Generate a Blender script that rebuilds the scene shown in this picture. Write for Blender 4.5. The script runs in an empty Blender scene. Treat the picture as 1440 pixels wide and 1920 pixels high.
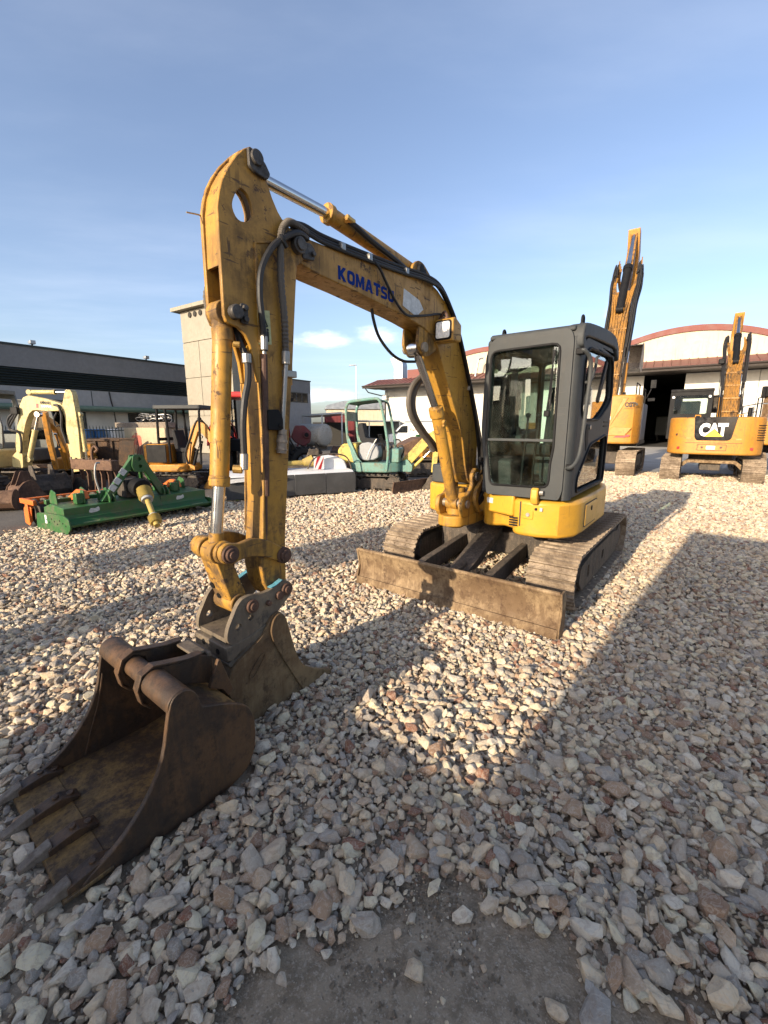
import bpy, bmesh, math, random
import numpy as np
from mathutils import Vector, Matrix, Euler
from mathutils.geometry import tessellate_polygon

R = math.radians
scene = bpy.context.scene
col = scene.collection

# ------------------------------------------------------------------ camera
cam_d = bpy.data.cameras.new("camera")
cam = bpy.data.objects.new("camera", cam_d)
col.objects.link(cam)
cam.location = (0, 0, 1.58)
cam.rotation_euler = (R(90) - math.atan(160 / 800), 0, 0)
cam_d.sensor_fit = 'VERTICAL'
cam_d.sensor_height = 24
cam_d.lens = 24 * 800 / 1920
cam_d.clip_start = 0.05
cam_d.clip_end = 2000
scene.camera = cam

# ------------------------------------------------------------------ sun + sky
SUN_AZ, SUN_EL = R(180 + 42), R(17.5)          # azimuth clockwise from +Y
world = bpy.data.worlds.new("World")
scene.world = world
world.use_nodes = True
wn, wl = world.node_tree.nodes, world.node_tree.links
wn.clear()
wo = wn.new('ShaderNodeOutputWorld')
wb = wn.new('ShaderNodeBackground')
sky = wn.new('ShaderNodeTexSky')
sky.sky_type = 'NISHITA'
sky.sun_disc = False
sky.sun_elevation = SUN_EL
sky.sun_rotation = SUN_AZ
sky.altitude = 100
sky.air_density = 1.0
sky.dust_density = 2.2
sky.ozone_density = 3.0
wb.inputs['Strength'].default_value = 0.15
# thin cirrus and a few small cumulus, laid out by direction
wtc = wn.new('ShaderNodeTexCoord')
def wnode(t, **kw):
    n = wn.new(t)
    for k, v in kw.items():
        setattr(n, k, v)
    return n
def wmath(op, a, b=None):
    n = wnode('ShaderNodeMath', operation=op)
    for i, x in enumerate((a, b)):
        if x is None: continue
        if isinstance(x, (int, float)): n.inputs[i].default_value = x
        else: wl.new(x, n.inputs[i])
    return n.outputs[0]
def wramp(src, a, b):
    n = wnode('ShaderNodeMapRange', interpolation_type='SMOOTHSTEP')
    n.inputs[1].default_value = a; n.inputs[2].default_value = b
    wl.new(src, n.inputs[0])
    return n.outputs[0]
sep = wnode('ShaderNodeSeparateXYZ'); wl.new(wtc.outputs['Generated'], sep.inputs[0])
zc = wmath('MAXIMUM', sep.outputs[2], 0.03)
cx = wmath('DIVIDE', sep.outputs[0], zc); cy = wmath('DIVIDE', sep.outputs[1], zc)
cmb = wnode('ShaderNodeCombineXYZ'); wl.new(cx, cmb.inputs[0]); wl.new(cy, cmb.inputs[1])
mp = wnode('ShaderNodeMapping'); wl.new(cmb.outputs[0], mp.inputs[0])
mp.inputs['Rotation'].default_value = (0, 0, R(-40)); mp.inputs['Scale'].default_value = (0.5, 1.1, 1)
ns = wnode('ShaderNodeTexNoise'); wl.new(mp.outputs[0], ns.inputs['Vector'])
ns.inputs['Scale'].default_value = 0.9; ns.inputs['Detail'].default_value = 7; ns.inputs['Roughness'].default_value = 0.55
cir = wmath('MULTIPLY', wramp(ns.outputs[0], 0.40, 0.8), 0.15)
# cumulus: soft bank low in the sky
mp2 = wnode('ShaderNodeMapping'); wl.new(wtc.outputs['Generated'], mp2.inputs[0])
mp2.inputs['Scale'].default_value = (1, 1, 2.6)
n2 = wnode('ShaderNodeTexNoise'); wl.new(mp2.outputs[0], n2.inputs['Vector'])
n2.inputs['Scale'].default_value = 9; n2.inputs['Detail'].default_value = 8; n2.inputs['Roughness'].default_value = 0.6
def bank(az, el, wa, we):
    a = wmath('ARCTAN2', sep.outputs[0], sep.outputs[1])
    e = wmath('ARCSINE', sep.outputs[2])
    da = wmath('DIVIDE', wmath('SUBTRACT', a, R(az)), R(wa))
    de = wmath('DIVIDE', wmath('SUBTRACT', e, R(el)), R(we))
    d2 = wmath('ADD', wmath('MULTIPLY', da, da), wmath('MULTIPLY', de, de))
    return wmath('POWER', 2.718, wmath('MULTIPLY', d2, -1.0))
banks = [(-6.8, 10.6, 4.6, 1.25), (-1.5, 11.4, 3.6, 1.5), (27, 12.5, 2.0, 1.4), (-10, 4.0, 8, 1.2), (58, 9, 9, 1.5),
         (120, 11, 14, 2.5), (-120, 9, 12, 2), (170, 12, 16, 3)]
tot = None
for b in banks:
    g = bank(*b)
    tot = g if tot is None else wmath('MAXIMUM', tot, g)
cum = wramp(wmath('ADD', wmath('MULTIPLY', tot, 0.42), wmath('MULTIPLY', n2.outputs[0], 0.75)), 0.56, 0.84)
cum = wmath('MULTIPLY', cum, 0.6)
mix1 = wnode('ShaderNodeMix', data_type='RGBA'); wl.new(cir, mix1.inputs[0])
hs = wnode('ShaderNodeHueSaturation'); hs.inputs['Saturation'].default_value = 0.88
wl.new(sky.outputs[0], hs.inputs['Color'])
tint = wnode('ShaderNodeMix', data_type='RGBA', blend_type='MULTIPLY'); tint.inputs[0].default_value = 1.0
wl.new(hs.outputs[0], tint.inputs[6]); tint.inputs[7].default_value = (1.04, 0.99, 0.995, 1)     # the lavender cast of thin high haze
wl.new(tint.outputs[2], mix1.inputs[6]); mix1.inputs[7].default_value = (4.6, 4.9, 5.6, 1)
mix2 = wnode('ShaderNodeMix', data_type='RGBA'); wl.new(cum, mix2.inputs[0])
wl.new(mix1.outputs[2], mix2.inputs[6]); mix2.inputs[7].default_value = (7.0, 7.2, 7.8, 1)
wl.new(mix2.outputs[2], wb.inputs['Color'])
wl.new(wb.outputs[0], wo.inputs[0])

sun_d = bpy.data.lights.new("sun", 'SUN')
sun = bpy.data.objects.new("sun", sun_d)
col.objects.link(sun)
sun_d.energy = 5.0
sun_d.angle = R(0.53)
sun_d.color = (1.0, 0.835, 0.62)
to_sun = Vector((math.sin(SUN_AZ) * math.cos(SUN_EL), math.cos(SUN_AZ) * math.cos(SUN_EL), math.sin(SUN_EL)))
sun.rotation_euler = (-to_sun).to_track_quat('-Z', 'Y').to_euler()
sun.location = to_sun * 60

scene.view_settings.view_transform = 'Standard'
scene.view_settings.look = 'None'
scene.view_settings.exposure = 0.86
scene.view_settings.gamma = 1.0
scene.view_settings.use_curve_mapping = False
scene.render.engine = 'CYCLES'
scene.cycles.max_bounces = 6
scene.cycles.transparent_max_bounces = 24

random.seed(7)
rng = np.random.default_rng(11)

# ------------------------------------------------------------------ mesh helpers
def catmull(pts, n=6, closed=False):
    P = [Vector(p) for p in pts]
    out = []
    m = len(P)
    segs = m if closed else m - 1
    for i in range(segs):
        p0 = P[(i - 1) % m] if (closed or i > 0) else P[0] * 2 - P[1]
        p1 = P[i]; p2 = P[(i + 1) % m]
        p3 = P[(i + 2) % m] if (closed or i + 2 < m) else P[-1] * 2 - P[-2]
        for k in range(n):
            t = k / n
            out.append(0.5 * ((2 * p1) + (p2 - p0) * t + (2 * p0 - 5 * p1 + 4 * p2 - p3) * t * t + (3 * p1 - p0 - 3 * p2 + p3) * t ** 3))
    if not closed: out.append(P[-1])
    return out

def sm(pts, n=4, closed=True):
    """smooth a 2D outline"""
    return [(p.x, p.y) for p in catmull([(a, b, 0) for a, b in pts], n, closed)]

def rnd(pts, r, n=4):
    """round the corners of a 2D polygon; r a number or one per corner"""
    out = []
    m = len(pts)
    for i in range(m):
        p = Vector(pts[i]); a = Vector(pts[i - 1]); b = Vector(pts[(i + 1) % m])
        rr = r[i] if isinstance(r, (list, tuple)) else r
        da, db = (a - p), (b - p)
        ra = min(rr, da.length * 0.48); rb = min(rr, db.length * 0.48)
        if rr <= 0:
            out.append(tuple(p)); continue
        s = p + da.normalized() * ra; e = p + db.normalized() * rb
        for k in range(n + 1):
            t = k / n
            q = s * (1 - t) ** 2 + p * 2 * t * (1 - t) + e * t * t
            out.append((q.x, q.y))
    return out

def rect(x0, z0, x1, z1): return [(x0, z0), (x1, z0), (x1, z1), (x0, z1)]
def circ(x, z, r, n=20, a0=0.0): return [(x + r * math.cos(a0 + 2 * math.pi * k / n), z + r * math.sin(a0 + 2 * math.pi * k / n)) for k in range(n)]

class M:
    def __init__(s): s.v = []; s.f = []
    def add(s, vs, fs):
        o = len(s.v)
        s.v += [tuple(v) for v in vs]; s.f += [tuple(i + o for i in f) for f in fs]
        return s
    def box(s, c, d, rot=None):
        x, y, z = d[0] / 2, d[1] / 2, d[2] / 2
        vs = [Vector((i * x, j * y, k * z)) for i in (-1, 1) for j in (-1, 1) for k in (-1, 1)]
        if rot is not None:
            m = rot if isinstance(rot, Matrix) else Euler(rot).to_matrix()
            vs = [m @ v for v in vs]
        c = Vector(c)
        return s.add([v + c for v in vs], [(0, 1, 3, 2), (4, 6, 7, 5), (0, 4, 5, 1), (2, 3, 7, 6), (0, 2, 6, 4), (1, 5, 7, 3)])
    def bb(s, a, b):
        return s.box([(a[i] + b[i]) / 2 for i in range(3)], [abs(b[i] - a[i]) for i in range(3)])
    def prism(s, poly, axis, a, b, holes=(), taper=None):
        """extrude a 2D outline along an axis from a to b; 'y' reads (x,z), 'x' reads (y,z), 'z' reads (x,y)"""
        def P(p, t):
            return {'y': (p[0], t, p[1]), 'x': (t, p[0], p[1]), 'z': (p[0], p[1], t)}[axis]
        loops = [list(poly)] + [list(h) for h in holes]
        o = len(s.v)
        allp = [p for l in loops for p in l]
        n = len(allp)
        s.v += [P(p, a) for p in allp]
        if taper:
            cxm = sum(p[0] for p in poly) / len(poly); czm = sum(p[1] for p in poly) / len(poly)
            s.v += [P((cxm + (p[0] - cxm) * taper, czm + (p[1] - czm) * taper), b) for p in allp]
        else:
            s.v += [P(p, b) for p in allp]
        k = 0
        for l in loops:
            m = len(l)
            for i in range(m):
                j = (i + 1) % m
                s.f.append((o + k + i, o + k + j, o + n + k + j, o + n + k + i))
            k += m
        if holes:
            tris = tessellate_polygon([[Vector((p[0], p[1], 0)) for p in l] for l in loops])
            for t in tris:
                s.f.append(tuple(o + i for i in t)); s.f.append(tuple(o + n + i for i in reversed(t)))
        else:
            s.f.append(tuple(o + i for i in range(n))); s.f.append(tuple(o + n + i for i in reversed(range(n))))
        return s
    def cyl(s, p, q, r, r1=None, n=14, caps=True):
        p, q = Vector(p), Vector(q); r1 = r if r1 is None else r1
        d = (q - p).normalized()
        u = d.orthogonal().normalized(); w = d.cross(u)
        o = len(s.v)
        for c, rr in ((p, r), (q, r1)):
            for k in range(n):
                a = 2 * math.pi * k / n
                s.v.append(tuple(c + (u * math.cos(a) + w * math.sin(a)) * rr))
        for k in range(n):
            j = (k + 1) % n
            s.f.append((o + k, o + j, o + n + j, o + n + k))
        if caps:
            s.f.append(tuple(o + k for k in reversed(range(n)))); s.f.append(tuple(o + n + k for k in range(n)))
        return s
    def tube(s, pts, r, n=8, smooth=0, caps=True, rib=None):
        P = catmull(pts, smooth) if smooth else [Vector(p) for p in pts]
        m = len(P)
        T = [(P[min(i + 1, m - 1)] - P[max(i - 1, 0)]).normalized() for i in range(m)]
        u = T[0].orthogonal().normalized()
        o = len(s.v)
        for i in range(m):
            u = (u - T[i] * u.dot(T[i]))
            u = u.normalized() if u.length > 1e-6 else T[i].orthogonal().normalized()
            w = T[i].cross(u)
            rr = r if rib is None else r * (1 + rib * (1 if i % 2 else -1))
            for k in range(n):
                a = 2 * math.pi * k / n
                s.v.append(tuple(P[i] + (u * math.cos(a) + w * math.sin(a)) * rr))
        for i in range(m - 1):
            for k in range(n):
                j = (k + 1) % n
                s.f.append((o + i * n + k, o + i * n + j, o + (i + 1) * n + j, o + (i + 1) * n + k))
        if caps:
            s.f.append(tuple(o + k for k in reversed(range(n)))); s.f.append(tuple(o + (m - 1) * n + k for k in range(n)))
        return s
    def ball(s, c, r, nu=12, nv=8):
        c = Vector(c); sc = r if hasattr(r, '__len__') else (r, r, r)
        o = len(s.v)
        for i in range(nv + 1):
            th = math.pi * i / nv
            for k in range(nu):
                a = 2 * math.pi * k / nu
                s.v.append((c.x + sc[0] * math.sin(th) * math.cos(a), c.y + sc[1] * math.sin(th) * math.sin(a), c.z + sc[2] * math.cos(th)))
        for i in range(nv):
            for k in range(nu):
                j = (k + 1) % nu
                s.f.append((o + i * nu + k, o + (i + 1) * nu + k, o + (i + 1) * nu + j, o + i * nu + j))
        return s
    def shell(s, prof, axis, a, b, th):
        """open sheet that follows a 2D line, with thickness th (to the left of the line)"""
        m = len(prof)
        off = []
        for i in range(m):
            p = Vector(prof[i]); d = Vector(prof[min(i + 1, m - 1)]) - Vector(prof[max(i - 1, 0)])
            nrm = Vector((-d.y, d.x)).normalized()
            off.append(tuple(p + nrm * th))
        return s.prism(list(prof) + off[::-1], axis, a, b) if m < 3 else s._shell(prof, off, axis, a, b)
    def _shell(s, prof, off, axis, a, b):
        def P(p, t):
            return {'y': (p[0], t, p[1]), 'x': (t, p[0], p[1]), 'z': (p[0], p[1], t)}[axis]
        m = len(prof); o = len(s.v)
        for t in (a, b):
            s.v += [P(p, t) for p in prof]; s.v += [P(p, t) for p in off]
        I = lambda side, lay, i: o + side * 2 * m + lay * m + i
        for i in range(m - 1):
            s.f.append((I(0, 0, i), I(0, 0, i + 1), I(1, 0, i + 1), I(1, 0, i)))
            s.f.append((I(0, 1, i), I(1, 1, i), I(1, 1, i + 1), I(0, 1, i + 1)))
            for sd in (0, 1):
                q = (I(sd, 0, i), I(sd, 1, i), I(sd, 1, i + 1), I(sd, 0, i + 1))
                s.f.append(q if sd == 0 else q[::-1])
        for i in (0, m - 1):
            s.f.append((I(0, 0, i), I(1, 0, i), I(1, 1, i), I(0, 1, i)))
        return s
    def xform(s, mat):
        s.v = [tuple(mat @ Vector(v)) for v in s.v]
        return s
    def build(s, name, mat, parent=None, bevel=0, smooth=True, seg=2, kind=None, label=None, ang=34):
        me = bpy.data.meshes.new(name)
        me.from_pydata(s.v, [], s.f)
        bm = bmesh.new(); bm.from_mesh(me)
        bmesh.ops.recalc_face_normals(bm, faces=bm.faces)
        bm.to_mesh(me); bm.free()
        me.materials.append(mat)
        if smooth:
            me.polygons.foreach_set('use_smooth', [True] * len(me.polygons))
            me.set_sharp_from_angle(angle=R(ang))
        o = bpy.data.objects.new(name, me)
        col.objects.link(o)
        if parent is not None: o.parent = parent
        if bevel:
            b = o.modifiers.new('bevel', 'BEVEL'); b.width = bevel; b.segments = seg
            b.limit_method = 'ANGLE'; b.angle_limit = R(38); b.harden_normals = False
        if kind: o['kind'] = kind
        if label: o['label'] = label
        return o

def thing(name, label, cat, loc=(0, 0, 0), yaw=0.0, group=None):
    o = bpy.data.objects.new(name, None)
    o.empty_display_size = 0.2
    col.objects.link(o)
    o.location = loc; o.rotation_euler = (0, 0, yaw)
    o['label'] = label; o['category'] = cat
    if group: o['group'] = group
    return o
def tag(o, label, cat, group=None):
    o['label'] = label; o['category'] = cat
    if group: o['group'] = group
    return o
def link(name, me, parent, loc=(0, 0, 0), rot=(0, 0, 0), scale=(1, 1, 1)):
    o = bpy.data.objects.new(name, me); col.objects.link(o)
    o.parent = parent; o.location = loc; o.rotation_euler = rot; o.scale = scale
    return o
def copy_tree(o, parent=None):
    c = o.copy(); col.objects.link(c)
    if parent is not None: c.parent = parent
    for ch in list(o.children): copy_tree(ch, c)
    return c

def text_mesh(txt, size, offset=0.0, extrude=0.0015, shear=0.0, space=1.0):
    cu = bpy.data.curves.new('lettering', 'FONT')
    cu.body = txt; cu.size = size; cu.offset = offset; cu.extrude = extrude; cu.shear = shear; cu.space_character = space
    cu.resolution_u = 3
    ob = bpy.data.objects.new('lettering', cu)
    col.objects.link(ob)
    dg = bpy.context.evaluated_depsgraph_get()
    me = bpy.data.meshes.new_from_object(ob.evaluated_get(dg))
    bpy.data.objects.remove(ob); bpy.data.curves.remove(cu)
    return me
def lettering(name, txt, mat, parent, origin, right, up, width, height, bold=0.0, extrude=0.0015, shear=0.0, space=1.0):
    """flat letters fitted into width x height at origin (lower left corner), on the plane right/up"""
    me = text_mesh(txt, 1.0, bold, 0.01, shear, space)
    v = np.array([w.co[:] for w in me.vertices])
    lo, hi = v.min(0), v.max(0)
    right = Vector(right).normalized(); up = Vector(up); up = (up - right * up.dot(right)).normalized(); nr = right.cross(up)
    for w in me.vertices:
        a = (w.co.x - lo[0]) / (hi[0] - lo[0]) * width; b = (w.co.y - lo[1]) / (hi[1] - lo[1]) * height
        w.co = Vector(origin) + right * a + up * b + nr * (extrude if w.co.z > 0 else -0.001)
    me.materials.clear(); me.materials.append(mat)
    o = bpy.data.objects.new(name, me); col.objects.link(o); o.parent = parent
    return o

# ------------------------------------------------------------------ materials
def new_mat(name):
    m = bpy.data.materials.new(name); m.use_nodes = True
    nt = m.node_tree; nt.nodes.clear()
    out = nt.nodes.new('ShaderNodeOutputMaterial')
    return m, nt, out
class NT:
    def __init__(s, nt): s.nt = nt; s.n = nt.nodes; s.l = nt.links
    def node(s, t, **kw):
        n = s.n.new(t)
        for k, v in kw.items(): setattr(n, k, v)
        return n
    def set(s, sock, x):
        if isinstance(x, bpy.types.NodeSocket): s.l.new(x, sock)
        else:
            if isinstance(x, tuple) and len(x) == 3 and sock.type == 'RGBA': x = (*x, 1)
            sock.default_value = x
    def math(s, op, a, b=0.0, clamp=False):
        n = s.node('ShaderNodeMath', operation=op, use_clamp=clamp); s.set(n.inputs[0], a); s.set(n.inputs[1], b); return n.outputs[0]
    def mix(s, f, a, b, mode='MIX'):
        n = s.node('ShaderNodeMix', data_type='RGBA', blend_type=mode); s.set(n.inputs[0], f); s.set(n.inputs[6], a); s.set(n.inputs[7], b); return n.outputs[2]
    def noise(s, vec, scale, detail=5, rough=0.6, dist=0.0):
        n = s.node('ShaderNodeTexNoise'); s.set(n.inputs['Vector'], vec)
        n.inputs['Scale'].default_value = scale; n.inputs['Detail'].default_value = detail; n.inputs['Roughness'].default_value = rough; n.inputs['Distortion'].default_value = dist
        return n.outputs[0]
    def vor(s, vec, scale, feature='F1', out=0):
        n = s.node('ShaderNodeTexVoronoi', feature=feature); s.set(n.inputs['Vector'], vec); n.inputs['Scale'].default_value = scale
        return n.outputs[out]
    def ramp(s, x, a, b, lo=0.0, hi=1.0):
        n = s.node('ShaderNodeMapRange', interpolation_type='SMOOTHSTEP'); s.set(n.inputs[0], x)
        for i, q in enumerate((a, b, lo, hi)): n.inputs[i + 1].default_value = q
        return n.outputs[0]
    def map(s, vec, scale=(1, 1, 1), rot=(0, 0, 0), loc=(0, 0, 0)):
        n = s.node('ShaderNodeMapping'); s.set(n.inputs[0], vec)
        n.inputs['Scale'].default_value = scale; n.inputs['Rotation'].default_value = rot; n.inputs['Location'].default_value = loc
        return n.outputs[0]
    def cramp(s, x, stops, interp='LINEAR'):
        n = s.node('ShaderNodeValToRGB'); s.set(n.inputs[0], x); cr = n.color_ramp; cr.interpolation = interp
        while len(cr.elements) < len(stops): cr.elements.new(0.5)
        for e, (p, c) in zip(cr.elements, stops): e.position = p; e.color = (*c, 1)
        return n.outputs[0]
    def bump(s, h, strength=0.2, dist=0.01):
        n = s.node('ShaderNodeBump'); s.set(n.inputs['Height'], h); n.inputs['Strength'].default_value = strength; n.inputs['Distance'].default_value = dist
        return n.outputs[0]
    def obj(s): return s.node('ShaderNodeTexCoord').outputs['Object']
    def bsdf(s, out, color, rough=0.5, metal=0.0, normal=None, spec=0.5, coat=0.0):
        b = s.node('ShaderNodeBsdfPrincipled')
        s.set(b.inputs['Base Color'], color); s.set(b.inputs['Roughness'], rough); s.set(b.inputs['Metallic'], metal)
        b.inputs['Specular IOR Level'].default_value = spec
        b.inputs['Coat Weight'].default_value = coat
        if normal is not None: s.l.new(normal, b.inputs['Normal'])
        s.l.new(b.outputs[0], out.inputs[0])
        return b

def paint(name, base, dirt=(0.10, 0.075, 0.05), dirt_amt=0.5, chip=(0.06, 0.035, 0.025), chip_amt=0.5, rough=0.42, scale=1.0, streak=0.35, metal=0.0, coat=0.0, grain=0.06, edge=0.0, spots=(), spec=0.4):
    m, nt, out = new_mat(name); N = NT(nt)
    v = N.obj()
    big = N.noise(v, 2.2 * scale, 7, 0.68)
    med = N.noise(v, 9 * scale, 8, 0.7, 0.4)
    fine = N.noise(v, 48 * scale, 6, 0.7)
    st = N.noise(N.map(v, (14 * scale, 14 * scale, 1.3 * scale)), 1.6, 5, 0.65)
    tone = N.mix(N.ramp(big, 0.3, 0.7), tuple(c * 0.86 for c in base), tuple(min(1, c * 1.1) for c in base))
    d1 = N.math('MULTIPLY', N.ramp(N.math('ADD', N.math('MULTIPLY', big, 0.5), N.math('MULTIPLY', med, 0.5)), 0.46, 0.63), dirt_amt)
    d2 = N.math('MULTIPLY', N.ramp(st, 0.50, 0.68), streak)
    d3 = N.math('MULTIPLY', N.ramp(fine, 0.5, 0.68), dirt_amt * 0.4)
    d = N.math('MAXIMUM', N.math('MAXIMUM', d1, d2), d3)
    if spots:      # grease and soil gather round the pins and the elbow
        g = None
        for (px, py, pz, pr) in spots:
            dn = N.node('ShaderNodeVectorMath', operation='DISTANCE'); N.l.new(v, dn.inputs[0]); dn.inputs[1].default_value = (px, py, pz)
            q = N.ramp(dn.outputs['Value'], pr, pr * 0.25)
            g = q if g is None else N.math('MAXIMUM', g, q)
        gl = N.math('MULTIPLY', g, N.ramp(N.math('ADD', N.math('MULTIPLY', med, 0.6), N.math('MULTIPLY', st, 0.4)), 0.38, 0.60))
        d = N.math('MAXIMUM', d, N.math('MULTIPLY', gl, 0.95))
    c = N.mix(d, tone, dirt)
    # chips and scratches
    ch = N.math('MULTIPLY', N.ramp(N.noise(v, 15 * scale, 9, 0.75), 0.575, 0.60), N.ramp(big, 0.42, 0.58))
    sc1 = N.ramp(N.noise(N.map(v, (6 * scale, 6 * scale, 55 * scale), (0.5, 0.35, 0.2)), 1.0, 3, 0.5), 0.655, 0.675)
    sc2 = N.ramp(N.noise(N.map(v, (45 * scale, 8 * scale, 5 * scale), (0.2, -0.3, 0.9)), 1.0, 3, 0.5), 0.665, 0.685)
    chs = N.math('MULTIPLY', N.math('MAXIMUM', ch, N.math('MULTIPLY', N.math('MAXIMUM', sc1, sc2), 0.8)), chip_amt, True)
    c = N.mix(chs, c, chip)
    if edge:
        bv = N.node('ShaderNodeBevel', samples=4); bv.inputs['Radius'].default_value = 0.012
        ge = N.node('ShaderNodeNewGeometry')
        dt = N.node('ShaderNodeVectorMath', operation='DOT_PRODUCT'); N.l.new(bv.outputs[0], dt.inputs[0]); N.l.new(ge.outputs['Normal'], dt.inputs[1])
        ed = N.math('MULTIPLY', N.ramp(dt.outputs['Value'], 0.985, 0.90), N.ramp(N.noise(v, 26, 6, 0.7), 0.42, 0.56))
        c = N.mix(N.math('MULTIPLY', ed, edge, True), c, (0.10, 0.06, 0.035))
    r = N.math('ADD', N.math('MULTIPLY', N.math('MAXIMUM', d, chs), 0.4), rough)
    h = N.math('ADD', N.math('MULTIPLY', fine, 0.4), N.math('MULTIPLY', chs, -0.6))
    N.bsdf(out, c, r, metal, N.bump(h, grain * 4, 0.004), spec, coat)
    return m

def flat(name, base, rough=0.6, metal=0.0, var=0.18, scale=6.0, bump=0.1, spec=0.4):
    m, nt, out = new_mat(name); N = NT(nt)
    v = N.obj()
    n1 = N.noise(v, scale, 7, 0.65); n2 = N.noise(v, scale * 9, 5, 0.7)
    f = N.math('ADD', N.math('MULTIPLY', n1, 0.65), N.math('MULTIPLY', n2, 0.35))
    c = N.mix(N.ramp(f, 0.3, 0.7), tuple(x * (1 - var) for x in base), tuple(min(1, x * (1 + var)) for x in base))
    N.bsdf(out, c, N.ramp(n1, 0.3, 0.7, max(0.05, rough - 0.08), min(1, rough + 0.1)), metal, N.bump(n2, bump, 0.004), spec)
    return m

def rusty(name, a, b, c2, rough=0.8, scale=1.0, metal=0.15, bump=0.5):
    """bare worn steel: three tones, soil and rust patches"""
    m, nt, out = new_mat(name); N = NT(nt)
    v = N.obj()
    big = N.noise(v, 2.6 * scale, 8, 0.7, 0.6); med = N.noise(v, 11 * scale, 9, 0.75); fine = N.noise(v, 60 * scale, 6, 0.75)
    st = N.noise(N.map(v, (26 * scale, 26 * scale, 2.5 * scale)), 1.0, 6, 0.7)
    col_ = N.mix(N.ramp(N.math('ADD', N.math('MULTIPLY', big, 0.6), N.math('MULTIPLY', st, 0.4)), 0.42, 0.58), a, b)
    col_ = N.mix(N.math('MULTIPLY', N.ramp(N.math('ADD', N.math('MULTIPLY', med, 0.6), N.math('MULTIPLY', st, 0.4)), 0.48, 0.62), 0.85), col_, c2)
    col_ = N.mix(N.math('MULTIPLY', N.ramp(fine, 0.53, 0.68), 0.5), col_, tuple(min(1, x * 1.9 + 0.02) for x in c2))
    N.bsdf(out, col_, N.ramp(med, 0.3, 0.7, rough - 0.18, min(1, rough + 0.1)), metal, N.bump(N.math('ADD', med, N.math('MULTIPLY', fine, 0.5)), bump, 0.006), 0.4)
    return m

def glass(name, tint, refl=1.0, rough=0.02, dirt=0.08):
    m, nt, out = new_mat(name); N = NT(nt)
    t = N.node('ShaderNodeBsdfTransparent'); t.inputs[0].default_value = (*tint, 1)
    g = N.node('ShaderNodeBsdfGlossy'); g.inputs['Roughness'].default_value = rough; g.inputs[0].default_value = (1, 1, 1, 1)
    fr = N.node('ShaderNodeFresnel'); fr.inputs[0].default_value = 1.5
    mx = N.node('ShaderNodeMixShader'); N.l.new(N.math('MULTIPLY', fr.outputs[0], refl, True), mx.inputs[0]); N.l.new(t.outputs[0], mx.inputs[1]); N.l.new(g.outputs[0], mx.inputs[2])
    d = N.node('ShaderNodeBsdfDiffuse'); d.inputs[0].default_value = (0.35, 0.32, 0.27, 1)
    mx2 = N.node('ShaderNodeMixShader')
    v = N.obj()
    N.l.new(N.math('MULTIPLY', N.ramp(N.noise(v, 5, 8, 0.7), 0.35, 0.8), dirt), mx2.inputs[0])
    N.l.new(mx.outputs[0], mx2.inputs[1]); N.l.new(d.outputs[0], mx2.inputs[2])
    N.l.new(mx2.outputs[0], out.inputs[0])
    return m

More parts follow.
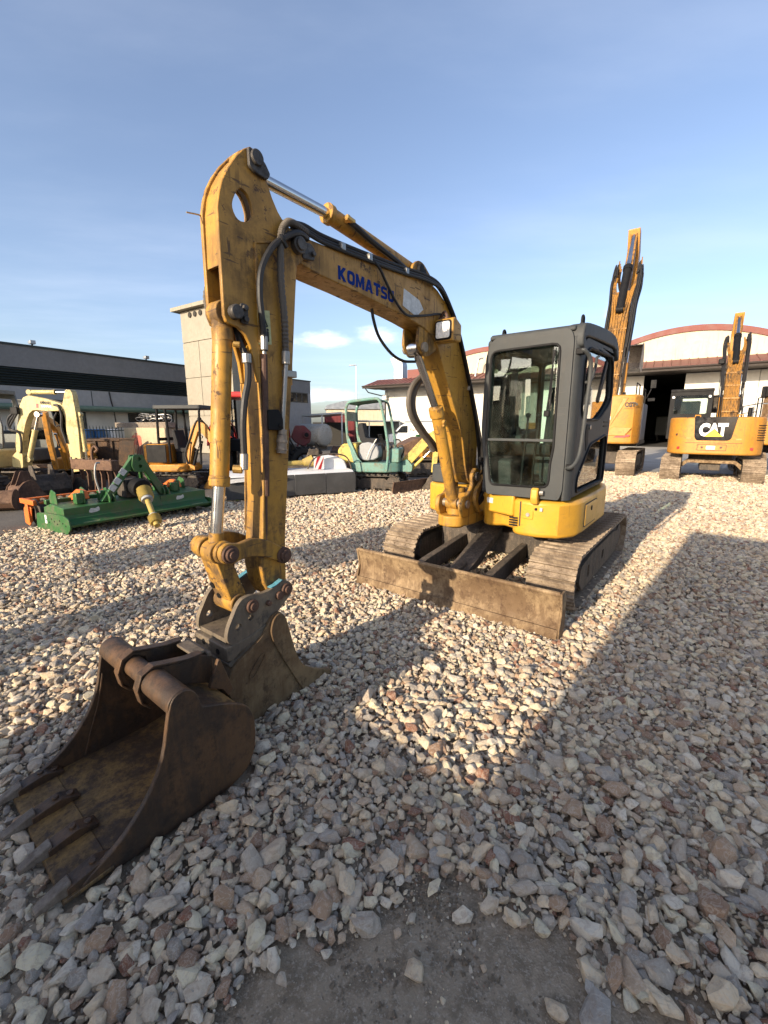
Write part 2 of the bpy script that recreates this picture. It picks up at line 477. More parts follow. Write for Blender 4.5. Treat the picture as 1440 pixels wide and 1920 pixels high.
MAT = dict(
    yellow=paint('excavator_yellow', (0.42, 0.22, 0.032), dirt=(0.075, 0.046, 0.024), dirt_amt=0.55, chip_amt=0.9, rough=0.42, streak=0.6, edge=0.9,
        spots=[(3.17, -0.2, 2.50, 0.36), (3.41, -0.17, 2.80, 0.22), (3.45, -0.17, 2.35, 0.3), (1.84, -0.21, 2.20, 0.34), (1.05, -0.2, 1.05, 0.48), (3.60, -0.2, 0.80, 0.46), (3.42, -0.17, 0.85, 0.5), (3.60, -0.17, 2.08, 0.2), (1.9, -0.2, 2.72, 0.25), (3.3, -0.17, 1.6, 0.3)]),
    yellow_clean=paint('body_yellow', (0.56, 0.295, 0.03), dirt=(0.2, 0.12, 0.06), dirt_amt=0.3, chip_amt=0.25, streak=0.12, rough=0.35),
    tracksteel=rusty('track_steel', (0.15, 0.11, 0.075), (0.32, 0.25, 0.175), (0.085, 0.062, 0.044)),
    trackframe=rusty('track_frame_steel', (0.045, 0.038, 0.032), (0.08, 0.065, 0.05), (0.13, 0.10, 0.075)),
    blade=rusty('blade_steel', (0.13, 0.082, 0.043), (0.29, 0.205, 0.115), (0.06, 0.032, 0.018)),
    bucket=rusty('bucket_steel', (0.12, 0.073, 0.036), (0.215, 0.15, 0.078), (0.055, 0.034, 0.02)),
    oldbucket=rusty('old_bucket_steel', (0.046, 0.031, 0.022), (0.12, 0.066, 0.033), (0.02, 0.015, 0.012), 0.55),
    oldbucket_in=rusty('old_bucket_inside', (0.055, 0.036, 0.024), (0.26, 0.16, 0.055), (0.034, 0.024, 0.017), 0.7),
    coupler=rusty('coupler_steel', (0.12, 0.095, 0.07), (0.20, 0.16, 0.11), (0.05, 0.042, 0.036), 0.7),
    wornsteel=rusty('worn_steel', (0.24, 0.20, 0.16), (0.33, 0.28, 0.22), (0.13, 0.095, 0.07), 0.55, metal=0.5),
    pinsteel=rusty('pin_steel', (0.055, 0.05, 0.046), (0.10, 0.09, 0.08), (0.03, 0.024, 0.02), 0.6, 3.0, 0.3),
    chrome=flat('chrome_rod', (0.62, 0.61, 0.60), 0.16, 1.0, 0.05, 4, 0.02),
    black=flat('black_paint', (0.009, 0.009, 0.010), 0.62, spec=0.18),
    cabgrey=paint('cab_grey', (0.044, 0.048, 0.050), dirt=(0.075, 0.066, 0.055), dirt_amt=0.3, chip=(0.1, 0.09, 0.08), chip_amt=0.15, streak=0.18, rough=0.58, spec=0.25),
    darkin=flat('cab_inside_plastic', (0.03, 0.03, 0.031), 0.7),
    seat=flat('seat_cloth', (0.022, 0.022, 0.024), 0.9),
    rubber=flat('hose_rubber', (0.016, 0.015, 0.015), 0.55, bump=0.25),
    ribhose=flat('spiral_guard', (0.085, 0.072, 0.058), 0.6, bump=0.3),
    rustpipe=rusty('rust_pipe', (0.085, 0.045, 0.032), (0.12, 0.065, 0.042), (0.05, 0.032, 0.026), 0.7),
    steel=flat('grey_steel', (0.30, 0.29, 0.27), 0.38, 0.8, 0.2),
    brass=flat('brass_fitting', (0.55, 0.33, 0.10), 0.35, 0.7),
    blue=flat('blue_lettering', (0.006, 0.028, 0.17), 0.75, var=0.25, scale=30, spec=0.1),
    bluepaint=rusty('worn_blue_paint', (0.10, 0.33, 0.42), (0.16, 0.40, 0.48), (0.06, 0.06, 0.06), 0.6),
    white=flat('white_paint', (0.72, 0.72, 0.70), 0.5, var=0.08),
    sticker=flat('worn_sticker', (0.50, 0.51, 0.50), 0.5, var=0.3, scale=25),
    warn=flat('faded_warning_sticker', (0.44, 0.44, 0.22), 0.6, var=0.3, scale=30),
    ink=flat('black_print', (0.02, 0.02, 0.02), 0.6),
    lens=flat('lamp_lens', (0.75, 0.75, 0.72), 0.12, var=0.25, scale=60, bump=0.6, spec=0.8),
    glass=glass('cab_glass', (0.80, 0.90, 0.87), 1.5, dirt=0.04),
    darkglass=glass('smoked_glass', (0.34, 0.38, 0.36), 1.0, dirt=0.03),
    mirror=flat('mirror_glass', (0.6, 0.62, 0.65), 0.05, 1.0, 0.03, bump=0.0),
    red=flat('red_paint', (0.42, 0.03, 0.03), 0.4),
    winglass=flat('window_glass', (0.012, 0.015, 0.018), 0.08, var=0.1, bump=0.0, spec=0.8),
)
# ------------------------------------------------------------------ ground
def soil_material():
    m, nt, out = new_mat('soil'); N = NT(nt)
    v = N.obj()
    a = N.noise(v, 1.3, 8, 0.65); b = N.noise(v, 14, 8, 0.7); c = N.noise(v, 90, 6, 0.75); g = N.vor(v, 140)
    k = N.mix(N.ramp(a, 0.3, 0.7), (0.27, 0.21, 0.145), (0.34, 0.27, 0.19))
    k = N.mix(N.math('MULTIPLY', N.ramp(b, 0.45, 0.6), 0.7), k, (0.165, 0.126, 0.086))
    k = N.mix(N.math('MULTIPLY', N.ramp(c, 0.52, 0.62), 0.6), k, (0.46, 0.39, 0.305))
    h = N.math('ADD', N.math('MULTIPLY', b, 0.8), N.math('ADD', N.math('MULTIPLY', c, 0.5), N.math('MULTIPLY', g, -0.25)))
    N.bsdf(out, k, 0.95, 0, N.bump(h, 0.8, 0.012), 0.15)
    return m
def yard_material():
    m, nt, out = new_mat('asphalt_yard'); N = NT(nt)
    v = N.obj()
    a = N.noise(v, 0.16, 8, 0.65); b = N.noise(v, 1.1, 8, 0.7); c = N.noise(v, 26, 6, 0.7)
    k = N.mix(N.ramp(a, 0.35, 0.65), (0.10, 0.092, 0.082), (0.19, 0.17, 0.145))
    k = N.mix(N.math('MULTIPLY', N.ramp(b, 0.45, 0.75), 0.55), k, (0.075, 0.068, 0.06))
    k = N.mix(N.math('MULTIPLY', N.ramp(c, 0.52, 0.75), 0.4), k, (0.27, 0.25, 0.22))
    N.bsdf(out, k, 0.9, 0, N.bump(N.math('ADD', b, c), 0.5, 0.015), 0.2)
    return m
MAT['soil'] = soil_material(); MAT['yard'] = yard_material()
MAT['concrete'] = flat('concrete_apron', (0.30, 0.29, 0.27), 0.85, var=0.22, scale=1.2, bump=0.2, spec=0.2)

PATCH = [(-0.50, 0.45), (-0.46, 0.85), (-0.38, 0.97), (-0.26, 1.05), (-0.12, 1.07), (-0.03, 1.13), (0.06, 1.19), (0.15, 1.24), (0.26, 1.25), (0.32, 1.19), (0.36, 1.13), (0.44, 1.09), (0.56, 1.07), (0.60, 1.0), (0.60, 0.94), (0.68, 0.90), (0.83, 0.89), (0.88, 0.83), (0.90, 0.45)]
YARD = [(-30, -14), (-7.9, 2.5), (-5.9, 6.2), (-5.0, 8.0), (-4.1, 9.5), (-2.4, 11.6), (0.0, 12.7), (2.2, 12.9), (5.0, 15.2), (7.4, 15.6), (9.2, 15.0), (12.0, 14.0), (17, 12.5), (26, -2), (24, -14)]
def inside(poly, x, y):
    r = np.zeros(x.shape, bool)
    n = len(poly)
    for i in range(n):
        x0, y0 = poly[i]; x1, y1 = poly[(i + 1) % n]
        if y0 == y1: continue
        c = ((y0 > y) != (y1 > y)) & (x < (x1 - x0) * (y - y0) / (y1 - y0) + x0)
        r ^= c
    return r
def edge_dist(poly, x, y):
    d = np.full(x.shape, 1e9)
    n = len(poly)
    for i in range(n):
        ax, ay = poly[i]; bx, by = poly[(i + 1) % n]
        t = np.clip(((x - ax) * (bx - ax) + (y - ay) * (by - ay)) / ((bx - ax) ** 2 + (by - ay) ** 2 + 1e-9), 0, 1)
        d = np.minimum(d, np.hypot(x - ax - t * (bx - ax), y - ay - t * (by - ay)))
    return d
def wob(x, y):
    return (np.sin(x * 1.7 + 0.6 * y + 1) + np.sin(y * 2.1 - x * 0.8 + 2) + np.sin(x * 3.9 + y * 3.1)) / 3
def patch_depth(x, y):
    """positive inside the bare patch, negative outside, metres from its uneven edge"""
    d = edge_dist(PATCH, x, y)
    return np.where(inside(PATCH, x, y), d, -d) + 0.03 * wob(x * 6, y * 6)

M().add([(-700, -500, -0.02), (700, -500, -0.02), (700, 900, -0.02), (-700, 900, -0.02)], [(0, 1, 2, 3)]).build('ground', MAT['yard'], smooth=False, kind='structure')
# gravel yard: soil sheet, finer near the camera
xs = np.concatenate([np.arange(-30, -3, 0.5), np.arange(-3, 3, 0.04), np.arange(3, 27, 0.5)])
ys = np.concatenate([np.arange(-14, 0.4, 0.6), np.arange(0.4, 2.2, 0.04), np.arange(2.2, 16, 0.5)])
gx, gy = np.meshgrid(xs, ys)
noise = 0.006 * np.sin(gx * 31 + 3 * np.sin(gy * 17)) * np.sin(gy * 27 + 2 * np.sin(gx * 13)) + 0.008 * wob(gx * 4, gy * 4) + rng.normal(0, 0.0016, gx.shape)
gz = -0.006 + np.where((np.abs(gx) < 3) & (gy > 0.4) & (gy < 2.2), noise, 0) - 0.002 * np.clip(patch_depth(gx, gy) * 6, 0, 1)
nx = len(xs)
keep = inside(YARD, gx, gy)
gz = np.maximum(gz, -0.017)
verts = np.stack([gx, gy, gz], -1).reshape(-1, 3)
faces = []
for j in range(len(ys) - 1):
    for i in range(nx - 1):
        if keep[j, i] and keep[j + 1, i] and keep[j, i + 1] and keep[j + 1, i + 1]:
            a = j * nx + i
            faces.append((a, a + 1, a + nx + 1, a + nx))
gm = M(); gm.v = [tuple(map(float, p)) for p in verts]; gm.f = faces
yard = gm.build('gravel_yard_ground', MAT['soil'], kind='structure', ang=180)

# ------------------------------------------------------------------ crushed stone
def stone_material():
    m, nt, out = new_mat('crushed_limestone'); N = NT(nt)
    oi = N.node('ShaderNodeObjectInfo')
    v = N.map(N.obj(), (1, 1, 1))
    rndv = oi.outputs['Random']
    cmb = N.node('ShaderNodeCombineXYZ'); N.l.new(N.math('MULTIPLY', rndv, 37.0), cmb.inputs[0]); N.l.new(N.math('MULTIPLY', rndv, 91.0), cmb.inputs[1])
    ad = N.node('ShaderNodeVectorMath', operation='ADD'); N.l.new(v, ad.inputs[0]); N.l.new(cmb.outputs[0], ad.inputs[1])
    w = ad.outputs[0]
    base = N.cramp(rndv, [(0.0, (0.880, 0.703, 0.474)), (0.11, (0.572, 0.483, 0.377)), (0.19, (0.880, 0.766, 0.530)), (0.31, (0.660, 0.488, 0.326)), (0.38, (0.374, 0.331, 0.280)),
                          (0.46, (0.814, 0.639, 0.428)), (0.56, (0.726, 0.598, 0.439)), (0.65, (0.506, 0.336, 0.214)), (0.71, (0.880, 0.769, 0.597)), (0.83, (0.396, 0.247, 0.158)), (0.89, (0.319, 0.147, 0.091)), (0.925, (0.495, 0.441, 0.377))], 'CONSTANT')
    a = N.noise(w, 2.2, 7, 0.65, 0.6); b = N.noise(w, 7, 8, 0.75); c = N.noise(w, 30, 5, 0.75)
    vein = N.ramp(N.math('ABSOLUTE', N.math('SUBTRACT', N.noise(w, 1.6, 5, 0.6, 1.2), 0.5)), 0.0, 0.045, 1.0, 0.0)
    k = N.mix(N.math('MULTIPLY', N.ramp(a, 0.46, 0.66), 0.5), base, (0.44, 0.30, 0.195))
    k = N.mix(N.math('MULTIPLY', N.ramp(b, 0.5, 0.75), 0.35), k, (0.78, 0.70, 0.575))
    k = N.mix(N.math('MULTIPLY', vein, 0.35), k, (0.82, 0.745, 0.62))
    k = N.mix(N.math('MULTIPLY', N.ramp(c, 0.56, 0.70), 0.3), k, (0.34, 0.24, 0.165))
    N.bsdf(out, k, 0.86, 0, N.bump(N.math('ADD', b, N.math('MULTIPLY', c, 0.5)), 0.6, 0.12), 0.25)
    return m
MAT['stone'] = stone_material()

def make_stone(seed, fine):
    r = random.Random(seed)
    bm = bmesh.new()
    sx, sy, sz = 1.0, r.uniform(0.68, 0.95), r.uniform(0.58, 0.86)
    for _ in range(r.randint(11, 16)):
        d = Vector((r.gauss(0, 1), r.gauss(0, 1), r.gauss(0, 1))).normalized() * r.uniform(0.82, 1.08)
        bm.verts.new((d.x * sx, d.y * sy, d.z * sz))
    bmesh.ops.convex_hull(bm, input=list(bm.verts))
    for v in [v for v in bm.verts if not v.link_faces]: bm.verts.remove(v)
    bmesh.ops.dissolve_limit(bm, angle_limit=R(14), verts=bm.verts, edges=bm.edges)
    if fine:
        bmesh.ops.bevel(bm, geom=list(bm.edges), offset=0.065, offset_type='OFFSET', segments=2, affect='EDGES', profile=0.6, clamp_overlap=True)
        bmesh.ops.triangulate(bm, faces=bm.faces)
        for v in bm.verts:
            v.co *= 1 + 0.035 * math.sin(v.co.x * 9 + seed) * math.sin(v.co.y * 11 + 2 * seed) + r.uniform(-0.012, 0.012)
    else:
        bmesh.ops.bevel(bm, geom=list(bm.edges), offset=0.06, offset_type='OFFSET', segments=1, affect='EDGES', clamp_overlap=True)
    me = bpy.data.meshes.new('stone')
    bm.to_mesh(me); bm.free()
    me.materials.append(MAT['stone'])
    me.polygons.foreach_set('use_smooth', [True] * len(me.polygons)); me.set_sharp_from_angle(angle=R(26))
    return me
FINE = [make_stone(100 + i, True) for i in range(9)]
COARSE = [make_stone(300 + i, False) for i in range(12)]

def jitter_grid(x0, x1, y0, y1, sp, jit=0.75):
    a, b = np.meshgrid(np.arange(x0, x1, sp), np.arange(y0, y1, sp))
    a = a.ravel() + rng.uniform(-jit, jit, a.size) * sp / 1.6; b = b.ravel() + rng.uniform(-jit, jit, b.size) * sp / 1.6
    return a, b
P = []
def layer(x0, x1, y0, y1, sp, rmean, rsd, zoff, fan=None, prob=1.0):
    x, y = jitter_grid(x0, x1, y0, y1, sp)
    r = np.clip(rmean * np.exp(rng.normal(0, rsd, x.size)), rmean * 0.45, rmean * 2.0)
    z = zoff + r * 0.25 + rng.normal(0, 0.003, x.size) + 0.012 * wob(x * 1.1, y * 1.1)
    k = inside(YARD, x, y) & (rng.uniform(0, 1, x.size) < prob)
    if fan: k &= np.abs(x) < fan[0] + fan[1] * y
    pd = patch_depth(x, y)
    k &= (pd < 0.012) | (rng.uniform(0, 1, x.size) < 0.03)
    # the stones thin out towards the bare patch
    k &= ~((pd > -0.045) & (rng.uniform(0, 1, x.size) < 0.3))
    # keep the outer rim ragged
    ed = edge_dist(YARD, x, y)
    k &= ed > rng.uniform(0, 0.5, x.size)
    P.append(np.stack([x, y, z, r], -1)[k])
layer(-3.6, 3.6, 0.35, 2.6, 0.0350, 0.0200, 0.30, 0.000, (0.9, 1.15))
layer(-3.6, 3.6, 0.35, 2.6, 0.0460, 0.0230, 0.32, 0.009, (0.9, 1.15), 0.9)
layer(-3.6, 3.6, 0.35, 2.6, 0.100, 0.035, 0.22, 0.012, (0.9, 1.15), 0.5)
layer(-2.4, 2.4, 0.35, 1.75, 0.090, 0.036, 0.22, 0.012, (0.9, 1.15), 0.3)
layer(-3.6, 3.6, 0.35, 3.4, 0.0215, 0.0085, 0.35, 0.004, (0.9, 1.15))
layer(-8, 8, 2.6, 7.0, 0.0375, 0.0215, 0.30, 0.002, (0.9, 1.15))
layer(-8, 8, 2.6, 7.0, 0.052, 0.0235, 0.30, 0.008, (0.9, 1.15), 0.9)
layer(-10, 18, 7.0, 15.6, 0.055, 0.028, 0.28, 0.004, (0.9, 1.3))
layer(-10, 18, 7.0, 15.6, 0.085, 0.028, 0.30, 0.010, (0.9, 1.3), 0.9)
P = np.concatenate(P)
# nothing pokes through the loose bucket or the bucket on the arm
ca_, sa_ = 0.62204, 0.78298
lx = (P[:, 0] + 1.0297) * ca_ + (P[:, 1] - 1.1716) * sa_; ly = -(P[:, 0] + 1.0297) * sa_ + (P[:, 1] - 1.1716) * ca_
P = P[~((lx > -0.06) & (lx < 0.70) & (ly > -0.02) & (ly < 0.72))]
# small chips scattered over the bare patch and its rim
x, y = jitter_grid(-0.8, 1.2, 0.45, 1.6, 0.0135)
pd = patch_depth(x, y)
k = (pd > -0.12) & (rng.uniform(0, 1, x.size) < np.clip(0.75 - pd * 2.6, 0.22, 0.75))
chips = np.stack([x, y, np.full(x.size, -0.012), rng.uniform(0.0015, 0.0055, x.size) * (1 + (rng.uniform(0, 1, x.size) < 0.05) * 1.6)], -1)[k]
# single stones lying on the bare patch, as in the photograph
LONE = [(-0.06, 1.09, .052), (0.09, 1.11, .024), (0.26, 1.12, .042), (0.345, 1.14, .026), (0.09, 0.97, .034), (0.65, 1.08, .062), (0.61, 0.97, .060), (0.72, 0.95, .058),
        (0.47, 0.885, .034), (0.58, 0.875, .062), (-0.11, 1.17, .050), (0.04, 1.17, .022), (-0.22, 1.05, .020), (-0.20, 1.03, .018), (0.70, 1.15, .045), (-0.09, 1.165, .02)]
lone = np.array([(a, b, c * 0.25 - 0.01, c) for a, b, c in LONE])

# projected size decides which stones are single objects
def screen(p):
    cp, sp = math.cos(math.atan(0.2)), math.sin(math.atan(0.2))
    zf = p[:, 1] * cp - (p[:, 2] - 1.58) * sp; up = p[:, 1] * sp + (p[:, 2] - 1.58) * cp
    return 720 + 800 * p[:, 0] / zf, 960 - 800 * up / zf, 800 * p[:, 3] / zf
u, v_, s_ = screen(P)
vis = (u > 4) & (u < 1436) & (v_ > 0) & (v_ < 1914) & (P[:, 2] > 0.012)
# stones under the bucket lying at the left cannot be seen
vis &= ~((u < 330) & (v_ < 1640))
order = np.argsort(-(s_ * vis))
single = order[:300 - len(lone)]
mask = np.ones(len(P), bool); mask[single] = False
def stone_obj(p, i):
    me = FINE[i % len(FINE)]
    o = bpy.data.objects.new('stone', me); col.objects.link(o)
    o.parent = yard
    r = float(p[3])
    o.location = [float(t) for t in p[:3]]
    o.rotation_euler = (rng.normal(0, 0.3), rng.normal(0, 0.3), rng.uniform(0, 6.28))
    o.scale = (r * rng.uniform(0.95, 1.3), r * rng.uniform(0.85, 1.15), r * rng.uniform(0.85, 1.1))
for i, p in enumerate(np.concatenate([lone, P[single]])): stone_obj(p, i)

def crumb(seed):
    me = make_stone(seed, False); me.name = 'soil_crumb'
    me.materials.clear(); me.materials.append(MAT['soil'])
    return me
CRUMBS = [crumb(500 + i) for i in range(5)]
x, y = jitter_grid(-0.75, 1.15, 0.45, 1.5, 0.0078)
pd = patch_depth(x, y)
k = (pd > -0.10) & (rng.uniform(0, 1, x.size) < np.clip(0.35 + 0.5 * wob(x * 5, y * 5), 0.05, 0.9))
crumbs = np.stack([x, y, np.full(x.size, -0.0115), np.clip(0.0034 * np.exp(rng.normal(0, 0.5, x.size)), 0.0015, 0.013)], -1)[k]
def scatter(name, pts, protos, parent=None):
    me = bpy.data.meshes.new(name)
    n = len(pts)
    me.vertices.add(n)
    me.vertices.foreach_set('co', pts[:, :3].astype(np.float32).ravel())
    rot = np.stack([rng.normal(0, 0.34, n), rng.normal(0, 0.34, n), rng.uniform(0, 6.2832, n)], -1)
    scl = pts[:, 3:4] * np.stack([rng.uniform(0.9, 1.35, n), rng.uniform(0.8, 1.15, n), rng.uniform(0.8, 1.15, n)], -1)
    a = me.attributes.new('rot', 'FLOAT_VECTOR', 'POINT'); a.data.foreach_set('vector', rot.astype(np.float32).ravel())
    a = me.attributes.new('scl', 'FLOAT_VECTOR', 'POINT'); a.data.foreach_set('vector', scl.astype(np.float32).ravel())
    a = me.attributes.new('pick', 'INT', 'POINT'); a.data.foreach_set('value', rng.integers(0, len(protos), n).astype(np.int32))
    o = bpy.data.objects.new(name, me); col.objects.link(o)
    o.parent = parent
    ng = bpy.data.node_groups.new(name, 'GeometryNodeTree')
    ng.interface.new_socket('Geometry', in_out='INPUT', socket_type='NodeSocketGeometry')
    ng.interface.new_socket('Geometry', in_out='OUTPUT', socket_type='NodeSocketGeometry')
    gi = ng.nodes.new('NodeGroupInput'); go = ng.nodes.new('NodeGroupOutput')
    iop = ng.nodes.new('GeometryNodeInstanceOnPoints')
    jn = ng.nodes.new('GeometryNodeJoinGeometry')
    for pm in protos:
        po = bpy.data.objects.new('stone_shape', pm)
        oi = ng.nodes.new('GeometryNodeObjectInfo'); oi.inputs['Object'].default_value = po
        oi.inputs['As Instance'].default_value = True
        ng.links.new(oi.outputs['Geometry'], jn.inputs[0])
    def attr(nm, t):
        q = ng.nodes.new('GeometryNodeInputNamedAttribute'); q.data_type = t; q.inputs['Name'].default_value = nm
        return [s for s in q.outputs if s.enabled][0]
    e2r = ng.nodes.new('FunctionNodeEulerToRotation')
    ng.links.new(attr('rot', 'FLOAT_VECTOR'), e2r.inputs[0])
    ng.links.new(gi.outputs[0], iop.inputs['Points']); ng.links.new(jn.outputs[0], iop.inputs['Instance'])
    iop.inputs['Pick Instance'].default_value = True
    ng.links.new(attr('pick', 'INT'), iop.inputs['Instance Index'])
    ng.links.new(e2r.outputs[0], iop.inputs['Rotation']); ng.links.new(attr('scl', 'FLOAT_VECTOR'), iop.inputs['Scale'])
    ng.links.new(iop.outputs[0], go.inputs[0])
    md = o.modifiers.new('stones', 'NODES'); md.node_group = ng
    o['kind'] = 'stuff'
    return o
rest = P[mask]
near = rest[:, 1] < 2.6
g1 = scatter('gravel', rest[near], FINE); g1['label'] = 'crushed pale limestone covering the near part of the yard'
g2 = scatter('gravel', rest[~near], COARSE); g2['label'] = 'crushed pale limestone covering the far part of the yard'
g3 = scatter('gravel_chips', chips, COARSE); g3['label'] = 'small stone chips on the bare soil patch'
g4 = scatter('soil_crumbs', crumbs, CRUMBS); g4['label'] = 'loose crumbs of grey brown soil on the bare patch'
# a few dirt rubble heaps on the dark patches behind the machine come with the soil showing through
# ------------------------------------------------------------------ buildings
MAT['hallwall'] = paint('hall_plaster', (0.54, 0.47, 0.35), dirt=(0.32, 0.26, 0.17), dirt_amt=0.35, chip_amt=0.0, streak=0.4, rough=0.9, scale=0.25, grain=0.05)
MAT['whitewall'] = paint('white_plaster', (0.60, 0.575, 0.51), dirt=(0.45, 0.41, 0.34), dirt_amt=0.12, chip_amt=0.0, streak=0.15, rough=0.9, scale=0.25)
MAT['doorwhite'] = paint('white_sliding_door', (0.62, 0.595, 0.53), dirt=(0.45, 0.41, 0.34), dirt_amt=0.15, chip_amt=0.0, streak=0.2, rough=0.7, scale=0.3)
MAT['brownroof'] = flat('brown_red_roof_sheet', (0.155, 0.062, 0.05), 0.6, var=0.25, scale=1.5)
MAT['redtrim'] = flat('red_brown_trim', (0.15, 0.042, 0.032), 0.6, var=0.2, scale=1.2)
MAT['darktimber'] = flat('dark_brown_soffit', (0.03, 0.022, 0.018), 0.7)
MAT['shadedark'] = flat('painted_shade_dark', (0.035, 0.033, 0.03), 0.9)  # darkness of unlit insides and openings put into the colour
MAT['greypanel'] = paint('grey_gravel_panel', (0.19, 0.195, 0.20), dirt=(0.11, 0.11, 0.11), dirt_amt=0.35, chip_amt=0.0, streak=0.15, rough=0.95, scale=0.5, grain=0.12)
MAT['palepanel'] = paint('pale_grey_panel', (0.30, 0.31, 0.32), dirt=(0.2, 0.2, 0.2), dirt_amt=0.35, chip_amt=0.0, streak=0.25, rough=0.95, scale=0.5, grain=0.12)
MAT['louvre'] = flat('dark_green_louvre', (0.022, 0.032, 0.034), 0.5)
MAT['greenpipe'] = flat('dull_green_metal', (0.11, 0.17, 0.13), 0.5)
MAT['towercon'] = paint('tower_concrete', (0.285, 0.26, 0.21), dirt=(0.17, 0.15, 0.115), dirt_amt=0.4, chip=(0.14, 0.12, 0.10), chip_amt=0.22, streak=0.3, rough=0.92, scale=0.45, grain=0.1)
MAT['galv'] = flat('galvanised_sheet', (0.36, 0.38, 0.40), 0.4, 0.75, 0.12, 2)

def frame_at(o, d):
    """matrix of a facade: local x along the wall, y into the building, z up"""
    d = Vector((d[0], d[1], 0)).normalized()
    y = Vector((-d.y, d.x, 0))
    m = Matrix((( d.x, y.x, 0, o[0]), (d.y, y.y, 0, o[1]), (0, 0, 1, 0), (0, 0, 0, 1)))
    return m
def placed(name, label, cat, o, d):
    t = thing(name, label, cat, (o[0], o[1], 0), math.atan2(d[1], d[0]))
    return t

# --- the arched hall (facade local x = along the wall to the right, y = into the hall)
hall = placed('arched_hall', 'white arched industrial hall with red brown roof edges and long brown canopy', 'hall', (21.5, 35), (0.839, -0.544))
S0, S1 = -21.6, 26.0
def arch(s, c): return 9.0 - 0.0418 * (s - c) ** 2
centers = (-13.75, 1.95, 17.65)
# gable wall above the canopy, one outline with three arches, door opening below
top = []
for c in centers:
    top += [(c - 7.8 + 15.6 * k / 24, arch(c - 7.8 + 15.6 * k / 24, c) - 0.3) for k in range(25)]
gable = [(S0, 5.9)] + top + [(25.5, 5.9)]
M().prism(gable, 'y', 0.0, 0.3).build('gable_wall', MAT['hallwall'], hall, smooth=False)
for c in centers:
    prof = [(c - 8.0 + 16.0 * k / 30, arch(c - 8.0 + 16.0 * k / 30, c)) for k in range(31)]
    # metal edging in lengths along the arch
    for k in range(0, 30, 3):
        seg = prof[k:k + 4]
        q = M(); q.prism([(a, b) for a, b in seg] + [(a, b - 0.42) for a, b in reversed(seg)], 'y', -0.12, -0.004)
        q.build('roof_edging', MAT['redtrim'], hall, smooth=False)
    M().shell([(a, b - 0.02) for a, b in prof], 'y', 0.3, 46, -0.12).build('roof', MAT['brownroof'], hall)
# wall below: white panels left and right of the open doorway (-0.8 .. 1.85)
M().bb((S0, 0.02, 0), (-9.2, 0.3, 5.9)).build('wall', MAT['whitewall'], hall, smooth=False)
M().bb((9.0, 0.02, 0), (25.5, 0.3, 5.9)).build('wall', MAT['whitewall'], hall, smooth=False)
M().bb((-9.2, 0.02, 5.56), (9.0, 0.3, 5.9)).build('door_lintel', MAT['darktimber'], hall, smooth=False)
for (a, b) in ((-9.2, -6.4), (-6.4, -3.6), (-3.6, -0.85), (1.85, 3.95), (3.95, 6.2), (6.2, 8.95)):
    dp = M().bb((a + 0.012, -0.14, 0.06), (b - 0.012, -0.03, 5.55)).build('door_panel', MAT['doorwhite'], hall, bevel=0.01)
M().bb((-9.4, -0.2, 5.56), (9.2, 0.0, 5.70)).build('door_track', MAT['darktimber'], hall, smooth=False)
# dark timber wainscot to the right of the doors behind the yellow excavator
M().bb((1.86, -0.19, 0.02), (9.0, -0.145, 2.0)).build('dark_cladding', MAT['darktimber'], hall, smooth=False)
# inside of the hall, coloured dark to stand for its shade
M().bb((S0, 30, 0), (25.5, 30.2, 8)).build('back_wall', MAT['shadedark'], hall, smooth=False)
M().bb((S0, 0.31, 0), (S0 + 0.2, 30, 6.4)).build('side_wall', MAT['shadedark'], hall, smooth=False)
M().bb((25.3, 0.31, 0), (25.5, 30, 6.4)).build('side_wall', MAT['shadedark'], hall, smooth=False)
M().bb((S0, 0.31, 6.0), (25.5, 30, 6.1)).build('inner_ceiling', MAT['shadedark'], hall, smooth=False)
M().add([(S0, 0.31, -0.004), (25.4, 0.31, -0.004), (25.4, 30, -0.004), (S0, 30, -0.004)], [(0, 1, 2, 3)]).build('hall_floor', MAT['shadedark'], hall, smooth=False)
# canopy: sloping ribbed sheets, fascia, soffit
sl = math.atan2(0.82, 2.4)
xx = -26.6
while xx < 25.5:
    q = M(); w_ = 0.56
    q.prism([(0.0, 6.62), (-2.55, 5.86), (-2.55, 5.80), (0.0, 6.56)], 'x', xx + 0.02, xx + w_ - 0.02)
    q.prism([(0.0, 6.67), (-2.55, 5.91), (-2.55, 5.86), (0.0, 6.62)], 'x', xx + w_ - 0.07, xx + w_)
    q.build('roof_panel', MAT['brownroof'], hall, smooth=False)
    xx += w_
M().bb((-26.7, -2.62, 5.56), (25.5, -2.56, 5.82)).build('fascia', MAT['darktimber'], hall, smooth=False)
M().bb((-26.6, -2.55, 5.60), (25.5, -0.2, 5.66)).build('soffit', MAT['darktimber'], hall, smooth=False)
M().tube([(-26.7, -2.68, 5.78), (25.5, -2.68, 5.78)], 0.07, 8).build('gutter', MAT['darktimber'], hall)
